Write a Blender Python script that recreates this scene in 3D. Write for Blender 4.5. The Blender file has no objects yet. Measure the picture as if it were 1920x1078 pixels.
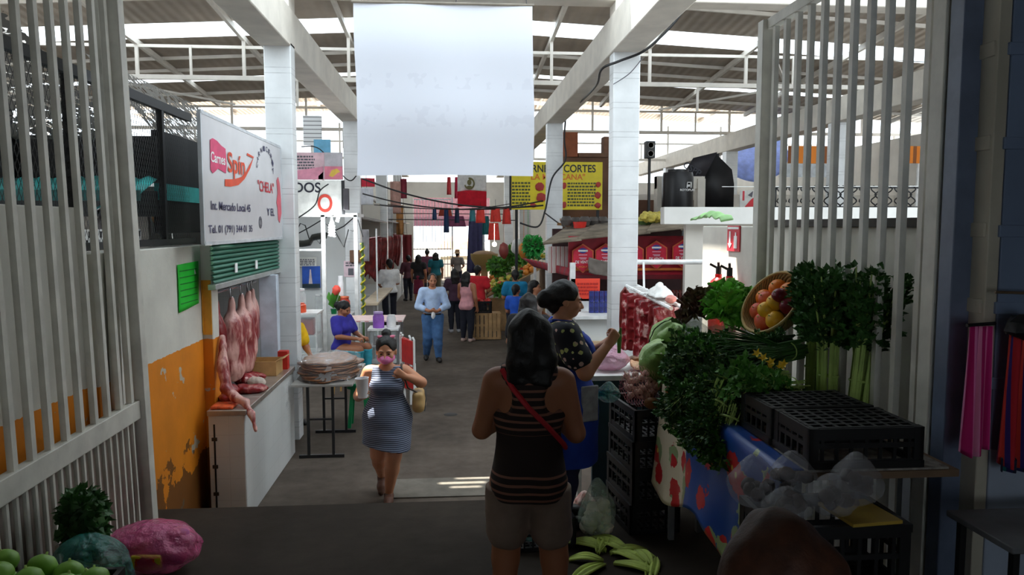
import bpy, bmesh, math, random
import numpy as np
from mathutils import Vector, Matrix, Euler, noise as mnoise
C = bpy.context.scene.collection
scene = bpy.context.scene
PI = math.pi

# ------------------------------------------------------------------ camera
W_, H_, F_ = 1920, 1078, 1400.0
HC = 2.67
PITCH = math.atan(117 / F_)
YAW = math.atan(112 / F_ * math.cos(PITCH))
cam = bpy.data.cameras.new('camera')
cam.sensor_width = 36.0
cam.lens = F_ / W_ * 36.0
cam.clip_start = 0.05
cam.clip_end = 400
camo = bpy.data.objects.new('camera', cam)
C.objects.link(camo)
camo.location = (0, 0, HC)
camo.rotation_euler = (PI / 2 - PITCH, 0, -YAW)
scene.camera = camo

# ------------------------------------------------------------------ sky, sun, exposure
world = bpy.data.worlds.new('sky')
scene.world = world
world.use_nodes = True
bg = world.node_tree.nodes['Background']
bg.inputs[0].default_value = (0.84, 0.93, 1.0, 1)
bg.inputs[1].default_value = 2.6
sun = bpy.data.lights.new('sun', 'SUN')
sun.energy = 26.0
sun.angle = 0.009
sun.color = (1.0, 0.95, 0.86)
suno = bpy.data.objects.new('sun', sun)
C.objects.link(suno)
SUN = Vector((0.22, -0.25, -1.0)).normalized()
suno.rotation_euler = SUN.to_track_quat('-Z', 'Y').to_euler()
suno.location = (0, 5, 30)
scene.view_settings.view_transform = 'Standard'
scene.view_settings.look = 'None'
scene.view_settings.gamma = 1
scene.view_settings.use_curve_mapping = False
scene.view_settings.exposure = 0.12

# ------------------------------------------------------------------ pixel -> point (real depth given)
_Fv = Vector((math.sin(YAW) * math.cos(PITCH), math.cos(YAW) * math.cos(PITCH), -math.sin(PITCH)))
_Rv = Vector((math.cos(YAW), -math.sin(YAW), 0))
_Uv = _Rv.cross(_Fv)
_C0 = Vector((0, 0, HC))
def _ray(px, py): return _Fv + _Rv * ((px - 960) / F_) + _Uv * ((539 - py) / F_)
def AY(px, py, Y):
    r = _ray(px, py); return _C0 + r * (Y / r.y)
def AX(px, py, X):
    r = _ray(px, py); return _C0 + r * (X / r.x)
def AZ(px, py, Z):
    r = _ray(px, py); return _C0 + r * ((Z - HC) / r.z)
def RAMP(y): return 0.54 + 0.0813 * (5.66 - y) if y < 5.66 else 0.0

# ------------------------------------------------------------------ materials
def lin(c):
    o = []
    for v in c[:3]:
        v = v / 255.0
        o.append(v / 12.92 if v <= 0.04045 else ((v + 0.055) / 1.055) ** 2.4)
    return (o[0], o[1], o[2], 1.0)
_M = {}
class NT:
    def __init__(s, name):
        s.m = bpy.data.materials.new(name); s.m.use_nodes = True
        s.t = s.m.node_tree; s.n = s.t.nodes; s.b = s.n['Principled BSDF']
    def new(s, typ, **kw):
        x = s.n.new(typ)
        for k, v in kw.items(): setattr(x, k, v)
        return x
    def link(s, a, b): s.t.links.new(a, b)
    def math(s, op, a, b=None, c=None):
        x = s.new('ShaderNodeMath', operation=op)
        for i, v in enumerate((a, b, c)):
            if v is None: continue
            if hasattr(v, 'links') or hasattr(v, 'is_output'): s.link(v, x.inputs[i])
            else: x.inputs[i].default_value = v
        return x.outputs[0]
    def mix(s, f, a, b, bt='MIX'):
        x = s.new('ShaderNodeMix', data_type='RGBA', blend_type=bt)
        for i, v in ((0, f), (6, a), (7, b)):
            if hasattr(v, 'is_output'): s.link(v, x.inputs[i])
            else: x.inputs[i].default_value = v
        return x.outputs[2]
    def coord(s, kind='Object'): return s.new('ShaderNodeTexCoord').outputs[kind]
    def noise(s, scale, det=4, vec=None, rough=0.55):
        x = s.new('ShaderNodeTexNoise'); x.inputs['Scale'].default_value = scale
        x.inputs['Detail'].default_value = det; x.inputs['Roughness'].default_value = rough
        s.link(vec if vec is not None else s.coord(), x.inputs['Vector'])
        return x.outputs['Fac']
    def ramp(s, fac, stops):
        x = s.new('ShaderNodeValToRGB'); e = x.color_ramp.elements
        e[0].position, e[0].color = stops[0][0], stops[0][1]
        e[1].position, e[1].color = stops[1][0], stops[1][1]
        for p, c in stops[2:]:
            q = e.new(p); q.color = c
        s.link(fac, x.inputs[0]); return x.outputs[0]
    def bump(s, h, st=0.2, dist=0.01):
        x = s.new('ShaderNodeBump'); x.inputs['Strength'].default_value = st; x.inputs['Distance'].default_value = dist
        s.link(h, x.inputs['Height']); s.link(x.outputs[0], s.b.inputs['Normal'])
    def xyz(s, v=None):
        x = s.new('ShaderNodeSeparateXYZ'); s.link(v if v is not None else s.coord(), x.inputs[0]); return x.outputs
    def base(s, c):
        if hasattr(c, 'is_output'): s.link(c, s.b.inputs['Base Color'])
        else: s.b.inputs['Base Color'].default_value = c
def sc(c, k): return (min(c[0] * k, 1), min(c[1] * k, 1), min(c[2] * k, 1), 1)
def mat(name, rgb, rough=0.6, metal=0.0, var=0.14, scale=6.0, bump=0.0, trans=0.0, emit=None, es=0.0, rgb2=None, spec=0.5, alpha=1.0, bscale=None):
    if name in _M: return _M[name]
    t = NT(name); c = lin(rgb)
    f = t.noise(scale)
    a, b = (sc(c, 1 - var), sc(c, 1 + var)) if rgb2 is None else (c, lin(rgb2))
    t.base(t.ramp(f, [(0.35, a), (0.65, b)]))
    t.b.inputs['Roughness'].default_value = rough
    t.b.inputs['Metallic'].default_value = metal
    t.b.inputs['Specular IOR Level'].default_value = spec
    if trans: t.b.inputs['Transmission Weight'].default_value = trans
    if alpha < 1: t.b.inputs['Alpha'].default_value = alpha
    if bump: t.bump(t.noise(bscale or scale * 6), bump, 0.01)
    if emit:
        t.b.inputs['Emission Color'].default_value = lin(emit); t.b.inputs['Emission Strength'].default_value = es
    _M[name] = t.m
    return t.m
def mat_stripes(name, cols, axis, period, wob=0.0, rough=0.8):
    """bands of the listed (share, rgb) along one object axis"""
    t = NT(name); X = t.xyz()
    v = X['XYZ'.index(axis)]
    if wob: v = t.math('ADD', v, t.math('MULTIPLY', t.noise(5, 2), wob))
    f = t.math('FRACT', t.math('DIVIDE', v, period))
    x = t.new('ShaderNodeValToRGB'); x.color_ramp.interpolation = 'CONSTANT'
    e = x.color_ramp.elements; p = 0.0
    for i, (sh, c) in enumerate(cols):
        q = e[i] if i < 2 else e.new(p)
        q.position = p; q.color = lin(c); p += sh
    t.link(f, x.inputs[0]); t.base(x.outputs[0]); t.b.inputs['Roughness'].default_value = rough
    t.bump(t.noise(60), 0.15, 0.004)
    return t.m
def mat_cloth(name, rgb, rough=0.85, var=0.12): return mat(name, rgb, rough, var=var, scale=9, bump=0.35, bscale=14)

# ------------------------------------------------------------------ mesh building
class MB:
    def __init__(s): s.v = []; s.f = []; s.mi = []; s.cur = 0
    def add(s, vs, fs):
        o = len(s.v); s.v += [Vector(p) for p in vs]
        for q in fs: s.f.append(tuple(i + o for i in q)); s.mi.append(s.cur)
        return s
    def bx(s, x0, x1, y0, y1, z0, z1):
        return s.add([(x0, y0, z0), (x1, y0, z0), (x1, y1, z0), (x0, y1, z0), (x0, y0, z1), (x1, y0, z1), (x1, y1, z1), (x0, y1, z1)],
                     [(3, 2, 1, 0), (4, 5, 6, 7), (0, 1, 5, 4), (1, 2, 6, 5), (2, 3, 7, 6), (3, 0, 4, 7)])
    def box(s, c, d, rot=None):
        m = Matrix.Identity(3) if rot is None else Euler(rot).to_matrix()
        vs = [Vector(c) + m @ Vector((d[0] * i / 2, d[1] * j / 2, d[2] * k / 2)) for k in (-1, 1) for i, j in ((-1, -1), (1, -1), (1, 1), (-1, 1))]
        return s.add(vs, [(3, 2, 1, 0), (4, 5, 6, 7), (0, 1, 5, 4), (1, 2, 6, 5), (2, 3, 7, 6), (3, 0, 4, 7)])
    def bar(s, p, q, w, h=None, up=(0, 0, 1)):
        p, q = Vector(p), Vector(q); h = h or w; d = (q - p).normalized(); u = Vector(up)
        if abs(d.dot(u)) > 0.97: u = Vector((0, 1, 0))
        a = d.cross(u).normalized() * (w / 2); b = a.cross(d).normalized() * (h / 2)
        vs = [e + i * a + j * b for e in (p, q) for i, j in ((-1, -1), (1, -1), (1, 1), (-1, 1))]
        return s.add(vs, [(3, 2, 1, 0), (4, 5, 6, 7), (0, 1, 5, 4), (1, 2, 6, 5), (2, 3, 7, 6), (3, 0, 4, 7)])
    def tube(s, pts, r, n=8, cap=True):
        pts = [Vector(p) for p in pts]; m = len(pts)
        rs = r if isinstance(r, (list, tuple)) else [r] * m
        vs = []; a = None
        for i, p in enumerate(pts):
            d = (pts[min(i + 1, m - 1)] - pts[max(i - 1, 0)]).normalized()
            if a is None:
                a = d.orthogonal().normalized()
            else:
                a = (a - d * a.dot(d)); a = a.normalized() if a.length > 1e-6 else d.orthogonal().normalized()
            b = d.cross(a)
            vs += [p + rs[i] * (math.cos(t * 2 * PI / n) * a + math.sin(t * 2 * PI / n) * b) for t in range(n)]
        fs = [(i * n + t, i * n + (t + 1) % n, (i + 1) * n + (t + 1) % n, (i + 1) * n + t) for i in range(m - 1) for t in range(n)]
        if cap: fs += [tuple(range(n - 1, -1, -1)), tuple((m - 1) * n + t for t in range(n))]
        return s.add(vs, fs)
    def cyl(s, p, q, r, r2=None, n=16): return s.tube([p, q], [r, r if r2 is None else r2], n)
    def ball(s, c, r, nu=12, nv=8, rot=None, disp=0.0, seed=0):
        r = (r, r, r) if not isinstance(r, (tuple, list)) else r
        m = Matrix.Identity(3) if rot is None else Euler(rot).to_matrix()
        vs = []
        for j in range(nv + 1):
            th = PI * j / nv
            for i in range(nu):
                ph = 2 * PI * i / nu
                d = Vector((math.sin(th) * math.cos(ph), math.sin(th) * math.sin(ph), math.cos(th)))
                k = 1 + (disp * mnoise.noise(d * 2.2 + Vector((seed, seed * 1.7, 0))) if disp else 0)
                vs.append(Vector(c) + m @ Vector((d.x * r[0] * k, d.y * r[1] * k, d.z * r[2] * k)))
        fs = [(j * nu + i, (j + 1) * nu + i, (j + 1) * nu + (i + 1) % nu, j * nu + (i + 1) % nu) for j in range(nv) for i in range(nu)]
        return s.add(vs, fs)
    def lathe(s, prof, c=(0, 0, 0), n=20, rot=None):
        m = Matrix.Identity(3) if rot is None else Euler(rot).to_matrix()
        vs = [Vector(c) + m @ Vector((r * math.cos(2 * PI * i / n), r * math.sin(2 * PI * i / n), z)) for r, z in prof for i in range(n)]
        k = len(prof)
        return s.add(vs, [(j * n + i, j * n + (i + 1) % n, (j + 1) * n + (i + 1) % n, (j + 1) * n + i) for j in range(k - 1) for i in range(n)])
    def sheet(s, fn, nu, nv):
        vs = [fn(i / nu, j / nv) for j in range(nv + 1) for i in range(nu + 1)]
        return s.add(vs, [(j * (nu + 1) + i, j * (nu + 1) + i + 1, (j + 1) * (nu + 1) + i + 1, (j + 1) * (nu + 1) + i) for j in range(nv) for i in range(nu)])
    def prism(s, poly, ext):
        n = len(poly); e = Vector(ext); p = [Vector(q) for q in poly]
        vs = p + [q + e for q in p]
        return s.add(vs, [tuple(range(n)), tuple(range(2 * n - 1, n - 1, -1))] + [(i, i + n, (i + 1) % n + n, (i + 1) % n) for i in range(n)])
    def build(s, name, m, parent=None, world=True, smooth=40, bev=0.0, solid=0.0, sub=0):
        o = Vector((0, 0, 0))
        if parent is not None and world: o = parent.location
        me = bpy.data.meshes.new(name)
        me.from_pydata([tuple(p - o) for p in s.v], [], s.f)
        ms = m if isinstance(m, (list, tuple)) else [m]
        for k in ms: me.materials.append(k)
        if len(ms) > 1: me.polygons.foreach_set('material_index', s.mi)
        me.update()
        bm = bmesh.new(); bm.from_mesh(me); bmesh.ops.recalc_face_normals(bm, faces=bm.faces); bm.to_mesh(me); bm.free()
        return finish(name, me, parent, smooth, bev, solid, sub)
def finish(name, me, parent, smooth=40, bev=0.0, solid=0.0, sub=0):
    if smooth:
        me.polygons.foreach_set('use_smooth', [True] * len(me.polygons))
        me.set_sharp_from_angle(angle=math.radians(smooth))
    ob = bpy.data.objects.new(name, me); C.objects.link(ob)
    if parent is not None: ob.parent = parent
    if bev:
        b = ob.modifiers.new('bevel', 'BEVEL'); b.width = bev; b.segments = 2; b.limit_method = 'ANGLE'; b.angle_limit = 0.6
    if solid:
        b = ob.modifiers.new('solid', 'SOLIDIFY'); b.thickness = solid; b.offset = 0
    if sub:
        b = ob.modifiers.new('sub', 'SUBSURF'); b.levels = sub; b.render_levels = sub
    return ob
def tag(o, label, cat, group=None, kind=None):
    if label: o['label'] = label
    if cat: o['category'] = cat
    if group: o['group'] = group
    if kind: o['kind'] = kind
    return o
def thing(name, label, cat, loc=(0, 0, 0), rz=0.0, group=None):
    o = bpy.data.objects.new(name, None); C.objects.link(o); o.empty_display_size = 0.1
    o.location = loc; o.rotation_euler = (0, 0, rz)
    return tag(o, label, cat, group)
def struct(o, label=None):
    o['kind'] = 'structure'
    if label: o['label'] = label
    return o
def dup(root, loc, rot=None, label=None, group=None, scale=None):
    r = root.copy(); C.objects.link(r); r.location = loc
    if rot is not None: r.rotation_euler = rot if isinstance(rot, (tuple, list)) else (0, 0, rot)
    if scale is not None: r.scale = (scale,) * 3 if not isinstance(scale, (tuple, list)) else scale
    if label: r['label'] = label
    if group: r['group'] = group
    for ch in list(root.children):
        c = ch.copy(); C.objects.link(c); c.parent = r
        for g in list(ch.children):
            d = g.copy(); C.objects.link(d); d.parent = c
    return r
def centred(mb):
    """move a builder's points so that their base centre is the origin; returns where it stood"""
    xs = [p.x for p in mb.v]; ys = [p.y for p in mb.v]; zs = [p.z for p in mb.v]
    o = Vector(((min(xs) + max(xs)) / 2, (min(ys) + max(ys)) / 2, min(zs)))
    mb.v = [p - o for p in mb.v]
    return o
def single(name, mb, m, label, cat, group=None, **kw):
    """a thing that is one mesh, with its origin at its base"""
    o = centred(mb); ob = mb.build(name, m, None, **kw); ob.location = o
    return tag(ob, label, cat, group)
def text(body, m, parent, loc, xdir, updir, width, height, name='lettering', thick=0.002, world=True, align='L'):
    """flat letters fitted into width x height, lower-left corner at loc"""
    cu = bpy.data.curves.new(name, 'FONT'); cu.body = body; cu.size = 1.0; cu.extrude = 0.0; cu.offset = 0.018
    ob = bpy.data.objects.new(name, cu)
    me = bpy.data.meshes.new_from_object(ob)
    bpy.data.objects.remove(ob); bpy.data.curves.remove(cu)
    n = len(me.vertices); co = np.empty(n * 3); me.vertices.foreach_get('co', co); co = co.reshape(-1, 3)
    mn, mx = co.min(0), co.max(0)
    u = (co[:, 0] - mn[0]) / max(mx[0] - mn[0], 1e-6) * width
    w = (co[:, 1] - mn[1]) / max(mx[1] - mn[1], 1e-6) * height
    xd, ud = Vector(xdir).normalized(), Vector(updir).normalized(); nd = xd.cross(ud)
    o = Vector(loc) - (parent.location if (parent is not None and world) else Vector((0, 0, 0))) + nd * thick
    P = np.array(o) + u[:, None] * np.array(xd) + w[:, None] * np.array(ud)
    me.vertices.foreach_set('co', P.ravel()); me.update(); me.name = name
    me.materials.clear(); me.materials.append(m)
    q = bpy.data.objects.new(name, me); C.objects.link(q)
    if parent is not None: q.parent = parent
    return q

# ------------------------------------------------------------------ implicit surfaces (bodies, clothes, meat, bags)
class SDF:
    def __init__(s): s.ops = []
    def cap(s, a, b, ra, rb=None, k=0.02, sub=False):
        s.ops.append(('c', np.array(a, float), np.array(b, float), ra, ra if rb is None else rb, k, sub)); return s
    def ell(s, c, r, rot=None, k=0.02, sub=False):
        m = np.eye(3) if rot is None else (np.array(rot) if not isinstance(rot, tuple) else np.array(Euler(rot).to_matrix()))
        s.ops.append(('e', np.array(c, float), np.array(r, float), m, None, k, sub)); return s
    def box(s, c, r, rot=None, k=0.02, sub=False, rd=0.01):
        m = np.eye(3) if rot is None else np.array(Euler(rot).to_matrix())
        s.ops.append(('b', np.array(c, float), np.array(r, float), m, rd, k, sub)); return s
    def cut(s, p, n, k=0.004):
        n = np.array(n, float); n /= np.linalg.norm(n)
        s.ops.append(('p', np.array(p, float), n, None, None, k, True)); return s
    def mesh(s, h, nz=None):
        lo = np.full(3, 1e9); hi = np.full(3, -1e9)
        for o in s.ops:
            if o[6]: continue
            if o[0] == 'c':
                R = max(o[3], o[4]); pts = (o[1] - R, o[2] - R, o[1] + R, o[2] + R)
            else:
                R = np.abs(o[3]) @ o[2]; pts = (o[1] - R, o[1] + R)
            for p in pts: lo = np.minimum(lo, p); hi = np.maximum(hi, p)
        lo -= 5 * h + 0.02; hi += 5 * h + 0.02
        n = np.ceil((hi - lo) / h).astype(int) + 1
        D = np.full(n, 0.6, np.float32)
        ax = [lo[i] + h * np.arange(n[i]) for i in range(3)]
        for o in s.ops:
            k = o[5]
            if o[0] == 'p':
                g = ((ax[0] - o[1][0]) * o[2][0])[:, None, None] + ((ax[1] - o[1][1]) * o[2][1])[None, :, None] + ((ax[2] - o[1][2]) * o[2][2])[None, None, :]
                D = np.maximum(D, g.astype(np.float32)); continue
            if o[0] == 'c':
                R = max(o[3], o[4]); a = np.minimum(o[1], o[2]) - R; b = np.maximum(o[1], o[2]) + R
            else:
                R = np.abs(o[3]) @ o[2]; a = o[1] - R; b = o[1] + R
            mg = k + 4 * h
            i0 = np.maximum(((a - mg - lo) / h).astype(int), 0); i1 = np.minimum(((b + mg - lo) / h).astype(int) + 2, n)
            if (i1 <= i0).any(): continue
            X, Y, Z = np.meshgrid(ax[0][i0[0]:i1[0]], ax[1][i0[1]:i1[1]], ax[2][i0[2]:i1[2]], indexing='ij')
            if o[0] == 'c':
                ba = o[2] - o[1]; L = max(ba @ ba, 1e-9)
                px, py, pz = X - o[1][0], Y - o[1][1], Z - o[1][2]
                t = np.clip((px * ba[0] + py * ba[1] + pz * ba[2]) / L, 0, 1)
                d = np.sqrt((px - t * ba[0]) ** 2 + (py - t * ba[1]) ** 2 + (pz - t * ba[2]) ** 2) - (o[3] + t * (o[4] - o[3]))
            else:
                m = o[3]; px, py, pz = X - o[1][0], Y - o[1][1], Z - o[1][2]
                q = [m[0][j] * px + m[1][j] * py + m[2][j] * pz for j in range(3)]
                if o[0] == 'e':
                    r = o[2]
                    k0 = np.sqrt(sum((q[j] / r[j]) ** 2 for j in range(3))); k1 = np.sqrt(sum((q[j] / r[j] ** 2) ** 2 for j in range(3)))
                    d = k0 * (k0 - 1) / np.maximum(k1, 1e-6)
                else:
                    e = [np.abs(q[j]) - (o[2][j] - o[4]) for j in range(3)]
                    d = np.sqrt(sum(np.maximum(v, 0) ** 2 for v in e)) + np.minimum(np.maximum(np.maximum(e[0], e[1]), e[2]), 0) - o[4]
            S = D[i0[0]:i1[0], i0[1]:i1[1], i0[2]:i1[2]]
            if o[6]:
                d = -d; hh = np.maximum(k - np.abs(S - d), 0) / k; S[...] = np.maximum(S, d) + hh * hh * k / 4
            else:
                hh = np.maximum(k - np.abs(S - d), 0) / k; S[...] = np.minimum(S, d) - hh * hh * k / 4
        if nz is not None:
            amp, fr, seed = nz
            X, Y, Z = np.meshgrid(*ax, indexing='ij')
            rs = np.random.RandomState(seed); g = 0
            for q in range(7):
                w = rs.normal(size=3) * fr * (1 + 0.35 * q); g = g + np.sin(w[0] * X + w[1] * Y + w[2] * Z + rs.rand() * 6.28) / (1 + 0.3 * q)
            D = D + (amp * g / 2.2).astype(np.float32)
            D[0] = D[-1] = 0.6; D[:, 0] = D[:, -1] = 0.6; D[:, :, 0] = D[:, :, -1] = 0.6
        return nets(D, lo, h)
    def build(s, name, m, parent=None, h=0.012, world=False, nz=None, relax=2):
        V, Q = s.mesh(h, nz)
        V = smooth_mesh(V, Q, relax)
        if parent is not None and world: V = V - np.array(parent.location)
        return mesh_np(name, V, Q, m, parent)
_CO = [(0, 0, 0), (1, 0, 0), (0, 1, 0), (1, 1, 0), (0, 0, 1), (1, 0, 1), (0, 1, 1), (1, 1, 1)]
_ED = [(0, 1), (2, 3), (4, 5), (6, 7), (0, 2), (1, 3), (4, 6), (5, 7), (0, 4), (1, 5), (2, 6), (3, 7)]
def nets(D, lo, h):
    S = D < 0
    c = sum(S[o[0]:S.shape[0] - 1 + o[0], o[1]:S.shape[1] - 1 + o[1], o[2]:S.shape[2] - 1 + o[2]].astype(np.int8) for o in _CO)
    idx = np.argwhere((c > 0) & (c < 8))
    cd = [D[idx[:, 0] + o[0], idx[:, 1] + o[1], idx[:, 2] + o[2]] for o in _CO]
    acc = np.zeros((len(idx), 3)); cnt = np.zeros(len(idx))
    for a, b in _ED:
        mk = (cd[a] < 0) != (cd[b] < 0)
        t = np.where(mk, cd[a] / np.where(mk, cd[a] - cd[b], 1), 0)
        oa, ob = np.array(_CO[a]), np.array(_CO[b])
        acc += np.where(mk[:, None], oa + t[:, None] * (ob - oa), 0); cnt += mk
    V = lo + h * (idx + acc / cnt[:, None])
    vid = np.full(c.shape, -1, np.int64); vid[tuple(idx.T)] = np.arange(len(idx))
    Q = []
    for axn in range(3):
        sl0 = [slice(1, -1)] * 3; sl1 = [slice(1, -1)] * 3
        sl0[axn] = slice(0, -1); sl1[axn] = slice(1, None)
        A, B = S[tuple(sl0)], S[tuple(sl1)]
        e = np.argwhere(A != B); e2 = e.copy()
        for q in range(3):
            if q != axn: e2[:, q] += 1
        inside = A[tuple(e.T)]
        u, w = [q for q in range(3) if q != axn]
        def cell(du, dw):
            p = e2.copy(); p[:, u] += du; p[:, w] += dw; return vid[tuple(p.T)]
        q4 = np.stack([cell(-1, -1), cell(0, -1), cell(0, 0), cell(-1, 0)], 1)
        flip = inside if axn != 1 else ~inside
        q4 = np.where(flip[:, None], q4, q4[:, ::-1]); Q.append(q4)
    Q = np.concatenate(Q)
    return V, Q[(Q >= 0).all(1)]
def smooth_mesh(V, Q, it):
    for _ in range(it):
        acc = np.zeros_like(V); cnt = np.zeros(len(V))
        for a, b in ((0, 1), (1, 2), (2, 3), (3, 0)):
            np.add.at(acc, Q[:, a], V[Q[:, b]]); np.add.at(acc, Q[:, b], V[Q[:, a]])
            np.add.at(cnt, Q[:, a], 1); np.add.at(cnt, Q[:, b], 1)
        V = 0.5 * V + 0.5 * acc / np.maximum(cnt, 1)[:, None]
    return V
def mesh_np(name, V, Q, m, parent=None, smooth=True):
    me = bpy.data.meshes.new(name)
    me.vertices.add(len(V)); me.vertices.foreach_set('co', np.asarray(V, np.float32).ravel())
    me.loops.add(Q.size); me.loops.foreach_set('vertex_index', Q.ravel().astype(np.int32))
    me.polygons.add(len(Q)); me.polygons.foreach_set('loop_start', np.arange(0, Q.size, 4, dtype=np.int32))
    me.update(calc_edges=True); me.validate()
    me.polygons.foreach_set('use_smooth', [smooth] * len(me.polygons))
    me.materials.append(m)
    ob = bpy.data.objects.new(name, me); C.objects.link(ob)
    if parent is not None: ob.parent = parent
    return ob
def sdf_single(name, s, m, label, cat, loc, group=None, rot=None, **kw):
    """s is modelled about its own origin; loc places it"""
    ob = s.build(name, m, None, **kw); ob.location = loc
    if rot is not None: ob.rotation_euler = rot
    return tag(ob, label, cat, group)

# ================================================================== STRUCTURE
rng = random.Random(11)
def mat_floor(name, rgb):
    t = NT(name); c = lin(rgb)
    f = t.noise(0.9, 6); g = t.noise(7, 5)
    a = t.ramp(f, [(0.3, sc(c, 0.66)), (0.7, sc(c, 1.15))])
    b = t.ramp(g, [(0.3, (0.62, 0.62, 0.62, 1)), (0.7, (1.0, 1.0, 1.0, 1))])
    t.base(t.mix(0.7, a, b, 'MULTIPLY')); t.b.inputs['Roughness'].default_value = 0.85; t.b.inputs['Specular IOR Level'].default_value = 0.12
    t.bump(t.noise(40, 5), 0.25, 0.004)
    return t.m
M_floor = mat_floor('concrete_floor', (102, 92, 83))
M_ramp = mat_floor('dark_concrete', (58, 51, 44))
def mat_block(name, rgb, period=0.36, band=0.07, joint=0.55, axis=2):
    t = NT(name); c = lin(rgb); X = t.xyz()
    f = t.math('MODULO', t.math('ADD', X[axis], 20.0), period)
    l1 = t.math('LESS_THAN', f, 0.007)
    l2 = t.math('LESS_THAN', t.math('ABSOLUTE', t.math('SUBTRACT', f, band)), 0.0035)
    l = t.math('MAXIMUM', l1, l2)
    n = t.noise(3.0, 5)
    col = t.ramp(n, [(0.3, sc(c, 0.86)), (0.7, sc(c, 1.05))])
    d = t.math('MULTIPLY', l, t.math('MULTIPLY', t.noise(9, 2), joint * 1.6))
    t.base(t.mix(d, col, sc(c, 0.35))); t.b.inputs['Roughness'].default_value = 0.35
    t.bump(l, -0.4, 0.004)
    return t.m
M_block = mat_block('glazed_block_column', (232, 234, 234))
M_white = mat('white_paint', (228, 226, 220), 0.5, var=0.06, scale=2)
M_steel_white = mat('white_steel', (222, 216, 206), 0.45, var=0.08, scale=3)
M_beam = mat('painted_concrete_beam', (222, 215, 203), 0.7, var=0.08, scale=3, bump=0.15)

# floors
m = MB(); m.bx(-16, 16, 5.6, 60, -0.2, 0.0)
struct(m.build('floor', M_floor), 'grey concrete floor of the market hall')
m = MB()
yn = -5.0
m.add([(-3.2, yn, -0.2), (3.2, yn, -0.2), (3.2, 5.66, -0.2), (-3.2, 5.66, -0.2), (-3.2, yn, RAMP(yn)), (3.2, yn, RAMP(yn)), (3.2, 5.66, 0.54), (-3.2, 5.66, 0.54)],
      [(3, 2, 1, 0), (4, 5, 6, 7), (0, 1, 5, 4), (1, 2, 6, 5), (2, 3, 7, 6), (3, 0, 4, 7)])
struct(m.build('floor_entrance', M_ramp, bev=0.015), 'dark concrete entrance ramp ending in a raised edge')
m = MB(); m.bx(-0.62, 0.62, 7.18, 7.72, 0.0, 0.014)
struct(m.build('trim_1', mat_floor('slab_concrete', (128, 122, 112)), bev=0.006), 'flat concrete cover slab set in the floor')
m = MB(); m.bx(-60, 60, 36.0, 120, -0.3, -0.02)
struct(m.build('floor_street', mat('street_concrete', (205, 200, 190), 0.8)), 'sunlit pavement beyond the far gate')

m = MB(); dp = AZ(845, 777, 0); m.lathe([(0.001, 0.004), (0.09, 0.004), (0.10, 0.0)], (dp.x, dp.y, 0.0), 16)
struct(m.build('trim_5', mat('drain_dark', (34, 32, 30), 0.6)), 'small dark floor drain')
# left wing wall: white above, orange below, worn
def mat_twotone(name, up, low, zb, dirt=(70, 45, 20), chip=(190, 180, 160)):
    t = NT(name); X = t.xyz()
    zz = t.math('ADD', X[2], t.math('MULTIPLY', t.math('SUBTRACT', t.noise(14, 3), 0.5), 0.03))
    k = t.math('LESS_THAN', zz, zb)
    nu = t.noise(2.2, 5)
    cu = t.ramp(nu, [(0.3, sc(lin(up), 0.8)), (0.65, lin(up))])
    cl = t.ramp(nu, [(0.3, sc(lin(low), 0.78)), (0.65, lin(low))])
    ch = t.math('GREATER_THAN', t.math('ADD', t.noise(3.1, 3), t.math('MULTIPLY', t.noise(17, 4), 0.35)), 0.86)
    cl = t.mix(ch, cl, lin(chip))
    dz = t.math('MULTIPLY', t.math('GREATER_THAN', t.math('SUBTRACT', t.noise(4.5, 5), t.math('MULTIPLY', t.math('SUBTRACT', X[2], 0.5), 0.75)), 0.42), 0.8)
    cl = t.mix(dz, cl, lin(dirt))
    t.base(t.mix(k, cu, cl)); t.b.inputs['Roughness'].default_value = 0.6
    t.bump(t.noise(25), 0.2, 0.005)
    return t.m
M_wl = mat_twotone('wall_paint_orange', (222, 219, 208), (236, 140, 20), 1.63)
m = MB(); m.bx(-2.50, -2.28, 4.95, 6.98, -0.1, 2.49); m.bx(-2.50, -2.19, 6.98, 7.16, -0.1, 2.49)
m.bx(-2.56, -2.34, 1.2, 4.95, 0.3, 2.78)
struct(m.build('wall_left', M_wl, bev=0.008), 'white wall with an orange lower half beside the meat stall')
# right wing wall
def mat_cream(name, rgb):
    t = NT(name); X = t.xyz(); c = lin(rgb)
    f = t.noise(1.8, 6)
    st = t.noise(1.0, 4, vec=None)
    t.base(t.ramp(f, [(0.3, sc(c, 0.72)), (0.7, c)])); t.b.inputs['Roughness'].default_value = 0.6
    t.bump(t.noise(12), 0.2, 0.01); return t.m
m = MB(); m.bx(2.50, 2.66, 3.0, 7.32, -0.1, 2.66)
struct(m.build('wall_right', mat_cream('wall_paint_cream', (226, 222, 210)), bev=0.008), 'cream side wall behind the right gate')
m = MB(); m.bx(2.46, 2.70, 3.0, 5.9, 2.66, 2.71)
struct(m.build('trim_2', mat('dark_ledge', (60, 55, 50), 0.7)), 'dark coping on the right wall')

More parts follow.
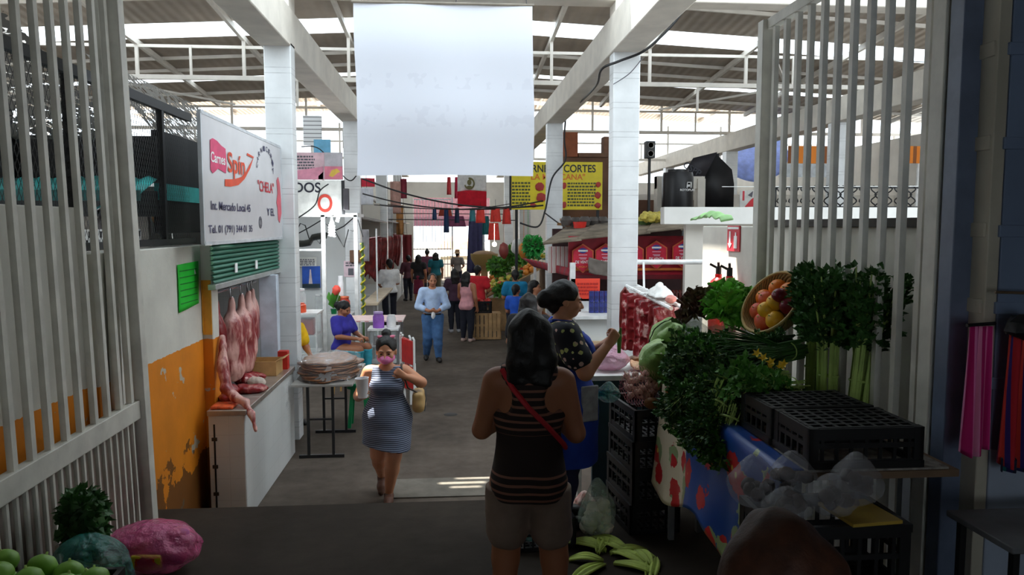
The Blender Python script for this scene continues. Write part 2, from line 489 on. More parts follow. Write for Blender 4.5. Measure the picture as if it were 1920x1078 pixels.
# near right pillar, painted blue-grey with block bands
M_blue = mat_twotone('pillar_blue_paint', (122, 140, 170), (176, 188, 208), 1.72, (120, 124, 136), (150, 158, 176))
M_beige = mat('pillar_beige_paint', (188, 182, 165), 0.55, var=0.12, scale=3, bump=0.2)
m = MB(); m.bx(2.27, 3.6, 2.93, 3.16, 0.4, 4.9)
for z in (1.98, 2.30, 2.62, 2.98, 3.36, 3.74):
    m.bx(2.255, 3.6, 2.922, 3.17, z, z + 0.05)
m.cur = 1; m.bx(2.215, 2.268, 2.935, 3.155, 0.4, 4.9)
for z in (1.75, 2.30, 2.62, 2.98, 3.36, 3.74): m.bx(2.205, 2.25, 2.95, 3.14, z, z + 0.06)
struct(m.build('column', [M_blue, M_beige], bev=0.004), 'blue and beige block pillar beside the right gate')
# entrance enclosure behind and beside the viewer
M_dark_ent = mat('entrance_plaster', (120, 112, 100), 0.8)
m = MB(); m.bx(-9, 9, -5, 5.8, 4.8, 4.92)
struct(m.build('ceiling', M_dark_ent), 'flat roof over the entrance')
m = MB(); m.bx(-3.3, -3.1, -5, 2.6, 0.3, 4.8); m.bx(-9, -3.1, 2.5, 2.6, 0.3, 4.8)
struct(m.build('wall_entrance_left', M_dark_ent), 'plaster wall of the entrance')
m = MB(); m.bx(3.4, 3.6, -5, 3.16, 0.3, 4.8); m.bx(3.4, 9, 3.06, 3.16, 0.0, 4.8)
struct(m.build('wall_entrance_right', M_dark_ent), 'plaster wall of the entrance')
m = MB(); m.bx(-3.3, -1.3, -5.1, -5, 0.3, 4.8); m.bx(1.6, 3.6, -5.1, -5, 0.3, 4.8); m.bx(-1.3, 1.6, -5.1, -5, 3.5, 4.8)
struct(m.build('wall_back', M_dark_ent), 'back wall of the entrance with its doorway')

# unseen translucent sheet added over the gap; slots aimed to cast the sun patches
def mat_translucent(name, rgb, k=0.6):
    t = NT(name); t.n.remove(t.b); out = t.n['Material Output']
    a = t.new('ShaderNodeBsdfTranslucent'); a.inputs[0].default_value = sc(lin(rgb), k)
    d = t.new('ShaderNodeBsdfDiffuse'); d.inputs[0].default_value = lin(rgb)
    x = t.new('ShaderNodeMixShader'); x.inputs[0].default_value = 0.25
    t.link(a.outputs[0], x.inputs[1]); t.link(d.outputs[0], x.inputs[2]); t.link(x.outputs[0], out.inputs[0])
    return t.m
M_fibre = mat_translucent('translucent_roof_sheet', (222, 236, 250), 0.42)
ZG = 6.7
SUN_SLOTS = [(1.27, 1.67, 7.5, 8.75), (-3.17, -2.98, 8.05, 8.45), (-2.15, -1.91, 8.44, 8.70), (-1.5, -1.2, 9.08, 9.11), (-1.62, -1.15, 9.2, 9.24), (-1.45, -1.05, 9.34, 9.37)]
XS = sorted({-9.0, 9.0} | {v for q in SUN_SLOTS for v in q[:2]}); YS = sorted({5.6, 10.2} | {v for q in SUN_SLOTS for v in q[2:]})
m = MB()
for i in range(len(XS) - 1):
    for j in range(len(YS) - 1):
        a, b, c_, d_ = XS[i], XS[i + 1], YS[j], YS[j + 1]
        if any(q[0] < (a + b) / 2 < q[1] and q[2] < (c_ + d_) / 2 < q[3] for q in SUN_SLOTS): continue
        m.add([(a, c_, ZG), (b, c_, ZG), (b, d_, ZG), (a, d_, ZG)], [(0, 1, 2, 3)])
struct(m.build('ceiling_sun_mask', M_fibre, smooth=0), 'added translucent sheet out of view, slotted to shape the sun patches')

# hall roof: ridge along the aisle, falling away from the viewer
def ZR(x, y): return 7.95 - 0.076 * y - 0.05 * abs(x)
def mat_corr(name, rgb):
    t = NT(name); X = t.xyz(); c = lin(rgb)
    w = t.math('SINE', t.math('MULTIPLY', X[0], 32.0))
    t.base(t.ramp(t.noise(0.8, 4), [(0.3, sc(c, 0.7)), (0.7, sc(c, 1.15))])); t.b.inputs['Roughness'].default_value = 0.45
    t.b.inputs['Metallic'].default_value = 0.25
    t.bump(w, 0.35, 0.02); return t.m
M_roof = mat_corr('corrugated_roof', (178, 165, 150))
def roof_strip(y0, y1, mt, nm, lb, xs=(-15, 0, 15)):
    q = MB()
    for a, b in zip(xs[:-1], xs[1:]):
        q.add([(a, y0, ZR(a, y0)), (b, y0, ZR(b, y0)), (b, y1, ZR(b, y1)), (a, y1, ZR(a, y1))], [(0, 1, 2, 3)])
    return struct(q.build(nm, mt, smooth=0), lb)
cuts = [9.6, 15.15, 16.0, 18.9, 19.2, 21.2]
for i in range(len(cuts) - 1):
    if i % 2 == 0: roof_strip(cuts[i], cuts[i + 1], M_roof, 'ceiling_hall', 'corrugated metal roof of the market hall')
    else: roof_strip(cuts[i], cuts[i + 1], M_fibre, 'ceiling_rooflight', 'translucent strip across the hall roof')
# second, taller nave beyond: narrow translucent strips between opaque sheets
ZR1 = ZR
def ZR(x, y): return ZR1(x, y) if y <= 21.2 else 9.5 - 0.045 * (y - 21.2) - 0.06 * abs(x)
y = 21.2; k = 0
while y < 38:
    y2 = y + (1.5 if k % 2 == 0 else 0.75)
    roof_strip(y, y2, M_roof if k % 2 == 0 else M_fibre, 'ceiling_far', 'roof sheet of the taller far nave', (-15, 0, 15)); y = y2; k += 1

# columns and beams
COL = [9.3, 15.8, 22.3, 28.8]
for k, y in enumerate(COL):
    for s, side in ((-1, 'left'), (1, 'right')):
        m = MB(); x0, x1 = (-2.23, -1.91) if s < 0 else (2.0, 2.34)
        m.bx(x0, x1, y, y + 0.24, 0, 4.85)
        struct(m.build('column', M_block, bev=0.012), '%s white glazed block column, %s along the aisle' % (side, ('first', 'second', 'third', 'fourth')[k]))
for y in (15.8, 22.3, 28.8):
    m = MB(); m.bx(8.3, 8.66, y, y + 0.36, 0, 4.9)
    struct(m.build('column', M_block, bev=0.012), 'white block column of the outer right row')
for x0, x1 in ((-2.27, -1.91), (1.98, 2.34)):
    m = MB(); m.bx(x0, x1, 5.82, 34, 4.8, 5.26)
    struct(m.build('beam', M_beam, bev=0.015), 'long concrete beam over the aisle columns')
m = MB(); m.bx(8.3, 8.66, 9, 34, 4.9, 5.42); struct(m.build('beam', M_beam, bev=0.015), 'concrete beam over the outer right columns')
m = MB(); m.bx(-2.24, 9.0, 9.3, 9.6, 5.42, 5.86); struct(m.build('beam', M_beam, bev=0.015), 'cross beam above the first columns')
for x0, x1 in ((-2.22, -1.92), (2.02, 2.32)):
    m = MB(); m.bx(x0, x1, 9.3, 9.64, 5.26, 6.6); struct(m.build('column', M_beam), 'short post above the first column')

# roof trusses of white square tube
def truss(y, x0, x1, zb, step=2.1):
    m = MB(); n = int(round((x1 - x0) / step))
    m.bar((x0, y, zb), (x1, y, zb), 0.075, 0.09)
    m.bar((x0, y + 0.03, zb + 0.62), (x1, y + 0.03, zb + 0.62), 0.05, 0.06)
    for i in range(n + 1):
        x = x0 + (x1 - x0) * i / n
        m.bar((x, y, zb), (x, y, min(ZR(x, y), zb + 1.3) if y > 21 else ZR(x, y)), 0.06)
    for i in range(n):
        x = x0 + (x1 - x0) * (i + 0.5) / n
        m.bar((x, y, zb), (x, y, zb - 0.55 if i % 2 else zb + 0.62), 0.045)
    return struct(m.build('beam_truss', M_steel_white), 'white steel roof truss')
for y, zb in ((15.9, 5.65), (22.4, 5.45), (28.9, 5.2)):
    truss(y, -14.7, 14.7, zb)
m = MB()
for x in (-12.6, -10.5, -8.4, -6.3, -4.2, -2.1, 2.1, 4.2, 6.3, 8.4, 10.5, 12.6):
    m.bar((x, 9.6, ZR(x, 9.6) - 0.09), (x, 21.2, ZR(x, 21.2) - 0.09), 0.07, 0.11); m.bar((x, 21.3, ZR(x, 21.3) - 0.09), (x, 38, ZR(x, 38) - 0.09), 0.07, 0.11)
struct(m.build('beam_rafters', M_steel_white), 'white steel rafters under the roof sheets')
m = MB()
for y in (11.2, 13.8, 17.2, 18.1, 20.2, 21.4, 23.8, 26.8):
    m.bar((-14.7, y, ZR(-14.7, y) - 0.04), (0, y, ZR(0, y) - 0.04), 0.05, 0.07); m.bar((0, y, ZR(0, y) - 0.04), (14.7, y, ZR(14.7, y) - 0.04), 0.05, 0.07)
struct(m.build('beam_purlins', M_steel_white), 'white steel purlins under the roof sheets')
# diagonal wind braces seen against the sheets
m = MB()
for x in (-9.5, -5.3, 5.3, 9.5):
    s = 1 if x > 0 else -1
    m.bar((x, 12.6, 5.95), (x + 1.9 * s, 15.9, 5.65), 0.05); m.bar((x + 2 * s, 15.9, 5.65), (x, 19.1, 5.62), 0.045)
struct(m.build('beam_braces', M_steel_white), 'thin diagonal steel braces')
# outer walls, raised to cut side light, and the far facade with its gateway
M_far = mat('far_wall_paint', (206, 200, 190), 0.7, var=0.1, scale=1)
m = MB(); m.bx(-12.2, -12, 9, 34, 0, 5.2); struct(m.build('wall_hall_left', M_far), 'outer wall of the hall, raised to cut side light')
m = MB(); m.bx(13, 13.2, 9, 34, 0, 5.2); struct(m.build('wall_hall_right', M_far), 'outer wall of the hall, raised to cut side light')
m = MB(); m.bx(-12, -1.75, 34, 34.2, 0, 4.6); m.bx(1.7, 13, 34, 34.2, 0, 4.6); m.bx(-1.75, 1.7, 34, 34.2, 3.9, 4.6)
struct(m.build('wall_far', M_far), 'far wall of the market with its gateway')

# ================================================================== GATES
M_gate = mat('gate_grey_paint', (214, 211, 200), 0.45, var=0.12, scale=5, bump=0.08)
M_gate_panel = mat('gate_brown_sheet', (120, 104, 92), 0.6, var=0.15, scale=3)
M_black = mat('black_steel', (24, 24, 26), 0.5, var=0.2)
def gate(name, label, x, y0, y1, z1, tilt, rail_z, n, side, low):
    """barred gate leaf lying along the aisle; y1 is its far, free end"""
    t = thing(name, label, 'gate', (x, (y0 + y1) / 2, RAMP((y0 + y1) / 2)))
    t.rotation_euler = (0, tilt, 0)
    L = (y1 - y0) / 2; b = RAMP((y0 + y1) / 2)
    def zb(y): return RAMP(y + (y0 + y1) / 2) - b + 0.03
    top = z1 - b
    m = MB(); m.bx(-0.06, 0.06, L - 0.09, L, zb(L), top); m.build('stile', M_gate, t, world=False, bev=0.004)
    m = MB(); m.bx(-0.045, 0.045, -L, -L + 0.09, zb(-L), top); m.build('stile', M_gate, t, world=False, bev=0.004)
    m = MB(); m.bar((0, -L, top - 0.03), (0, L, top - 0.03), 0.06, 0.07); m.build('top_rail', M_gate, t, world=False, bev=0.004)
    if rail_z:
        m = MB(); m.bar((0, -L, rail_z - b - 0.02), (0, L - 0.09, rail_z - b), 0.06, 0.12, up=(0, 0, 1)); m.build('middle_rail', M_gate, t, world=False, bev=0.004)
    zlo = (rail_z - b) if rail_z else None
    for i in range(1, n):
        y = -L + 2 * L * i / n
        m = MB(); m.bar((0, y, zlo if zlo else zb(y)), (0, y, top - 0.05), 0.032, 0.038, up=(0, 1, 0)); m.build('bar', M_gate, t, world=False)
    if low:
        for i in range(1, n * 2):
            y = -L + 2 * L * i / (n * 2)
            m = MB(); m.bar((0, y, zb(y)), (0, y, zlo), 0.02, 0.02, up=(0, 1, 0)); m.build('bar', M_gate, t, world=False)
        m = MB(); m.add([(-0.03, -L, zb(-L)), (-0.03, L - 0.09, zb(L)), (-0.03, L - 0.09, zlo), (-0.03, -L, zlo - 0.02)], [(0, 1, 2, 3)])
        m.build('sheet_panel', M_gate_panel, t, world=False, solid=0.004)
    m = MB(); m.bar((0, -L, zb(-L) + 0.03), (0, L, zb(L) + 0.03), 0.05, 0.06); m.build('bottom_rail', M_gate, t, world=False)
    for z in (0.5, top * 0.55, top - 0.5):
        m = MB(); m.cyl((0.0, -L - 0.02, z - 0.06), (0.0, -L - 0.02, z + 0.06), 0.02); m.build('hinge', M_gate, t, world=False)
    return t
gate('barred_gate', 'tall grey barred gate leaf swung open in front of the orange and white wall', -2.05, 2.8, 5.07, 4.55, math.radians(-1.5), 1.47, 14, -1, True)
gate('barred_gate', 'tall grey barred gate leaf swung open behind the celery and herb table', 2.17, 3.14, 5.13, 4.06, 0.0, None, 12, 1, False)
m = MB(); m.bx(-2.27, -2.19, 5.08, 5.2, RAMP(5.1), 4.8); struct(m.build('trim_3', mat('jamb_paint', (205, 204, 196), 0.4), bev=0.004), 'steel jamb post of the left gate')
m = MB(); m.bx(2.13, 2.24, 3.03, 3.12, 0.6, 4.8); struct(m.build('trim_4', mat('jamb_paint_blue', (104, 116, 140), 0.4, var=0.15), bev=0.004), 'blue-grey steel jamb post of the right gate')

# ================================================================== BANNER on the cross beam
t = thing('cloth_banner', 'large blank white cloth banner hanging over the aisle', 'banner', (-0.08, 9.1, 3.25))
def bn(u, v):
    x = -1.13 + u * 2.11; z = 3.26 + v * 2.01
    y = 9.1 + 0.02 * math.sin(u * 9 + v * 2) + 0.035 * math.sin(u * 3.1 + 1) * (1 - v) + 0.012 * math.sin(v * 14)
    return (x + 0.012 * math.sin(v * 5), y, z + 0.012 * math.sin(u * PI))
m = MB(); m.sheet(bn, 40, 36)
nt = NT('banner_cloth'); c_ = lin((236, 240, 250))
tr = nt.new('ShaderNodeBsdfTranslucent'); tr.inputs[0].default_value = c_
mxs = nt.new('ShaderNodeMixShader'); mxs.inputs[0].default_value = 0.35
X_ = nt.xyz()
# ghost of the print on the other side of the cloth: two rows of faint smudges
row = nt.math('MAXIMUM', nt.math('LESS_THAN', nt.math('ABSOLUTE', nt.math('SUBTRACT', X_[2], 1.13)), 0.09), nt.math('LESS_THAN', nt.math('ABSOLUTE', nt.math('SUBTRACT', X_[2], 0.72)), 0.13))
sm = nt.math('MULTIPLY', row, nt.math('MULTIPLY', nt.math('GREATER_THAN', nt.noise(5.5, 2), 0.56), 0.10))
nt.base(nt.mix(sm, c_, lin((150, 150, 170)))); nt.b.inputs['Roughness'].default_value = 0.8
out = nt.n['Material Output']
nt.link(nt.b.outputs[0], mxs.inputs[1]); nt.link(tr.outputs[0], mxs.inputs[2]); nt.link(mxs.outputs[0], out.inputs[0])
m.build('cloth', nt.m, t)
m = MB(); m.tube([(-1.16, 9.1, 5.275), (0.99, 9.1, 5.28)], 0.017); m.build('top_rod', mat('rod_grey', (120, 112, 100), 0.5), t)
m = MB()
for x in (-1.05, 0.06, 0.9):
    m = MB(); m.tube([(x, 9.1, 5.28), (x + 0.01, 9.3, 5.46)], 0.006, 6); m.build('rope', M_black, t)
pass

# ================================================================== LEFT MEAT STALL
M_signwhite = mat('sign_white_sheet', (205, 203, 206), 0.25, var=0.05, scale=2, bump=0.12, bscale=5)
M_navy = mat('sign_navy_letters', (44, 42, 84), 0.5)
M_red = mat('sign_red', (205, 45, 60), 0.5)
M_pink = mat('sign_pink', (222, 62, 112), 0.5)
M_orange = mat('sign_orange', (226, 72, 28), 0.5)
M_whitep = mat('sign_white_print', (245, 243, 240), 0.5)
M_greyp = mat('sign_grey_print', (90, 88, 96), 0.5)
SX = -2.05
def sgn(px, py): return AX(px, py, SX)
p00, p10, p11, p01 = sgn(384, 459), sgn(530, 440), sgn(530, 264), sgn(380, 221)
y0, y1 = p00.y, p10.y; zb_, zt_ = 2.515, 3.60
t = thing('shop_sign', 'big white butcher sign with pink and orange logo above the green shutter', 'sign', (SX, (y0 + y1) / 2, zb_))
m = MB(); m.bx(SX - 0.02, SX, y0, y1, zb_, zt_); m.build('panel', M_signwhite, t, bev=0.004)
m = MB()
for a, b in (((y0, zb_), (y1, zb_)), ((y0, zt_), (y1, zt_)), ((y0, zb_), (y0, zt_)), ((y1, zb_), (y1, zt_))):
    m.bar((SX - 0.012, a[0], a[1]), (SX - 0.012, b[0], b[1]), 0.03, 0.03)
m.build('frame', mat('sign_frame_alu', (206, 210, 214), 0.4, 0.2), t)
YD, ZD = (0, 1, 0), (0, 0, 1)
def S2(px, py):   # point on the sign seen at that spot of the photograph
    p = sgn(px, py); return Vector((SX, p.y, p.z))
def poly_on(pxs, mt, nm, off=0.003):
    q = MB(); pts = [S2(*p) for p in pxs]
    q.prism([(SX + off, p.y, p.z) for p in pts], (0.002, 0, 0)); return q.build(nm, mt, t, smooth=0)
poly_on([(393, 262), (398, 259), (406, 264), (414, 273), (422, 279), (424, 310), (423, 325), (416, 321), (408, 316), (402, 322), (398, 325), (394, 318)], M_pink, 'logo_flag')
poly_on([(421, 336), (438, 336), (452, 332), (461, 321), (468, 308), (474, 297), (462, 291), (463, 287), (475, 294), (468, 316), (458, 335), (446, 347), (432, 350), (421, 349)], M_orange, 'logo_swoosh', 0.004)
def stext(body, px0, py0, px1, py1, mt, nm='lettering', thick=0.004):
    a, b = S2(px0, py1), S2(px1, py1); c2 = S2(px0, py0)
    return text(body, mt, t, (SX + 0.001, a.y, a.z), YD, ZD, b.y - a.y, c2.z - a.z, nm, thick)
stext('Carnes', 394, 283, 421, 303, M_whitep, thick=0.006)
stext('Spín', 427, 284, 459, 334, M_orange, thick=0.006)
stext('"CHELA"', 483, 337, 513, 358, M_red)
stext('Int. Mercado Local 45', 395, 376, 469, 393, M_navy)
stext('Tel. 01 (791) 344 01 35', 391, 422, 473, 442, M_navy)
stext('Y EL', 500, 390, 514, 404, M_navy)
ch = 'CARNICERIA'
for i, c1 in enumerate(ch):
    u = i / (len(ch) - 1); ang = PI * (1 - u)
    px = 497 + 14 * -math.cos(PI * u); py = 313 - 34 * math.sin(PI * u)
    a = S2(px - 1.6, py + 4); b = S2(px + 1.6, py + 4); c2 = S2(px, py - 5)
    tl = (0.5 - u) * 1.5
    text(c1, M_navy, t, (SX, a.y, a.z), (0, math.cos(tl), math.sin(tl)), (0, -math.sin(tl), math.cos(tl)), max(b.y - a.y, 0.03), c2.z - a.z, 'lettering', 0.004)
# round stamp and the red standing figure mark
q = MB(); cc = S2(488, 417)
q.lathe([(0.045, 0), (0.065, 0), (0.065, 0.003), (0.045, 0.003), (0.045, 0)], (SX + 0.001, cc.y, cc.z), 20, (0, PI / 2, 0))
q.bx(SX, SX + 0.003, cc.y - 0.015, cc.y + 0.015, cc.z - 0.04, cc.z + 0.04)
q.build('stamp_mark', M_greyp, t)
poly_on([(518, 338), (521, 332), (524, 345), (526, 372), (527, 400), (524, 418), (521, 412), (520, 390), (518, 380), (520, 362)], mat('sign_pale_red', (222, 96, 110), 0.5), 'figure_mark')

# green roller shutter half rolled down, with two tags
M_green = mat('shutter_green', (58, 116, 96), 0.4, var=0.1, scale=3)
y0s, y1s = AX(397, 500, -2.12).y, AX(525, 490, -2.12).y
zs = 2.14
t = thing('roller_shutter', 'green roller shutter half lowered under the butcher sign', 'shutter', (-2.12, (y0s + y1s) / 2, zs))
m = MB(); n = 9; hh = (2.53 - zs) / n
for i in range(n):
    z = zs + i * hh
    prof = [(-2.14, z), (-2.115, z + 0.006), (-2.10, z + hh / 2), (-2.115, z + hh - 0.006), (-2.14, z + hh)]
    vs = [(x, y, zz) for y in (y0s, y1s) for x, zz in prof]
    m.add(vs, [(j, j + 1, j + 6, j + 5) for j in range(4)])
m.build('slats', M_green, t, smooth=0)
m = MB(); m.bx(-2.16, -2.09, y0s, y1s, zs - 0.045, zs + 0.004); m.build('bottom_bar', mat('alu_bar', (190, 192, 190), 0.35, 0.5), t, bev=0.004)
for px, py in ((443, 502), (481, 496)):
    a = AX(px, py, -2.09); m = MB(); m.bx(-2.095, -2.088, a.y - 0.04, a.y + 0.04, a.z - 0.045, a.z + 0.045); m.build('tag', M_whitep, t)

# stall shell
M_tile = None
def mat_tile(name, rgb, sx=0.2, rough=0.2, grout=0.75):
    t = NT(name); X = t.xyz(); c = lin(rgb); g = None
    for a in range(3):
        f = t.math('FRACT', t.math('DIVIDE', t.math('ADD', X[a], 20.003), sx)); l = t.math('LESS_THAN', f, 0.025)
        g = l if g is None else t.math('MAXIMUM', g, l)
    t.base(t.mix(t.math('MULTIPLY', g, 0.5), t.ramp(t.noise(2), [(0.3, sc(c, 0.92)), (0.7, c)]), sc(c, grout))); t.b.inputs['Roughness'].default_value = rough
    return t.m
M_tile = mat_tile('white_tile', (226, 228, 226))
m = MB(); m.bx(-4.9, -4.8, 6.6, 9.6, 0, 3.3); m.bx(-4.8, -2.3, 9.35, 9.42, 0, 3.3)
struct(m.build('wall_stall', M_tile), 'tiled back wall of the meat stall')
m = MB(); m.bx(-4.8, -2.5, 6.7, 9.3, 2.95, 3.0); struct(m.build('ceiling_stall', mat('stall_ceiling', (120, 116, 110), 0.7)), 'ceiling sheet of the meat stall')
# counter
CY0, CY1, CX = 6.72, 8.78, -1.86
t = thing('tiled_counter', 'white tiled butcher counter along the aisle', 'counter', (-2.2, 7.75, 0))
m = MB(); m.bx(-2.18, CX, CY0, CY1, 0, 0.98); m.build('body', M_tile, t, bev=0.01)
m = MB(); m.bx(-2.42, CX + 0.02, CY0 + 0.5, CY1, 0.981, 1.03); m.bx(-2.18, CX + 0.02, CY0 - 0.03, CY0 + 0.5, 0.981, 1.03)
m.build('worktop', mat('steel_top', (170, 160, 150), 0.3, 0.5), t, bev=0.006)
m = MB(); m.bx(-2.135, -2.12, CY0 - 0.004, CY0 + 0.01, 0.08, 0.9); m.build('door_gap', M_black, t)
for z in (0.25, 0.5, 0.75): m = MB(); m.bx(-2.15, -2.105, CY0 - 0.012, CY0, z, z + 0.03); m.build('hinge', mat('hinge_rust', (70, 60, 50), 0.6, 0.4), t)
# window post and glass side at the far end
single('window_post', MB().bx(-2.22, -2.02, 8.75, 8.87, 1.031, 2.1), mat('post_pale_blue', (200, 210, 222), 0.4), 'pale blue-white post at the far end of the butcher counter', 'post', bev=0.006)

# meat
def mat_meat(name, red, fat, sc_=9, th=0.5, stretch=(1, 1, 0.35)):
    t = NT(name)
    mp = t.new('ShaderNodeMapping'); t.link(t.coord(), mp.inputs[0]); mp.inputs['Scale'].default_value = stretch
    f = t.noise(sc_, 5, mp.outputs[0], 0.6)
    t.base(t.ramp(f, [(0.3, sc(lin(red), 0.5)), (th - 0.02, lin(red)), (th + 0.09, lin(fat)), (0.8, sc(lin(fat), 0.85))]))
    t.b.inputs['Roughness'].default_value = 0.32; t.bump(t.noise(22), 0.35, 0.01); return t.m
M_carc = mat_meat('carcass_pale', (150, 62, 62), (216, 166, 156), 9, 0.45, (1, 1, 0.22))
M_beef = mat_meat('raw_meat_red', (140, 30, 34), (214, 150, 138), 9, 0.6)
M_rib = mat_meat('rib_meat', (150, 34, 42), (226, 186, 178), 13, 0.54, (1, 1, 0.8))
M_chor = mat('sausage_red', (110, 28, 20), 0.35, var=0.3, scale=30, bump=0.2)
M_chrome = mat('chrome', (200, 200, 205), 0.15, 1.0, var=0.03)
M_bone = mat('bone_white', (235, 220, 200), 0.5)
HY = (7.0, 8.7)
t = thing('meat_rail', 'shiny steel hanging rail inside the butcher stall', 'rail', (-2.35, 7.7, 1.99))
m = MB(); m.tube([(-2.3, 7.2, 2.02), (-2.3, 8.9, 2.02)], 0.02); m.build('tube', M_chrome, t)
m = MB(); m.tube([(-2.64, 7.25, 2.0), (-2.64, 8.9, 2.0)], 0.02); m.build('tube', M_chrome, t)
m = MB()
for y in (7.3, 8.85):
    for x in (-2.3, -2.64):
        m = MB(); m.tube([(x, y, 2.02), (x, y, 2.95)], 0.01, 6); m.build('hanger', M_chrome, t)
def hook(p):
    q = MB(); x, y, z = p
    q.tube([(x, y, z + 0.0), (x, y + 0.025, z + 0.03), (x, y, z + 0.055), (x, y - 0.03, z + 0.03), (x, y - 0.02, z - 0.05), (x, y + 0.03, z - 0.09), (x, y + 0.05, z - 0.05)], 0.007, 6)
    return single('meat_hook', q, M_chrome, 'steel S-hook on the butcher rail', 'hook', 'hooks on the butcher rail')
def carcass(seed, L, wd):
    r = random.Random(seed); s = SDF()
    s.cap((0, 0, 0), (0.0, 0.01, -0.22 * L), 0.028, 0.045, k=0.03)
    s.ell((0.0, 0.0, -0.40 * L), (wd * 0.75, wd * 0.6, 0.22 * L), k=0.06)
    s.ell((0.01, 0.02, -0.66 * L), (wd, wd * 0.62, 0.26 * L), k=0.06)
    s.ell((0.0, 0.0, -0.86 * L), (wd * 0.7, wd * 0.5, 0.14 * L), k=0.05)
    s.cap((wd * 0.4, 0, -0.55 * L), (wd * 0.9, 0.02, -0.85 * L), 0.035, 0.02, k=0.03)
    return s
car = []
for i, (y, x, L, wd) in enumerate([(7.34, -2.27, 0.74, 0.14), (7.66, -2.22, 0.84, 0.19), (8.02, -2.22, 0.84, 0.185), (8.36, -2.24, 0.68, 0.16), (8.64, -2.27, 0.6, 0.12), (7.5, -2.7, 0.7, 0.14), (8.0, -2.7, 0.75, 0.15), (8.45, -2.7, 0.7, 0.14)]):
    hook((x, y, 2.0 if x > -2.4 else 1.98))
    lab = ['dark red side of meat hanging nearest the orange wall', 'pale pink skinned carcass hanging second from the orange wall', 'broad pale carcass hanging in the middle of the butcher rail', 'pale carcass hanging just past the middle of the butcher rail', 'pink carcass hanging at the far end of the butcher rail',
           'dark meat on the rear butcher rail, near end', 'dark meat on the rear butcher rail, middle', 'dark meat on the rear butcher rail, far end'][i]
    o = sdf_single('carcass', carcass(i, L, wd), M_beef if i in (0, 5, 6, 7) else M_carc, lab, 'meat', (x, y + 0.02, 1.93 if x > -2.4 else 1.91), 'carcasses on the butcher rail', h=0.012, nz=(0.006, 16, i))
    o.rotation_euler = (0, 0, [1.4, 1.2, 1.0, 1.3, 1.5, 1.2, 1.5, 1.4][i])
# long strip of meat drooping over the counter corner
s = SDF()
pts = [(-2.15, 7.12, 1.62), (-2.12, 7.0, 1.36), (-2.07, 6.92, 1.18), (-1.97, 6.84, 1.11), (-1.87, 6.79, 1.075), (-1.80, 6.72, 0.99), (-1.75, 6.66, 0.85)]
rr = [0.03, 0.05, 0.05, 0.04, 0.034, 0.026, 0.014]
for a, b, r1, r2 in zip(pts[:-1], pts[1:], rr[:-1], rr[1:]): s.cap(np.array(a) - (-1.95, 6.9, 1.03), np.array(b) - (-1.95, 6.9, 1.03), r1, r2, k=0.03)
sdf_single('meat_strip', s, M_carc, 'long pale strip of meat drooping over the counter corner', 'meat', (-1.95, 6.9, 1.03), h=0.01, nz=(0.004, 22, 5))
def slab(L, w, th, seed):
    r = random.Random(seed); s = SDF()
    for i in range(5):
        s.ell((r.uniform(-L, L) * 0.5, r.uniform(-w, w) * 0.4, th * 0.8), (L * 0.45, w * 0.55, th), k=0.03)
    return s
for i, (x, y, L, w, th, mt, lab) in enumerate([
    (-2.05, 7.05, 0.16, 0.11, 0.03, M_beef, 'flat dark red cut of beef lying on the counter behind the drooping strip'),
    (-2.0, 7.42, 0.2, 0.12, 0.04, M_beef, 'red cut of beef lying in the middle of the butcher counter'),
    (-2.2, 7.3, 0.15, 0.11, 0.05, M_beef, 'dark red lump of meat under the hanging carcasses'),
    (-2.12, 7.8, 0.15, 0.12, 0.055, M_rib, 'marbled lump of meat beside the cardboard box'),
    (-1.98, 7.72, 0.12, 0.09, 0.045, mat('tripe_white', (206, 190, 176), 0.4, var=0.2, scale=20, bump=0.4), 'whitish piece of tripe on the counter'),
    (-2.1, 8.02, 0.13, 0.1, 0.04, M_beef, 'red cut of meat beyond the tripe')]):
    sdf_single('meat_cut', slab(L, w, th, i + 3), mt, lab, 'meat', (x, y, 1.036), 'cuts on the butcher counter', h=0.009, nz=(0.006, 30, i))
t = thing('cardboard_box', 'open brown cardboard box at the far end of the butcher counter', 'box', (-2.05, 8.35, 1.03))
M_card = mat('cardboard', (190, 150, 96), 0.8)
m = MB()
for a in ((-2.22, -1.92, 8.2, 8.21), (-2.22, -1.92, 8.5, 8.51), (-2.22, -2.21, 8.21, 8.5), (-1.93, -1.92, 8.21, 8.5)): m.bx(*a, 1.035, 1.19)
m.bx(-2.22, -1.92, 8.2, 8.51, 1.031, 1.037); m.build('body', M_card, t)
m = MB(); m.add([(-1.92, 8.2, 1.19), (-1.92, 8.5, 1.19), (-1.83, 8.5, 1.23), (-1.83, 8.2, 1.23)], [(0, 1, 2, 3)]); m.build('flap', M_card, t, solid=0.004)
single('carton', MB().bx(-1.99, -1.88, 8.58, 8.68, 1.03, 1.24), mat('red_carton', (196, 40, 26), 0.5), 'small red carton on the butcher counter by the post', 'carton', bev=0.004)
single('plastic_jug', MB().lathe([(0.001, 0), (0.05, 0), (0.055, 0.02), (0.055, 0.16), (0.02, 0.2), (0.02, 0.23), (0.001, 0.23)], (-2.5, 8.55, 1.03), 14), mat('jug_blue', (60, 110, 190), 0.3), 'blue plastic jug behind the hanging meat', 'jug')
single('tray_of_mince', MB().box((-2.06, 6.82, 1.046), (0.2, 0.2, 0.03)), mat('orange_marinade', (214, 88, 40), 0.4, var=0.4, scale=25, bump=0.5), 'orange marinated meat spread at the near corner of the counter', 'meat', bev=0.012)

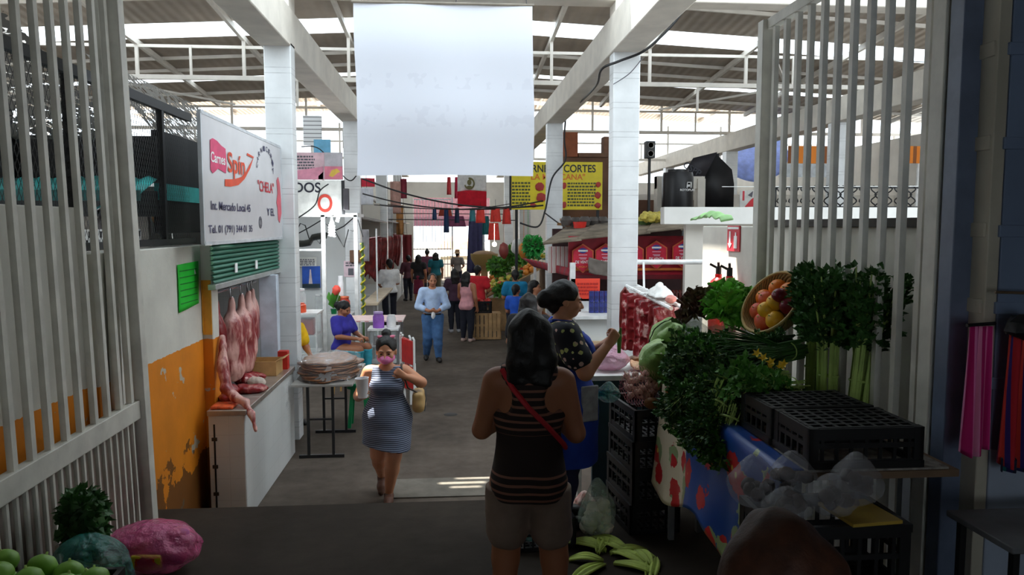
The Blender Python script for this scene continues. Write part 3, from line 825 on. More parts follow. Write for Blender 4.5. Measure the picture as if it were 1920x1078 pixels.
# posters on the wing wall
t = thing('notice', 'bright green paper notice taped to the white wall', 'notice', (-2.28, 6.1, 1.95))
g0, g1 = AX(333, 540, -2.275), AX(372, 540, -2.275)
m = MB(); zt = AX(352, 494, -2.275).z; zl = AX(352, 577, -2.275).z
def gp(u, v): return (-2.272 + 0.004 * math.sin(u * 5 + v * 3), g0.y + (g1.y - g0.y) * u, zl + (zt - zl) * v - 0.02 * (1 - u) * (1 - v) + 0.01 * u)
m.sheet(gp, 8, 10)
m.build('paper', mat('fluorescent_green', (24, 200, 48), 0.7, var=0.06), t, solid=0.002)
m = MB()
for k in range(6):
    z = zl + (zt - zl) * (0.12 + 0.145 * k); m.bx(-2.268, -2.2665, g0.y + 0.04, g1.y - 0.05, z, z + 0.008)
m.build('writing', mat('pen_green', (10, 120, 30), 0.7), t)
oy0, oy1 = AX(379, 590, -2.275).y, AX(398, 590, -2.275).y
t = thing('poster', 'tall orange poster with red print at the wall end', 'poster', (-2.275, (oy0 + oy1) / 2, 1.65))
m = MB(); m.bx(-2.276, -2.268, oy0, min(oy1, 6.97), 1.69, 2.17); m.bx(-2.276, -2.196, 6.968, 6.977, 1.67, 2.17); m.build('paper', mat('poster_orange', (236, 160, 40), 0.6), t)
m = MB()
for k in range(5):
    z = 1.76 + 0.06 * k; m.bx(-2.267, -2.265, oy0 + 0.03, oy0 + 0.1, z, z + 0.02); m.bx(-2.267, -2.265, oy0 + 0.13, oy0 + 0.2, z, z + 0.025)
m.build('print', M_red, t)
single('sticker', MB().bx(-2.277, -2.27, 6.78, 6.86, 2.24, 2.32), M_whitep, 'small white sticker high on the wall end', 'sticker')

# ================================================================== mesh fence and clutter behind the left wall
def mat_mesh(name, rgb, cell=0.05, w=0.2, axes=(1, 2)):
    t = NT(name); X = t.xyz()
    a = t.math('ADD', t.math('DIVIDE', X[axes[0]], cell), t.math('DIVIDE', X[axes[1]], cell * 2))
    b = t.math('SUBTRACT', t.math('DIVIDE', X[axes[0]], cell), t.math('DIVIDE', X[axes[1]], cell * 2))
    l = t.math('MAXIMUM', t.math('LESS_THAN', t.math('FRACT', t.math('ADD', a, 50)), w), t.math('LESS_THAN', t.math('FRACT', t.math('ADD', b, 50)), w))
    t.base(lin(rgb)); t.link(l, t.b.inputs['Alpha']); t.b.inputs['Roughness'].default_value = 0.5; return t.m
M_mesh = mat_mesh('expanded_mesh', (30, 30, 32), 0.045, 0.16)
t = thing('mesh_fence', 'black wire mesh screen standing on top of the left wall', 'fence', (-2.38, 5.2, 2.5))
m = MB(); m.add([(-2.38, 2.0, 2.55), (-2.38, 7.05, 2.55), (-2.38, 7.05, 3.62), (-2.38, 2.0, 3.62)], [(0, 1, 2, 3)]); m.build('wire_mesh', M_mesh, t, smooth=0)
m = MB(); m.bar((-2.38, 2.0, 3.64), (-2.38, 7.1, 3.64), 0.05, 0.07); m.build('top_rail', M_black, t)
m = MB(); m.bar((-2.38, 4.97, 2.53), (-2.38, 7.1, 2.53), 0.05, 0.05); m.build('bottom_rail', M_black, t)
for y in (3.2, 4.92, 6.42):
    m = MB(); m.bar((-2.38, y, 2.52 if y > 4.95 else 2.78), (-2.38, y, 3.62), 0.045); m.build('post', M_black, t)
def mat_net(name, rgb, hole=0.5, scale=26):
    t = NT(name); n = t.noise(scale, 3); l = t.math('GREATER_THAN', n, hole); t.base(lin(rgb)); t.link(l, t.b.inputs['Alpha']); t.b.inputs['Roughness'].default_value = 0.9; return t.m
m = MB(); m.sheet(lambda u, v: (-2.62 - 5.0 * u, 6.45 - 2.6 * v, 3.36 + 0.85 * v + 0.10 * math.sin(u * 13) * math.sin(v * 7)), 30, 20)
tag(m.build('shade_net', mat_net('shade_net_grey', (92, 88, 82), 0.44, 16), smooth=180), 'grey torn shade netting stretched over the side stall behind the mesh', 'netting')
t = thing('side_stall', 'dark side stall with teal awning seen through the mesh', 'stall', (-5.5, 6.4, 0))
m = MB(); m.bx(-9.0, -2.43, 6.44, 6.5, 3.02, 3.40); m.bx(-2.49, -2.43, 6.5, 9.2, 3.02, 3.46); m.build('black_tarp', mat('black_tarp', (16, 16, 18), 0.6, bump=0.4, bscale=4), t)
m = MB(); m.sheet(lambda u, v: (-9.0 + 6.57 * u, 6.1 + 0.34 * v, 2.93 + 0.13 * v + 0.012 * math.sin(u * 300)), 400, 2); m.build('teal_awning', mat('teal_sheet', (64, 190, 186), 0.5), t, solid=0.006)
m = MB(); m.bx(-9.0, -2.43, 6.06, 6.1, 2.86, 2.94); m.build('awning_rail', mat('teal_dark', (30, 90, 88), 0.5), t)
m = MB(); m.bx(-9.0, -2.43, 6.40, 6.44, 2.74, 2.95); m.build('lower_board', mat('dark_board', (38, 34, 34), 0.7), t)
m = MB(); m.bx(-9.0, -2.52, 6.45, 6.5, 0.0, 2.74); m.build('back_board', mat('dull_back_board', (120, 112, 104), 0.7), t)
for x in (-8.6, -5.6, -3.6): m = MB(); m.bx(x, x + 0.06, 6.38, 6.44, 0, 3.6); m.build('post', M_black, t)
m = MB(); m.bx(-2.48, -2.42, 6.5, 9.2, 2.88, 3.02); m.build('teal_awning', mat('teal_sheet', (64, 190, 186), 0.5), t)
m = MB(); m.bx(-2.49, -2.43, 6.5, 9.2, 2.60, 2.88); m.build('lower_board', mat('dark_board', (38, 34, 34), 0.7), t)
m = MB(); m.sheet(lambda u, v: (-2.46 - 0.5 * v, 6.45 + 2.8 * u, 3.46 + 0.6 * v), 16, 8)
tag(m.build('shade_net', mat_net('shade_net_grey', (92, 88, 82), 0.44, 16), smooth=180), 'grey torn shade netting over the black tarp beside the sign', 'netting')
t = thing('lettered_board', 'small black and white lettered board low behind the mesh', 'sign', (-2.56, 5.8, 2.495))
m = MB(); m.bx(-2.58, -2.54, 5.2, 6.35, 2.495, 2.64); m.build('panel', M_whitep, t)
m = MB(); r_ = random.Random(4)
for k in range(26):
    y = 5.25 + k * 0.042; z = 2.52 + 0.06 * (k % 2); m.bx(-2.54, -2.537, y, y + 0.03, z, z + 0.045)
m.build('lettering', M_black, t)
t = thing('round_mirror', 'round chrome rimmed bowl hanging behind the mesh by the sign', 'bowl', (-2.75, 6.25, 2.53))
m = MB(); m.lathe([(0.135, 0.0), (0.15, 0.02), (0.135, 0.04), (0.12, 0.03), (0.105, 0.01), (0.135, 0)], (-2.75, 6.28, 2.69), 28, (PI / 2, 0, 0.3)); m.build('rim', M_chrome, t)
m = MB(); m.ball((-2.75, 6.25, 2.67), (0.1, 0.05, 0.1)); m.build('dark_core', mat('dark_core', (40, 24, 20), 0.5), t)
sdf_single('plucked_chicken', SDF().ell((0, 0, 0), (0.05, 0.045, 0.08)).cap((0, 0, 0.05), (0.01, 0, 0.22), 0.03, 0.012).cap((0.03, 0, -0.05), (0.06, 0, -0.13), 0.02, 0.01), mat('chicken_skin', (214, 160, 110), 0.5), 'pale plucked chicken hanging by the fence post', 'meat', (-2.48, 6.55, 2.75), h=0.01)

# ================================================================== FOLDING TABLE WITH PORK CRACKLING
M_tabletop = mat('table_top_grey', (150, 146, 140), 0.4)
t = thing('folding_table', 'folding table with black legs carrying the crackling stack', 'table', (-1.62, 9.05, 0))
m = MB(); m.bx(-1.835, -1.14, 8.46, 9.75, 0.845, 0.875); m.build('tabletop', M_tabletop, t, bev=0.006)
for y in (8.56, 9.6):
    m = MB(); m.bar((-1.77, y, 0.02), (-1.26, y, 0.02), 0.035); m.build('foot', M_black, t)
    for x in (-1.66, -1.38):
        m = MB(); m.bar((x, y, 0.03), (x, y, 0.845), 0.03); m.build('leg', M_black, t)
    m = MB(); m.bar((-1.66, y, 0.45), (-1.38, y, 0.45), 0.02); m.build('crossbar', M_black, t)
t = thing('crackling_stack', 'stack of brown pork crackling sheets under shiny plastic film on the folding table', 'food', (-1.47, 9.0, 0.876))
M_crack = mat('pork_crackling', (126, 78, 40), 0.4, var=0.45, scale=18, bump=0.5)
r_ = random.Random(5)
for k in range(10):
    zc = 0.888 + 0.0205 * k + 0.008; a0 = r_.uniform(-0.2, 0.2); rx = 0.34 + r_.uniform(-0.05, 0.04); ry = 0.46 + r_.uniform(-0.05, 0.05)
    q = MB()
    def cr(u, v, zc=zc, rx=rx, ry=ry, a0=a0, k=k):
        an = u * 2 * PI + a0; rad = v * (1 + 0.07 * math.sin(3 * an + k) + 0.05 * math.sin(7 * an + 2 * k))
        return (-1.47 + rx * rad * math.cos(an), 9.0 + ry * rad * math.sin(an), zc + 0.005 * math.sin(an * 4 + k) * v + 0.004 * math.sin(an * 9) * v)
    q.sheet(cr, 40, 8); q.build('crackling_sheet', M_crack, t, solid=0.011, smooth=180)
def mat_film(name, rgb=(235, 238, 240), base=0.12):
    t_ = NT(name); t_.base(lin(rgb)); t_.b.inputs['Roughness'].default_value = 0.06
    n = t_.noise(7, 4); t_.link(t_.math('ADD', base, t_.math('MULTIPLY', t_.math('GREATER_THAN', n, 0.58), 0.25)), t_.b.inputs['Alpha'])
    t_.b.inputs['Specular IOR Level'].default_value = 1.0
    t_.bump(t_.noise(16, 5), 0.9, 0.03); return t_.m
M_film = mat_film('plastic_film', base=0.10)
def crumple(p, amp, fr, seed=0):
    p = Vector(p); n = mnoise.noise_vector(p * fr + Vector((seed, seed * 2.3, 1))); n2 = mnoise.noise_vector(p * fr * 2.7 + Vector((seed, 0, 4)))
    return p + amp * n + amp * 0.5 * n2
q = MB()
def film(u, v):
    an = u * 2 * PI; rr_ = min(v * 1.5, 1.0); drop = max(0, v - 0.667) * 3
    p = (-1.48 + 0.37 * rr_ * math.cos(an) * (1 + 0.03 * drop), 9.0 + 0.52 * rr_ * math.sin(an), 1.115 - 0.02 * rr_ - drop * 0.205 + (0.03 * math.sin(an * 11) * drop * 0.4))
    return crumple(p, 0.012, 8)
q.sheet(film, 70, 24); q.build('plastic_film', M_film, t, smooth=180)
q = MB()
def film2(u, v): return crumple((-1.1 + 0.02 * math.sin(v * 6), 8.62 + 0.4 * u, 1.08 - 0.34 * v), 0.03, 9, 3)
q.sheet(film2, 16, 16); q.build('loose_film', M_film, t, smooth=180)
q = MB()
def film3(u, v): return crumple((-1.83 + 0.03 * math.sin(v * 6), 8.3 + 0.08 * u, 1.0 - 0.55 * v), 0.03, 8, 7)
q.sheet(lambda u, v: crumple((-1.81 + 0.01 * math.sin(v * 5), 8.44 - 0.35 * u, 0.95 - 0.4 * v), 0.014, 9, 9), 14, 14)
tag(q.build('plastic_sheet', M_film, None, smooth=180), 'clear crumpled plastic sheet hanging off the far end of the butcher counter', 'plastic sheet')
t = thing('plastic_stool', 'green plastic stool half hidden behind the folding table', 'stool', (-1.25, 9.85, 0))
M_gp = mat('green_plastic', (10, 120, 70), 0.35)
m = MB(); m.lathe([(0.001, 0.6), (0.17, 0.6), (0.18, 0.585), (0.17, 0.52), (0.001, 0.52)], (-1.25, 9.92, 0), 24); m.build('seat', M_gp, t)
for i in range(4):
    a = PI / 4 + i * PI / 2; m = MB(); m.bar((-1.25 + 0.11 * math.cos(a), 9.92 + 0.11 * math.sin(a), 0.53), (-1.25 + 0.17 * math.cos(a), 9.92 + 0.17 * math.sin(a), 0), 0.045, 0.02); m.build('leg', M_gp, t)

# ================================================================== JUICE KIOSK beyond the first left column
M_frame = mat('kiosk_white_frame', (232, 232, 230), 0.4)
M_alu = mat('aluminium', (180, 182, 184), 0.3, 0.7)
M_glass = mat('case_glass', (225, 240, 240), 0.05, trans=0.0, alpha=0.16, var=0.02)
t = thing('juice_kiosk', '', 'kiosk', (-2.9, 14.5, 0))
t['label'] = 'white tube frame of the lit juice kiosk behind the first left column'
for x in (-4.6, -2.45, -1.84):
    m = MB(); m.bar((x, 14.5, 0), (x, 14.5, 2.86), 0.07); m.build('post', M_frame, t)
m = MB(); m.bar((-4.6, 14.5, 2.86), (-1.8, 14.5, 2.86), 0.07); m.build('front_rail', M_frame, t)
m = MB(); m.bar((-1.84, 14.5, 2.86), (-1.84, 15.6, 2.86), 0.06); m.build('side_rail', M_frame, t)
m = MB(); m.bar((-4.6, 14.5, 2.2), (-2.45, 14.5, 2.2), 0.04); m.build('shelf_rail', M_frame, t)
struct(MB().bx(-6.5, -2.24, 16.0, 16.1, 0, 3.4).build('wall_kiosk', M_tile), 'white tiled wall behind the juice kiosk')
struct(MB().bx(-6.5, -6.4, 9.6, 16.0, 0, 3.4).build('wall_kiosk_side', M_tile), 'white tiled side wall of the juice kiosk')
struct(MB().bx(-6.4, -2.25, 14.6, 16.0, 3.42, 3.46).build('ceiling_kiosk_shade', M_frame), 'flat roof sheet added to shade the juice kiosk')  # sheet added over the kiosk to darken its inside; banners rest on it
m = MB(); m.bx(-4.4, -1.95, 14.55, 15.0, 0, 0.95); m.build('counter', M_tile, t)
# cables and hanging pots in the kiosk
t = thing('dark_pan', 'long dark dented pan hung under the kiosk roof', 'pan', (-3.1, 15.2, 2.1))
m = MB(); m.sheet(lambda u, v: (-3.75 + 1.25 * u, 15.0 + 0.3 * v, 2.28 + 0.1 * math.sin(u * 8) * 0.4 + 0.12 * (2 * v - 1) ** 2 + (0.08 if u > 0.75 else 0)), 24, 8); m.build('body', mat('dark_pan', (52, 54, 50), 0.4, 0.3), t, solid=0.01)
m = MB(); m.tube([(-3.6, 15.15, 2.3), (-3.6, 15.15, 3.2)], 0.006, 5); m.build('hanger', M_black, t)
single('wire_bundle', MB().tube([(-3.7 + 1.9 * u / 20, 15.3, 2.5 + 0.2 * math.sin(u * 1.1) + 0.12 * math.sin(u * 2.7)) for u in range(21)], 0.012, 5), M_black, 'tangle of dark wires under the kiosk roof', 'wires')
single('slanted_cable', MB().tube([(-3.4, 15.5, 2.35), (-2.9, 15.5, 2.62), (-2.5, 15.4, 2.85)], 0.012, 5), M_black, 'slanted dark cable left of the kiosk lamp', 'cable')
single('slanted_cable', MB().tube([(-2.6, 15.5, 2.45), (-2.2, 15.5, 2.65), (-1.9, 15.4, 2.9)], 0.012, 5), M_black, 'slanted dark cable right of the kiosk lamp', 'cable')
# energy-saving lamp
t = thing('kiosk_lamp', 'glaring white energy-saving lamp under the kiosk roof', 'lamp', tuple(AY(622, 440, 14.2)))
lp = AY(622, 432, 14.2)
M_lamp = mat('lamp_glow', (255, 255, 255), 0.5, emit=(240, 248, 255), es=22.0)
m = MB(); m.tube([(lp.x + 0.05 * math.cos(a * 0.8), lp.y + 0.05 * math.sin(a * 0.8), lp.z - 0.11 + a * 0.006) for a in range(36)], 0.016, 6); m.build('spiral_tube', M_lamp, t)
m = MB(); m.tube([(lp.x + 0.1, lp.y, lp.z + 0.16), (lp.x + 0.16, lp.y, lp.z + 0.36)], 0.03, 8); m.build('tube', M_lamp, t)
m = MB(); m.lathe([(0.05, 0.1), (0.05, 0.14), (0.025, 0.2), (0.02, 0.26)], tuple(lp), 14); m.build('socket', M_frame, t)
m = MB(); m.tube([(lp.x, lp.y, lp.z + 0.26), (lp.x, 14.47, 2.85)], 0.008, 5); m.build('cord', M_black, t)
pl = bpy.data.lights.new('kiosk_lamp_light', 'POINT'); pl.energy = 35; pl.shadow_soft_size = 0.12; pl.color = (0.93, 0.97, 1)
plo = bpy.data.objects.new('kiosk_lamp_light', pl); C.objects.link(plo); plo.location = (lp.x + 0.05, lp.y - 0.16, lp.z - 0.05)
# signs over the kiosk
def board(name, label, cat, x0, y0, x1, y1, Y, mt, parts=(), th=0.03):
    a, b = AY(x0, y1, Y), AY(x1, y0, Y)
    t_ = thing(name, label, cat, ((a.x + b.x) / 2, Y, a.z))
    pn = MB().bx(a.x, b.x, Y, Y + th, a.z, b.z).build('panel', mt, t_, bev=0.003)
    for p in parts:
        kind = p[0]
        if kind == 't':
            _, body, px0, py0, px1, py1, mm = p[:7]
            c1, c2 = AY(px0, py1, Y), AY(px1, py0, Y)
            text(body, mm, t_, (c1.x, Y - 0.002, c1.z), (1, 0, 0), (0, 0, 1), c2.x - c1.x, c2.z - c1.z, 'lettering', 0.003)
        elif kind == 'r':
            _, nm, px0, py0, px1, py1, mm = p[:7]
            c1, c2 = AY(px0, py1, Y), AY(px1, py0, Y)
            MB().bx(c1.x, c2.x, Y - 0.006, Y - 0.0005, c1.z, c2.z).build(nm, mm, t_)
        elif kind == 'p':
            _, nm, pts_, mm = p
            q_ = MB(); q_.prism([AY(a_, b_, Y - 0.004) for a_, b_ in pts_], (0, -0.004, 0)); q_.build(nm, mm, t_, smooth=0)
        elif kind == 'l':     # ruled lines of unreadable small print
            _, nm, px0, py0, px1, py1, n_, mm = p
            q_ = MB(); rr2 = random.Random(n_ * 7 + int(px0))
            for k in range(n_):
                yy = py0 + (py1 - py0) * (k + 0.5) / n_; xx = px0
                while xx < px1 - 2:
                    w_ = rr2.uniform(2.5, 7); e_ = min(xx + w_, px1)
                    c1, c2 = AY(xx, yy + (py1 - py0) / n_ * 0.28, Y), AY(e_, yy - (py1 - py0) / n_ * 0.28, Y)
                    q_.bx(c1.x, c2.x, Y - 0.006, Y - 0.0005, c1.z, c2.z); xx = e_ + 1.4
            q_.build(nm, mm, t_)
    for o_ in list(t_.children):
        if o_ is not pn: o_.parent = pn
    return t_
M_bwhite = mat('board_white', (222, 222, 216), 0.5)
M_ltr = mat('letter_black', (30, 30, 44), 0.5)
M_rl = mat('letter_red', (206, 70, 56), 0.5)
board('shop_sign', 'white sign with black DOS and a big red O above the juice kiosk', 'sign', 500, 338, 645, 402, 14.3, M_bwhite,
      [('t', 'DOS', 552, 342, 601, 361, M_ltr), ('t', 'O', 596, 364, 623, 398, M_rl), ('r', 'edge', 641, 338, 646, 402, M_black)])
board('shop_sign', 'pink price banner with lines of small print above the kiosk sign', 'sign', 535, 286, 608, 337, 14.9, mat('banner_pink', (232, 196, 204), 0.6),
      [('l', 'print', 556, 291, 590, 318, 5, M_greyp), ('p', 'pink_wave', [(556, 320), (606, 312), (606, 336), (556, 336)], mat('wave_pink', (226, 150, 172), 0.6)), ('p', 'dark_corner', [(597, 330), (606, 322), (606, 336), (597, 336)], mat('dark_magenta', (150, 50, 90), 0.6))])
board('shop_sign', 'small grey and pink sign with a yellow swirl beside the pink banner', 'sign', 609, 286, 642, 337, 14.8, mat('sign_greylilac', (196, 190, 196), 0.6),
      [('r', 'pink_band', 609, 312, 642, 336, mat('band_pink', (226, 130, 150), 0.6)), ('p', 'yellow_swirl', [(617, 330), (622, 319), (632, 316), (638, 322), (632, 325), (624, 332)], mat('swirl_yellow', (228, 190, 80), 0.6))])
single('light_panel', MB().bx(-2.95, -2.6, 16.5, 16.55, 4.1, 4.5), mat('panel_sky_blue', (110, 180, 215), 0.5), 'small sky-blue board high above the pink banner', 'sign')
MB().bar((-2.78, 16.58, 0), (-2.78, 16.58, 4.4), 0.05).build('post', M_frame, bpy.data.objects['light_panel'])
single('louvre_frame', MB().bx(-3.3, -2.9, 17.2, 17.26, 4.45, 5.1), mat_stripes('louvre_white', [(0.75, (236, 236, 236)), (0.25, (150, 150, 150))], 'Z', 0.09), 'white louvred frame high behind the first left column', 'louvre')
MB().bar((-3.1, 17.29, 0), (-3.1, 17.29, 5.0), 0.05).build('post', M_frame, bpy.data.objects['louvre_frame'])
single('power_meter', MB().bx(-2.02, -1.92, 14.2, 14.3, 2.95, 3.35), mat('meter_dark', (70, 66, 70), 0.5), 'dark power meter box beside the kiosk sign', 'meter', bev=0.01)
# poster, jars, cups
board('poster', 'blue poster with a tall pale glass on the kiosk wall', 'poster', 567, 499, 600, 540, 15.9, mat('poster_blue', (40, 84, 176), 0.4, var=0.3, scale=3),
      [('p', 'glass_picture', [(579, 532), (581, 505), (583, 505), (584, 516), (586, 532)], mat('picture_pale', (206, 190, 190), 0.5)), ('r', 'dark_ground', 567, 532, 600, 540, mat('picture_dark', (30, 50, 60), 0.5))])
board('poster', 'white price list with grey lines above the blue poster', 'poster', 553, 482, 593, 500, 15.92, M_bwhite, [('l', 'print', 556, 485, 590, 498, 4, M_greyp)])
board('poster', 'pale pink notice with a dark photo on the second left column', 'poster', 645, 489, 671, 519, 15.78, mat('notice_pink', (226, 200, 208), 0.6), [('r', 'photo', 653, 503, 663, 516, M_greyp), ('l', 'print', 648, 491, 669, 500, 2, M_greyp)], 0.015)
single('brown_box', MB().bx(-2.12, -1.86, 15.66, 15.795, 1.9, 2.15), mat('brown_box', (110, 74, 52), 0.6), 'brown electrical box fixed on the second left column', 'box', bev=0.01)
def jar(x, y, z, r, h, mt, lab, lidm=None, cat='jar', grp=None):
    t_ = thing('jar', lab, cat, (x, y, z), 0, grp)
    MB().lathe([(0.001, 0), (r, 0), (r * 1.02, h * 0.1), (r, h * 0.8), (r * 0.8, h * 0.9), (r * 0.8, h), (0.001, h)], (x, y, z), 14).build('body', mt, t_)
    if lidm: MB().lathe([(0.001, h + 0.001), (r * 0.85, h + 0.001), (r * 0.85, h + 0.03), (0.001, h + 0.035)], (x, y, z), 14).build('lid', lidm, t_)
    return t_
M_or = mat('orange_plastic', (232, 84, 40), 0.35); M_cl = mat('clear_plastic', (225, 228, 228), 0.15, alpha=0.5)
jar(-2.72, 13.35, 1.14, 0.14, 0.16, M_or, 'wide orange tub on the glass case', None, 'tub')
jar(-2.78, 13.62, 1.14, 0.15, 0.36, M_cl, 'clear plastic jug behind the orange tub', M_frame, 'jug')
jar(-2.6, 14.8, 0.955, 0.09, 0.34, M_cl, 'clear blender jar on the kiosk counter', M_frame, 'blender')
jar(-2.12, 14.72, 0.955, 0.12, 0.3, mat('red_fruit_jar', (196, 56, 40), 0.4, var=0.3), 'big jar of red fruit on the kiosk counter', mat('lid_orange', (238, 120, 80), 0.4))
jar(-2.2, 14.9, 0.955, 0.06, 0.72, mat('cup_stack_white', (238, 238, 240), 0.5), 'tall white stack of foam cups on the kiosk counter', None, 'cups')
t = thing('potted_flowers', 'green plant with a coral red flower on the kiosk counter', 'plant', (-2.3, 14.6, 0.955))
q = MB(); r_ = random.Random(3)
MB().lathe([(0.001, 0), (0.05, 0), (0.065, 0.1), (0.001, 0.1)], (-2.3, 14.62, 0.955), 12).build('pot', M_gp, t)
for k in range(40):
    a = r_.uniform(0, 6.28); e = r_.uniform(0.03, 0.13); b = Vector((-2.3, 14.62, 1.06)); c = b + Vector((e * math.cos(a), e * math.sin(a), r_.uniform(0.1, 0.3)))
    d = Vector((0.02, 0.01, 0.02)); q.add([b, c - d, c + Vector((0, 0, 0.04)), c + d], [(0, 1, 2, 3)])
q.build('leaves', mat('leaf_green_bright', (90, 160, 60), 0.6), t)
MB().ball((-2.24, 14.58, 1.42), (0.08, 0.06, 0.09), disp=0.5).build('flower', mat('coral_flower', (240, 90, 74), 0.5), t)
# glass case, left
t = thing('glass_case', 'white framed glass food case at the kiosk corner with red tubs inside', 'display case', (-2.75, 13.5, 0))
m = MB(); m.bx(-3.2, -2.38, 13.2, 13.8, 0, 0.42); m.build('base', M_tile, t)
m = MB()
for x in (-3.2, -2.4):
    for y in (13.2, 13.78): m.bx(x, x + 0.025, y, y + 0.025, 0.42, 1.1)
m.build('corner_posts', M_frame, t); tb = MB().bx(-3.22, -2.36, 13.18, 13.82, 1.1, 1.135).build('top', M_frame, t)
MB().bx(-3.2, -2.38, 13.205, 13.21, 0.43, 1.1).build('glass_pane', M_glass, t); MB().bx(-3.18, -2.4, 13.25, 13.76, 0.72, 0.735).build('shelf', M_frame, t)
single('red_tub', MB().bx(-2.72, -2.45, 13.3, 13.6, 0.736, 1.02), mat('red_tub', (176, 36, 30), 0.4), 'square red tub on the shelf of the kiosk glass case', 'tub', bev=0.02)
single('bread_bag', MB().ball((-2.95, 13.45, 0.84), (0.13, 0.12, 0.1), disp=0.2), mat('pale_bag', (226, 214, 200), 0.4), 'pale bag beside the red tub in the glass case', 'bag')
# striped tape pole
t = thing('taped_pole', 'thin pole wound with yellow and green tape in front of the second left column', 'pole', (-1.7, 14.0, 0))
MB().tube([(-1.66, 14.0, 0), (-1.66, 14.0, 2.35)], 0.022, 8).build('pole', mat('pole_green', (80, 110, 60), 0.5), t)
q = MB(); q.tube([(-1.66 + 0.035 * math.cos(a * 0.5), 14.0 + 0.035 * math.sin(a * 0.5), 0.9 + a * 0.012) for a in range(120)], 0.016, 5); q.build('tape', mat('tape_yellow', (212, 200, 40), 0.5), t)
single('thin_pole', MB().tube([(-1.5, 15.0, 0), (-1.5, 15.0, 2.6)], 0.016, 8), M_frame, 'thin white pole beside the wooden eating counter', 'pole')
# eating counter along the aisle, table with checked cloth
t = thing('eating_counter', 'long pale wooden eating counter along the left of the aisle', 'counter', (-1.72, 15.9, 0))
MB().bx(-1.79, -1.46, 14.7, 18.4, 1.1, 1.145).build('top', mat('pale_wood_top', (196, 178, 152), 0.5, var=0.15, scale=4), t, bev=0.006)
MB().bx(-1.78, -1.72, 14.8, 18.3, 0, 1.1).build('front_panel', M_tile, t)
for y in (14.8, 18.3): MB().bar((-1.52, y, 0), (-1.55, y, 1.1), 0.04).build('leg', M_alu, t)
t = thing('checked_table', 'small table with a red and white checked cloth by the kiosk', 'table', (-1.5, 13.1, 0))
def mat_check(name, a, b, s):
    t_ = NT(name); x = t_.new('ShaderNodeTexChecker'); x.inputs['Scale'].default_value = 1 / s; x.inputs[1].default_value = lin(a); x.inputs[2].default_value = lin(b)
    t_.link(t_.coord(), x.inputs[0]); t_.base(x.outputs[0]); t_.b.inputs['Roughness'].default_value = 0.6; return t_.m
M_chk = mat_check('red_check', (214, 160, 158), (232, 222, 216), 0.07)
MB().bx(-2.0, -0.85, 12.8, 13.6, 1.02, 1.045).build('tablecloth', M_chk, t)
for x, y in ((-1.95, 12.85), (-0.92, 12.85), (-1.95, 13.55), (-0.92, 13.55)): MB().bar((x, y, 0), (x, y, 1.02), 0.035).build('leg', M_alu, t)
t = thing('glass_case', 'aluminium framed glass case with purple and white canisters on top', 'display case', (-1.2, 12.1, 0))
xa, xb = AY(692, 610, 12.0).x, AY(745, 610, 12.0).x
m = MB()
for x in (xa, xb):
    for y in (11.95, 12.35): m = MB(); m.bar((x, y, 0), (x, y, 0.99), 0.03); m.build('post', M_alu, t)
for z in (0.45, 0.72): MB().bx(xa, xb, 11.95, 12.35, z, z + 0.015).build('shelf', M_alu, t)
MB().bx(xa - 0.02, xb + 0.02, 11.93, 12.37, 0.99, 1.02).build('top', M_frame, t)
MB().bx(xa, xb, 11.94, 11.945, 0.46, 0.98).build('glass_pane', M_glass, t)
jar(xa + 0.14, 12.1, 1.02, 0.09, 0.23, mat('purple_plastic', (150, 90, 190), 0.4, var=0.25), 'purple canister on the aluminium glass case', mat('lid_lilac', (196, 170, 220), 0.4), 'canister')
jar(xa + 0.34, 12.15, 1.02, 0.075, 0.2, mat('white_plastic', (232, 230, 228), 0.4), 'white canister beside the purple one', None, 'canister')
for k in range(3):
    jar(xa + 0.1 + 0.14 * k, 12.12, 0.736, 0.05, 0.15, mat('dark_syrup', (90, 26, 30), 0.4), 'dark red bottle on the shelf of the aluminium case', None, 'bottle', 'syrup bottles in the aluminium case')
t0 = None
def folded_chair():
    t_ = thing('folding_chair', 'folding red and white chair leaning by the glass case', 'chair', (0, 0, 0))
    MB().bx(-0.012, 0.012, -0.2, 0.2, 0.62, 0.98).build('backrest', mat('chair_red', (206, 40, 36), 0.4), t_, world=False, bev=0.01)
    MB().bx(0.014, 0.03, -0.19, 0.19, 0.22, 0.58).build('seat', mat('chair_red', (206, 40, 36), 0.4), t_, world=False, bev=0.01)
    for y in (-0.215, 0.215):
        MB().tube([(0.0, y, 0), (0.0, y, 1.0), (0.0, y * 0.8, 1.03)], 0.017, 8).build('leg', M_frame, t_, world=False)
        MB().tube([(0.04, y * 0.9, 0), (0.02, y * 0.9, 0.65)], 0.014, 8).build('leg', M_frame, t_, world=False)
    return t_
fc = folded_chair(); fc.location = (-0.72, 11.25, 0); fc.rotation_euler = (0, 0, 0.42); fc['label'] = 'folded red and white chair leaning by the case, nearer the case'; fc['group'] = 'folded red chairs'
dup(fc, (-0.67, 11.05, 0), 0.5, 'folded red and white chair leaning by the case, nearer the aisle', 'folded red chairs')

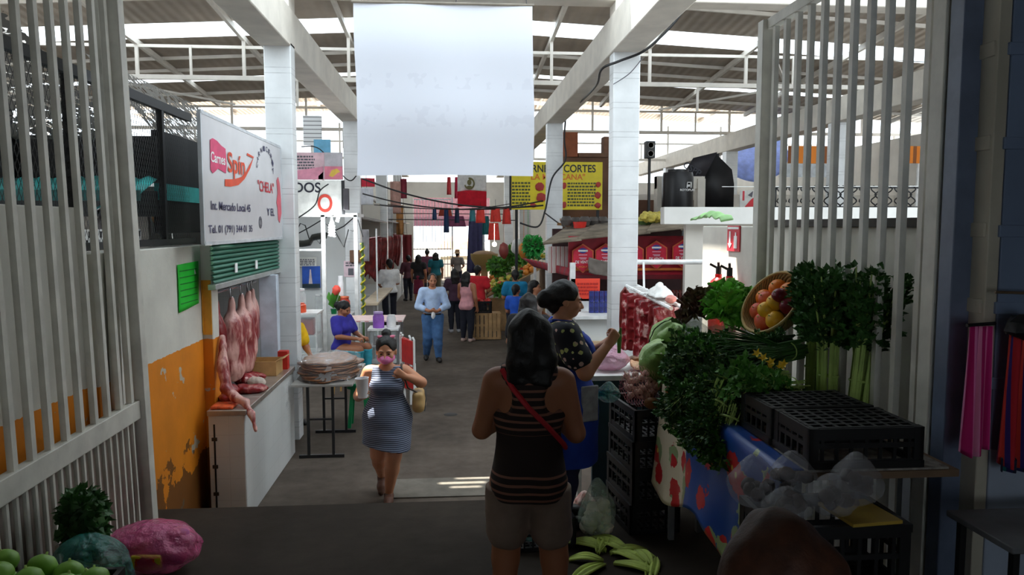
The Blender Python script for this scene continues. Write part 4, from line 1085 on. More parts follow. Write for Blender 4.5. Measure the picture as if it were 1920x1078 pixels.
# ================================================================== LEFT AISLE, further stalls
M_meatred = mat('hung_red_meat', (120, 34, 34), 0.5, var=0.4, scale=8, bump=0.4)
def aisle_stall(s, y0, y1, lab, face, roofm):
    x0, x1 = (1.95, 2.6) if s > 0 else (-2.6, -1.95)
    t_ = thing('market_stall', lab, 'stall', (s * 2.3, (y0 + y1) / 2, 0))
    MB().bx(x0, x1, y0, y1, 0, 0.95).build('counter', face, t_, bev=0.01)
    MB().bx(min(s * 4.2, s * 4.3), max(s * 4.2, s * 4.3), y0, y1, 0, 3.3).build('back_wall', M_far, t_)
    MB().bx(min(s * 2.1, s * 4.3), max(s * 2.1, s * 4.3), y1 - 0.05, y1, 0.0, 3.3).build('side_wall', M_far, t_)
    MB().add([(s * 1.9, y0, 2.75), (s * 1.9, y1, 2.75), (s * 4.3, y1, 3.3), (s * 4.3, y0, 3.3)], [(0, 1, 2, 3)]).build('roof', roofm, t_, solid=0.03)
    MB().tube([(s * 2.05, y0, 2.35), (s * 2.05, y1, 2.35)], 0.02, 6).build('rail', M_chrome, t_)
    return t_
M_roofd = mat('stall_roof_sheet', (120, 110, 104), 0.6, 0.2, var=0.25)
aisle_stall(-1, 18.6, 22.2, 'left butcher stall behind the man in the white shirt', M_tile, M_roofd)
aisle_stall(-1, 22.8, 28.6, 'left stall hung with dark red meat past the third column', M_tile, M_roofd)
aisle_stall(-1, 29.2, 33.4, 'last stall on the left before the far gate', M_far, M_roofd)
q = MB().sheet(lambda u, v: ((u - 0.5) * (0.34 + 0.05 * math.sin(v * 5)), 0.05 * math.sin(u * 7 + v * 3) + 0.02 * math.sin(v * 11), -0.95 * v * (1 - 0.08 * math.sin(u * 6))), 10, 14)
pc = q.build('hanging_meat', M_meatred, None, solid=0.03, smooth=180)
tag(pc, 'dark red cut of meat hanging in the left stalls', 'meat', 'meat hanging along the left aisle'); pc.location = (-2.05, 19.0, 2.32)
r_ = random.Random(9)
for k in range(16):
    o = pc.copy(); C.objects.link(o); o.location = (-2.05 + r_.uniform(-0.05, 0.05), 19.5 + k * 0.62 + (0.8 if k > 4 else 0), 2.32)
    o.rotation_euler = (0, 0, r_.uniform(-0.5, 0.5)); o.scale = (r_.uniform(0.6, 1.1), 1, r_.uniform(0.7, 1.15))
for (px, py0, py1, Y, w, rgb, lab) in [
    (687, 334, 350, 19.5, 0.42, (206, 50, 70), 'red plastic bag hanging under the banner by the second left column'),
    (688, 352, 384, 17.0, 0.28, (226, 226, 232), 'white paper notice hanging beside the second left column'),
    (728, 388, 445, 24.0, 0.3, (200, 202, 206), 'pale grey cloth hanging past the third left column'),
    (742, 340, 400, 25.0, 0.34, (190, 150, 140), 'dusty pink cloth hanging in the left stalls'),
    (757, 335, 372, 27.0, 0.22, (120, 34, 52), 'narrow dark red cloth hanging high over the left stalls'),
    (764, 440, 500, 28.0, 0.34, (120, 40, 44), 'dark red garment hanging by the last left stall'),
    (750, 385, 440, 27.0, 0.25, (170, 120, 70), 'ochre cloth hanging in the left stalls'),
    (680, 430, 490, 17.5, 0.3, (200, 196, 200), 'pale printed apron hanging behind the taped pole')]:
    a, b = AY(px, py1, Y), AY(px, py0, Y)
    q = MB().sheet(lambda u, v: (a.x + w * (u - 0.5), Y + 0.03 * math.sin(u * 9) + 0.02 * math.sin(v * 4), b.z + (a.z - b.z) * v), 12, 12)
    o = tag(q.build('hanging_cloth', mat_cloth('cloth_%d_%d_%d' % rgb, rgb), None, solid=0.008, smooth=180), lab, 'cloth')
    MB().tube([(a.x, Y, b.z - 0.01), (max(min(a.x, -1.93), -2.25), Y, 4.8)], 0.006, 5).build('cord', M_black, o)
aw = MB().sheet(lambda u, v: (-2.75 + 0.5 * u, 23.5 + 5 * v, 3.6 - 0.3 * u), 4, 4)
tag(aw.build('awning', M_roofd, None, solid=0.03), 'grey sheet awning high over the far left stalls', 'awning')

# ================================================================== FAR GATEWAY
t = thing('barred_gate', 'far barred gate standing before the bright street', 'gate', (-0.2, 33.6, 0))
m = MB()
for i in range(13):
    x = -1.7 + i * 0.135; q = MB(); q.bar((x, 33.6, 0.05), (x, 33.6, 3.85), 0.022); q.build('bar', M_alu, t)
for z in (0.08, 1.6, 3.8): MB().bar((-1.72, 33.6, z), (-0.05, 33.6, z), 0.05).build('rail', M_alu, t)
MB().bar((0.0, 33.6, 0), (0.0, 33.6, 3.9), 0.06).build('post', M_alu, t)
t = thing('street_building', 'dusty pink shopfront across the street beyond the gate', 'building', (0, 52, 0))
MB().bx(-4.5, 4.5, 52, 53, 3.0, 5.6).build('wall', mat('dusty_pink_wall', (150, 104, 110), 0.8), t)
for x in (-4.4, 4.2): MB().bx(x, x + 0.25, 51.9, 52.2, -0.02, 3.0).build('pillar', M_far, t)
MB().bx(-4.5, 4.5, 51.9, 52, 2.6, 3.2).build('lintel', mat('plum_lintel', (120, 78, 90), 0.8), t)
t = thing('street_umbrella', 'tan sun umbrella over a street stall beyond the gate', 'umbrella', (0.35, 38.5, 0))
MB().lathe([(1.15, 1.45), (0.8, 1.85), (0.02, 2.35)], (0.35, 38.5, 0), 16).build('canopy', mat('tan_canvas', (196, 150, 118), 0.8), t, smooth=0)
MB().tube([(0.35, 38.5, 0), (0.35, 38.5, 2.35)], 0.03).build('pole', M_alu, t)
t = thing('street_table', 'pale stall table under the street umbrella', 'table', (0.3, 38.0, 0))
MB().bx(-0.6, 1.6, 37.4, 38.2, 0.95, 1.1).build('top', mat('cream_top', (230, 214, 180), 0.7), t)
for x in (-0.5, 1.5): MB().bar((x, 37.8, 0), (x, 37.8, 0.95), 0.05).build('leg', M_alu, t)
# flag: white and red thirds show below the banner, with a brown-green emblem
M_wcord = mat('cord_white', (200, 200, 196), 0.6)
t = thing('flag', 'large tricolour flag hanging over the aisle with its red third lowest', 'flag', (0.6, 21.0, 3.1))
a, b = AY(858, 388, 21.0), AY(912, 300, 21.0)
def fl(z0, z1):
    return lambda u, v: (a.x + (b.x - a.x) * u, 21.0 + 0.05 * math.sin(u * 8 + v * 2), z0 + (z1 - z0) * v + 0.03 * math.sin(u * 3))
z1, z2 = AY(880, 359, 21).z, AY(880, 328, 21).z
MB().sheet(fl(a.z, z1), 20, 8).build('red_third', mat_cloth('flag_red', (200, 20, 44)), t, solid=0.006, smooth=180)
MB().sheet(fl(z1, z2), 20, 8).build('white_third', mat_cloth('flag_white', (222, 220, 218)), t, solid=0.006, smooth=180)
MB().sheet(fl(z2, b.z), 20, 8).build('green_third', mat_cloth('flag_green', (20, 110, 70)), t, solid=0.006, smooth=180)
q = MB(); ec = AY(880, 344, 20.93)
for k in range(22):
    an = PI * 1.15 + 1.7 * PI * 0.5 * k / 21 * 1.6; q.ball((ec.x + 0.13 * math.cos(an), 20.93, ec.z + 0.14 * math.sin(an)), (0.022, 0.006, 0.03), 6, 4)
q.ball((ec.x, 20.93, ec.z + 0.03), (0.06, 0.006, 0.08), 8, 6); q.ball((ec.x + 0.03, 20.93, ec.z + 0.12), (0.03, 0.006, 0.03), 8, 6); q.ball((ec.x, 20.93, ec.z - 0.09), (0.07, 0.006, 0.03), 8, 6)
MB().tube([(a.x - 0.1, 21.0, b.z + 0.02), (b.x + 0.1, 21.0, b.z + 0.02)], 0.015, 6).build('rod', M_wcord, t)
q.build('emblem', mat('emblem_brown', (110, 104, 66), 0.7), t)
# clothes and cut-paper pieces hung across the aisle
def hang(px, py0, py1, w_px, Y, rgb, lab, wav=8, nm='hanging_cloth', cat='cloth'):
    a_, b_ = AY(px - w_px / 2, py1, Y), AY(px + w_px / 2, py0, Y)
    q_ = MB().sheet(lambda u, v: (a_.x + (b_.x - a_.x) * (0.5 + (u - 0.5) * (0.75 + 0.25 * v)), Y + 0.05 * math.sin(u * wav) * (0.3 + 0.7 * v), b_.z + (a_.z - b_.z) * v), 16, 10)
    o = tag(q_.build(nm, mat_cloth('cloth_%d_%d_%d' % rgb, rgb), None, solid=0.012, smooth=180), lab, cat)
    MB().tube([((a_.x + b_.x) / 2, Y, b_.z - 0.01), ((a_.x + b_.x) / 2, Y, b_.z + 0.2)], 0.005, 5).build('cord', M_black, o)
    return o
hang(815, 391, 412, 8, 22.0, (50, 78, 120), 'short blue cloth hanging leftmost on the line across the aisle')
hang(837, 392, 436, 10, 22.0, (40, 66, 108), 'long blue cloth hanging second on the line across the aisle')
hang(857, 390, 418, 9, 22.0, (40, 60, 92), 'dark blue cloth hanging in the middle of the line')
hang(886, 392, 415, 12, 21.5, (80, 158, 172), 'pale teal cloth hanging on the line below the flag')
hang(911, 405, 440, 14, 21.5, (34, 110, 116), 'dark teal cloth hanging lower on the line below the flag')
hang(835, 390, 405, 26, 23.0, (170, 70, 54), 'rust red bag hanging behind the blue cloths', 5, 'hanging_bag', 'bag')
for px, p0, p1, w_, lab in ((901, 393, 418, 18, 'coral net bag hanging left among the red ones'), (929, 388, 416, 20, 'coral net bag with a dark hole hanging second among the red ones'), (950, 390, 420, 16, 'coral net bag hanging rightmost among the red ones'), (926, 418, 450, 22, 'lower coral net bag hanging below the others')):
    hang(px, p0, p1, w_, 20.0, (226, 70, 62), lab, 6, 'hanging_bag', 'bag')
hang(893, 415, 512, 36, 24.0, (66, 66, 104), 'row of long navy garments hanging beside the bright gate', 22)
hang(907, 420, 470, 4, 23.8, (214, 214, 224), 'narrow white strip hanging in front of the navy garments')
hang(854, 405, 425, 40, 26.5, (126, 62, 96), 'plum coloured cloth drooping across the gate top', 9)
hang(842, 332, 365, 8, 24.0, (196, 60, 66), 'thin red ribbon hanging left of the flag')
hang(856, 332, 372, 7, 23.5, (190, 30, 70), 'crimson ribbon hanging against the flag edge')

# ================================================================== LINES ACROSS THE AISLE (what hangs there hangs from these)
def cable(pts, r, lab, mt=None, name='cable', cat='cable', grp=None):
    P = [Vector(p) for p in pts]; out = []
    for i in range(len(P) - 1):
        p0, p1, p2, p3 = P[max(i - 1, 0)], P[i], P[i + 1], P[min(i + 2, len(P) - 1)]
        for k in range(8):
            s_ = k / 8.0
            out.append(0.5 * ((2 * p1) + (-p0 + p2) * s_ + (2 * p0 - 5 * p1 + 4 * p2 - p3) * s_ * s_ + (-p0 + 3 * p1 - 3 * p2 + p3) * s_ ** 3))
    out.append(P[-1])
    return single(name, MB().tube(out, r, 6), mt or M_black, lab, cat, grp)
def sag(y, x0, z0, x1, z1, d, lab, r=0.012, mt=None):
    cable([(x0 + (x1 - x0) * k / 6, y, z0 + (z1 - z0) * k / 6 - d * (1 - (2 * k / 6 - 1) ** 2)) for k in range(7)], r, lab, mt)
za = AY(837, 391, 22).z
sag(22.0, -1.86, za + 0.12, 1.92, za + 0.18, 0.17, 'dark line carrying the blue cloths across the aisle')
sag(21.5, -2.05, za + 0.1, 2.1, za + 0.1, 0.13, 'dark line carrying the teal cloths across the aisle', 0.01)
sag(20.0, -2.05, 3.2, 2.1, 3.14, 0.09, 'dark line carrying the coral net bags across the aisle', 0.01)
sag(21.0, -2.05, 4.45, 2.05, 4.45, 0.06, 'line carrying the flag across the aisle', 0.01)
sag(24.0, -2.05, 2.85, 2.05, 2.82, 0.0, 'rod carrying the navy garments by the gate', 0.015)
sag(26.5, -2.05, 3.08, 2.05, 3.05, 0.0, 'rod carrying the plum cloth by the gate', 0.015)
sag(16.0, -1.88, AY(700, 335, 16).z, 1.95, AY(985, 385, 16).z, 0.25, 'thick black cable drooping between the second columns', 0.018)
sag(16.05, -1.88, AY(700, 372, 16).z + 0.1, 1.95, AY(985, 385, 16).z + 0.1, 0.25, 'black cable running lower between the second columns', 0.015)
cable([AY(1292, 0, 9.0), AY(1270, 35, 9.05), AY(1240, 68, 9.1), AY(1205, 97, 9.15), AY(1160, 115, 9.22), AY(1128, 130, 9.4), AY(1118, 160, 10.5), AY(1090, 190, 13), AY(1062, 215, 15.6)], 0.016, 'thick black cable looping from the cross beam past the first right column')
cable([AY(1062, 205, 15.6), AY(1058, 260, 15.7), AY(1060, 300, 15.72), AY(1035, 335, 15.7), AY(1022, 395, 15.7), AY(1008, 425, 15.7), AY(975, 418, 15.8)], 0.018, 'black cable snaking down the second right column')
cable([AY(1020, 398, 15.7), AY(1050, 420, 15.2), AY(1075, 432, 14.2)], 0.014, 'black cable drooping from the second right column to the rusty roof')
cable([AY(1204, 110, 9.28), AY(1180, 138, 9.26), AY(1150, 158, 9.27)], 0.006, 'thin grey cable on the first right column', M_greyp)
cable([AY(616, 345, 14.2), AY(600, 358, 14.2), AY(590, 385, 14.2), AY(560, 408, 14.2)], 0.012, 'black cable curling over the kiosk sign')
cable([AY(668, 330, 15.4), AY(650, 336, 15.5), AY(600, 280, 15.7), AY(565, 275, 15.7)], 0.012, 'black cable looping above the pink banner')

# ================================================================== RIGHT SIDE STALLS
M_rust = mat('rusty_roof_sheet', (128, 116, 100), 0.8, 0.1, var=0.4, scale=3, bump=0.4)
M_stallred = mat('stall_red', (164, 22, 46), 0.5, var=0.2)
t = thing('rusty_roof', 'rusty grey sheet roof over the red stall', 'roof', tuple(AY(1160, 440, 13)))
P_ = [AY(1018, 457, 12.0), AY(1160, 447, 12.0), AY(1340, 424, 12.0), AY(1340, 402, 14.2), AY(1160, 416, 14.2), AY(1060, 428, 14.2)]
q = MB()
for k in range(5):
    u0, u1 = k / 5, (k + 1) / 5
    A = P_[0].lerp(P_[2], u0); B = P_[0].lerp(P_[2], u1 + 0.02); C2 = P_[5].lerp(P_[3], u1 + 0.02); D = P_[5].lerp(P_[3], u0)
    off = Vector((0, 0, 0.02 * (k % 2))); q = MB(); q.add([A + off, B + off, C2 + off, D + off], [(0, 1, 2, 3)]); q.build('roof_sheet', M_rust, t, solid=0.035)
zb0, zt0 = AY(1160, 521, 12.4).z, AY(1160, 456, 12.4).z
t = thing('red_stall', 'red painted stall front behind the first right column', 'stall', (AY(1180, 500, 12.4).x, 12.6, 0))
xl, xr = AY(1066, 500, 12.4).x, AY(1345, 500, 12.4).x
MB().bx(xl, xr, 12.4, 12.46, zb0, zt0 + 0.12).build('fascia', M_stallred, t)
MB().bx(xl, xr, 12.34, 12.4, zb0 - 0.02, zb0 + 0.05).build('lower_moulding', mat('stall_dark_red', (110, 14, 30), 0.5), t)
MB().bx(xl, xr, 12.36, 12.395, AY(1160, 507, 12.4).z, AY(1160, 505, 12.4).z + 0.02).build('gold_line', mat('gold_line', (214, 120, 50), 0.5), t)
for x in (xl + 0.03, xr - 0.05): MB().bar((x, 12.43, 0), (x, 12.43, zb0), 0.07).build('post', M_stallred, t)
MB().bx(xl, xr, 14.4, 14.5, 0, 2.6).build('back_wall', mat('stall_back_dark', (70, 44, 44), 0.7), t)
MB().bx(xl + 0.05, xr, 12.6, 13.2, 0, 0.95).build('counter', mat('stall_counter_red', (150, 30, 40), 0.5), t)
M_hexr = mat('hex_red', (214, 36, 66), 0.5); M_hexo = mat('hex_orange_rim', (226, 112, 66), 0.5); M_hexb = mat('hex_blue', (60, 70, 160), 0.5)
def hexsign(cx, top, lab):
    hw, h_ = 20, 55
    def pt(dx, dy, Y=12.3): return AY(cx + dx, top + dy, Y)
    t_ = thing('hexagon_sign', lab, 'sign', tuple(pt(0, h_)), 0, 'pointed red sale signs on the red stall')
    def plate(k, Y, nm, mm):
        q_ = MB(); q_.prism([AY(cx + dx * k, top + h_ / 2 + (dy - h_ / 2) * k, Y) for dx, dy in ((0, 0), (hw, 13), (hw, 38), (0, h_), (-hw, 38), (-hw, 13))], (0, 0.012, 0)); q_.build(nm, mm, t_, smooth=0)
    plate(1.0, 12.32, 'rim', M_hexo); plate(0.9, 12.305, 'face', M_hexr)
    c = pt(0, 13, 12.3); q_ = MB(); q_.ball((c.x, 12.3, c.z), (0.07, 0.006, 0.045), 16, 8); q_.build('logo_oval', M_hexb, t_)
    a_ = pt(-9, 16, 12.294); b_ = pt(9, 11, 12.294); MB().bx(a_.x, b_.x, 12.288, 12.292, a_.z + 0.01, b_.z - 0.005).build('logo_stroke', M_whitep, t_)
    for k, (x0, x1, yy) in enumerate(((-8, 8, 21), (-7, 7, 26.5), (-5, 6, 28.5))):
        a_ = pt(x0, yy + 0.9); b_ = pt(x1, yy - 0.9); MB().bx(a_.x, b_.x, 12.296, 12.302, a_.z, b_.z).build('small_print', mat('hex_pale_pink', (240, 170, 190), 0.5), t_)
    a_ = pt(-14, 37); b_ = pt(14, 31.5)
    text('DE VENTA', M_whitep, t_, (a_.x, 12.3, a_.z), (1, 0, 0), (0, 0, 1), b_.x - a_.x, b_.z - a_.z, 'lettering', 0.003)
    a_ = pt(-8, 45); b_ = pt(8, 41); text('AQUÍ', mat('hex_orange_print', (244, 150, 70), 0.5), t_, (a_.x, 12.3, a_.z), (1, 0, 0), (0, 0, 1), b_.x - a_.x, b_.z - a_.z, 'lettering', 0.003)
for cx, top, lab in ((1093, 457, 'pointed red sale sign at the left end of the red stall'), (1136, 456, 'pointed red sale sign just left of the first right column'), (1187, 454, 'pointed red sale sign mostly behind the first right column'), (1231, 451, 'pointed red sale sign just right of the first right column'), (1281, 449, 'pointed red sale sign at the right end beside the white wall')):
    hexsign(cx, top, lab)
single('grey_cloth', MB().sheet(lambda u, v: Vector(crumple(AY(1103 + 40 * u, 483 + 28 * v + 8 * u, 12.15), 0.03, 6)), 14, 10), mat('grey_rag', (120, 112, 104), 0.9), 'grey rag hung over the two left sale signs', 'cloth', solid=0.01, smooth=180)
board('notice', 'glowing coral notice with lines of writing under the red stall', 'notice', 1070, 522, 1125, 565, 11.2, mat('coral_paper', (244, 74, 50), 0.6, var=0.05), [('l', 'writing', 1082, 529, 1122, 554, 4, mat('coral_writing', (190, 40, 30), 0.6))], 0.01)
t = thing('white_counter', 'white tiled counter and shelf below the coral notice', 'counter', (2.3, 10.8, 0))
MB().bx(1.78, 4.2, 10.6, 11.3, 0, 1.32).build('body', M_tile, t, bev=0.008)
MB().bx(1.74, 4.2, 10.5, 11.32, 1.32, 1.37).build('top', M_frame, t, bev=0.005)
MB().bx(1.78, 1.86, 11.2, 11.28, 1.37, 2.1).build('sign_post', M_frame, t)
MB().bx(1.78, 2.35, 11.2, 11.25, 1.37, 1.55).build('shelf_back', M_frame, t)
for k in range(5):
    for z in (1.372, 1.535):
        p = Vector((2.05 + 0.075 * k, 10.9, z)); 
        q = MB().bx(p.x - 0.033, p.x + 0.033, p.y - 0.03, p.y + 0.03, p.z, p.z + 0.16)
        single('blue_packet', q, mat('packet_blue', (44, 52, 120), 0.4, var=0.5, scale=18), 'small dark blue packet stacked at the end of the white counter', 'packet', 'blue packets beside the coral notice', bev=0.004)
single('wooden_board', MB().bx(1.86, 2.3, 10.52, 10.585, 0.9, 1.0), mat('pale_board', (206, 176, 140), 0.6), 'pale wooden board fixed on the white counter front', 'board')
# striped awning and panel
t = thing('red_awning', 'narrow dark red striped awning left of the red stall', 'awning', tuple(AY(1020, 500, 13)))
A, B, C2, D = AY(980, 484, 15.0), AY(1072, 503, 11.8), AY(1074, 520, 11.5), AY(1002, 500, 14.6)
q = MB(); q.sheet(lambda u, v: A.lerp(B, u).lerp(D.lerp(C2, u), v), 12, 3); q.build('canvas', mat_stripes('awning_red_stripe', [(0.7, (150, 24, 44)), (0.3, (120, 60, 66))], 'Y', 0.3), t, solid=0.02)
MB().bar(AY(1003, 500, 14.6), (AY(1003, 500, 14.6).x, 14.6, 0), 0.05).build('pole', M_frame, t)
MB().bar(AY(1071, 503, 11.8), (AY(1071, 503, 11.8).x, 11.8, 0), 0.05).build('pole', M_stallred, t)
board('striped_panel', 'white panel streaked with red standing at the stall end', 'panel', 1027, 462, 1066, 512, 12.6, mat_stripes('panel_red_white', [(0.55, (226, 214, 208)), (0.2, (196, 120, 116)), (0.25, (236, 230, 226))], 'X', 0.075, 0.02))
single('loose_planks', MB().bar(AY(1050, 412, 14.4), AY(1140, 418, 14.4), 0.05).bar(AY(1045, 420, 14.3), AY(1120, 424, 14.3), 0.05), mat('old_planks', (150, 108, 66), 0.8, var=0.3), 'old planks lying on the rusty roof', 'planks')
single('red_bucket', MB().lathe([(0.001, 0), (0.1, 0), (0.13, 0.2), (0.001, 0.2)], tuple(AY(1087, 436, 13.9)), 14), mat('bucket_red', (220, 50, 40), 0.4), 'small red bucket on the rusty roof', 'bucket')
r_ = random.Random(31)
for k in range(5):
    c = AY(1062 + 17 * k, 426 + r_.uniform(-3, 2), 14.0 + r_.uniform(0, 0.3))
    single('dark_pot', MB().lathe([(0.001, 0), (0.09, 0), (0.12, 0.1), (0.07, 0.18), (0.001, 0.18)], (c.x, c.y, c.z), 12), mat('pot_grey', (84, 78, 74), 0.5), 'dull grey pot among the clutter on the rusty roof', 'pot', 'clutter on the rusty roof')
for k in range(14):
    c = AY(1203 + 3 * k, 417 - (k % 3) * 4, 12.9 + r_.uniform(0, 0.5))
    single('yellow_bloom', MB().ball((c.x, c.y, c.z + 0.06), (0.07, 0.07, 0.06), 8, 6, disp=0.4, seed=k), mat('bloom_yellow', (206, 190, 90), 0.6, var=0.35), 'pale yellow bloom lying on the rusty roof', 'flower', 'pale yellow blooms on the rusty roof')
tag(MB().sheet(lambda u, v: crumple(AY(1198 + 46 * u, 421 - 8 * v, 13.2), 0.03, 5), 10, 4).build('foliage_bed', mat('dull_green', (70, 100, 50), 0.7), None, solid=0.03), 'flat bed of green stalks under the pale yellow blooms', 'stalks', kind='stuff')

# yellow butcher's sign, beyond the second right column
M_sy = mat('sign_yellow', (226, 206, 34), 0.45, var=0.05); M_so = mat('sign_orange_print', (226, 120, 40), 0.5); M_smeat = mat('sign_meat_print', (170, 50, 40), 0.5)
t = board('shop_sign', 'big yellow butcher sign with black lettering partly behind the second right column', 'sign', 957, 304, 1130, 393, 17.3, M_sy,
  [('t', 'CARNES', 975, 309, 1035, 323, M_ltr), ('t', 'CORTES', 1057, 309, 1117, 323, M_ltr), ('t', 'Y', 1041, 311, 1050, 322, M_ltr), ('t', '"LA MEXICANA"', 990, 326, 1097, 337, M_so),
   ('l', 'price_list', 960, 340, 994, 390, 8, mat('sign_dark_green', (80, 84, 40), 0.5)), ('l', 'price_list', 1064, 341, 1117, 388, 8, mat('sign_dark_green', (80, 84, 40), 0.5)),
   ('r', 'black_edge', 955, 303, 959, 394, M_black)])
for px, py, rx, ry in ((1012, 350, 8, 8), (1015, 370, 9, 8), (1122, 346, 5, 5), (1121, 366, 6, 6), (1121, 385, 6, 5), (1058, 348, 4, 6), (1058, 384, 4, 6), (1000, 385, 6, 4)):
    c = AY(px, py, 17.28); MB().ball((c.x, 17.285, c.z), (rx / 1400 * 17.3, 0.008, ry / 1400 * 17.3), 14, 8, disp=0.3, seed=px).build('meat_picture', M_smeat, t)
for px in (968, 1120): 
    c = AY(px, 393, 17.4); MB().bar((c.x, 17.36, 0), (c.x, 17.36, c.z + 0.3), 0.06).build('post', M_black, t)
struct(MB().bx(2.7, 4.15, 18.5, 18.7, 0, 4.35).bx(4.15, 6.4, 18.6, 18.7, 0, 3.3).build('wall_brown', mat('old_brown_wall', (104, 72, 54), 0.8, var=0.3, scale=1.5)), 'old brown wall behind the yellow sign')
single('roof_crate', MB().bx(2.72, 3.1, 18.45, 18.8, 4.351, 4.95), mat('crate_rust', (140, 78, 50), 0.8), 'rust brown crate on the wall above the yellow sign', 'crate')
single('roof_crate', MB().bx(3.75, 4.13, 18.45, 18.8, 4.451, 4.85), mat('crate_rust2', (120, 84, 66), 0.8), 'brown box on the boards right of the yellow sign', 'box')
single('roof_boards', MB().bx(3.12, 4.25, 18.45, 18.65, 4.351, 4.45), mat('board_dull', (110, 80, 62), 0.8), 'dull boards laid along the wall above the yellow sign', 'boards')
t = thing('loudspeaker', 'grey loudspeaker box on a pole right of the first right column', 'speaker', (AY(1218, 280, 16).x, 16, 0))
c = AY(1218, 281, 16.0)
MB().bx(c.x - 0.1, c.x + 0.1, 15.9, 16.1, c.z - 0.18, c.z + 0.18).build('box', mat('speaker_grey', (60, 60, 62), 0.5), t, bev=0.01)
for dz in (-0.09, 0.09): MB().lathe([(0.001, 0), (0.055, 0.0), (0.07, 0.02), (0.07, 0.03)], (c.x, 15.9, c.z + dz), 16, (PI / 2, 0, 0)).build('cone', mat('speaker_light', (190, 188, 184), 0.5), t)
MB().bar((c.x, 16, 0), (c.x, 16, c.z - 0.18), 0.05).build('pole', M_black, t)

# ---- parapet, tank, tarps, wall blocks on the far right
struct(MB().bx(AY(1245, 400, 11.0).x, 9.5, 11.0, 11.2, 2.68, AY(1300, 388, 11.0).z).build('wall_parapet', M_white, bev=0.01), 'white parapet above the right wall')
struct(MB().bx(AY(1245, 400, 11.0).x + 0.4, 9.5, 11.2, 11.3, 0, 2.68).build('wall_parapet_base', M_far), 'wall under the white parapet')
t = thing('water_tank', 'black water tank with a white logo standing behind the white parapet', 'tank', (AY(1279, 380, 17).x, 17.2, 2.8))
tc = AY(1279, 352, 17.0); rad = 30 / 1400 * 17
ztop = AY(1279, 322, 17).z
M_tank = mat('tank_black', (22, 22, 26), 0.35)
MB().lathe([(0.001, 2.2), (rad * 0.97, 2.2), (rad, 2.3), (rad, 2.55), (rad * 0.97, 2.58), (rad, 2.62), (rad, 2.95), (rad * 0.97, 2.98), (rad, 3.02), (rad, ztop - 0.12), (rad * 0.94, ztop), (0.001, ztop + 0.01)], (tc.x, 17.2 + 0.15, 0), 32).build('body', M_tank, t)
MB().lathe([(0.001, ztop + 0.01), (0.25, ztop + 0.01), (0.25, ztop + 0.07), (0.001, ztop + 0.09)], (tc.x, 17.35, 0), 20).build('lid', M_tank, t)
MB().bx(tc.x - 0.5, tc.x + 0.5, 17.0, 17.7, 2.0, 2.2).build('stand', M_far, t)
for x in (tc.x - 0.45, tc.x + 0.45): MB().bar((x, 17.35, 0), (x, 17.35, 2.0), 0.2).build('stand_post', M_far, t)
yf = 17.35 - rad - 0.012
a_, b_ = AY(1288, 352, yf), AY(1297, 341, yf); zc_ = (a_.z + b_.z) / 2
q = MB(); w_ = 0.016
q.bx(a_.x, a_.x + w_, yf, yf + 0.1, a_.z, b_.z); q.bx(b_.x - w_, b_.x, yf, yf + 0.1, a_.z, b_.z); q.bx(a_.x, b_.x, yf, yf + 0.1, b_.z - w_, b_.z)
q.build('logo_mark', M_whitep, t); MB().ball(((a_.x + b_.x) / 2, yf + 0.03, a_.z + 0.05), (0.03, 0.03, 0.03)).build('logo_dot', M_whitep, t)
a_, b_ = AY(1275, 358, yf), AY(1303, 354, yf); text('ROTOPLAS', M_whitep, t, (a_.x, yf, a_.z), (1, 0, 0), (0, 0, 1), b_.x - a_.x, b_.z - a_.z, 'lettering', 0.01)
struct(MB().bx(AY(1232, 380, 18).x, AY(1248, 380, 18).x, 18.0, 18.3, 0, AY(1240, 330, 18).z).bx(AY(1308, 380, 18).x, AY(1322, 380, 18).x, 18.0, 18.3, 0, AY(1315, 335, 18).z).bx(AY(1232, 380, 18).x, AY(1322, 380, 18).x, 18.05, 18.25, AY(1240, 330, 18).z - 0.3, AY(1240, 330, 18).z).build('wall_tank', M_beam), 'concrete frame around the water tank')
t = thing('black_tarpaulin', 'black tarpaulin draped right of the water tank', 'tarpaulin', (AY(1345, 380, 19).x, 19.5, 0))
q = MB(); q.add([AY(1318, 318, 19), AY(1342, 288, 19), AY(1372, 318, 19), AY(1376, 345, 19), AY(1375, 390, 19), AY(1318, 390, 19)], [(0, 1, 2, 3, 4, 5)]); q.build('sheet', mat('tarp_black2', (22, 22, 26), 0.5), t, solid=0.03)
q = MB(); q.add([AY(1275, 335, 18.8), AY(1300, 296, 18.8), AY(1345, 285, 18.8), AY(1322, 330, 18.8)], [(0, 1, 2, 3)]); q.build('sheet', mat('tarp_charcoal', (52, 50, 56), 0.6), t, solid=0.02)
q = MB(); q.bar(AY(1345, 288, 19.1), (AY(1345, 288, 19.1).x, 19.1, 0), 0.08); q.build('pole', M_black, t)
c = AY(1287, 326, 18.7); e = AY(1318, 308, 18.7)
text('CSPP', M_ltr, t, (c.x - 0.1, 18.72, c.z + 0.18), (0.85, 0, -0.5), (0.5, 0, 0.85), 0.5, 0.17, 'lettering', 0.003)
tarp = [(1342, 272, 20.5), (1372, 300, 20), (1380, 325, 20), (1430, 330, 20), (1445, 300, 20.4), (1440, 268, 21)]
t = thing('blue_tarpaulin', 'sagging periwinkle blue tarpaulin behind the outer right column', 'tarpaulin', tuple(AY(1390, 330, 20.4)))
A, B, C2, D = AY(1338, 276, 24.2), AY(1470, 262, 24.2), AY(1470, 322, 23.2), AY(1376, 330, 23.2)
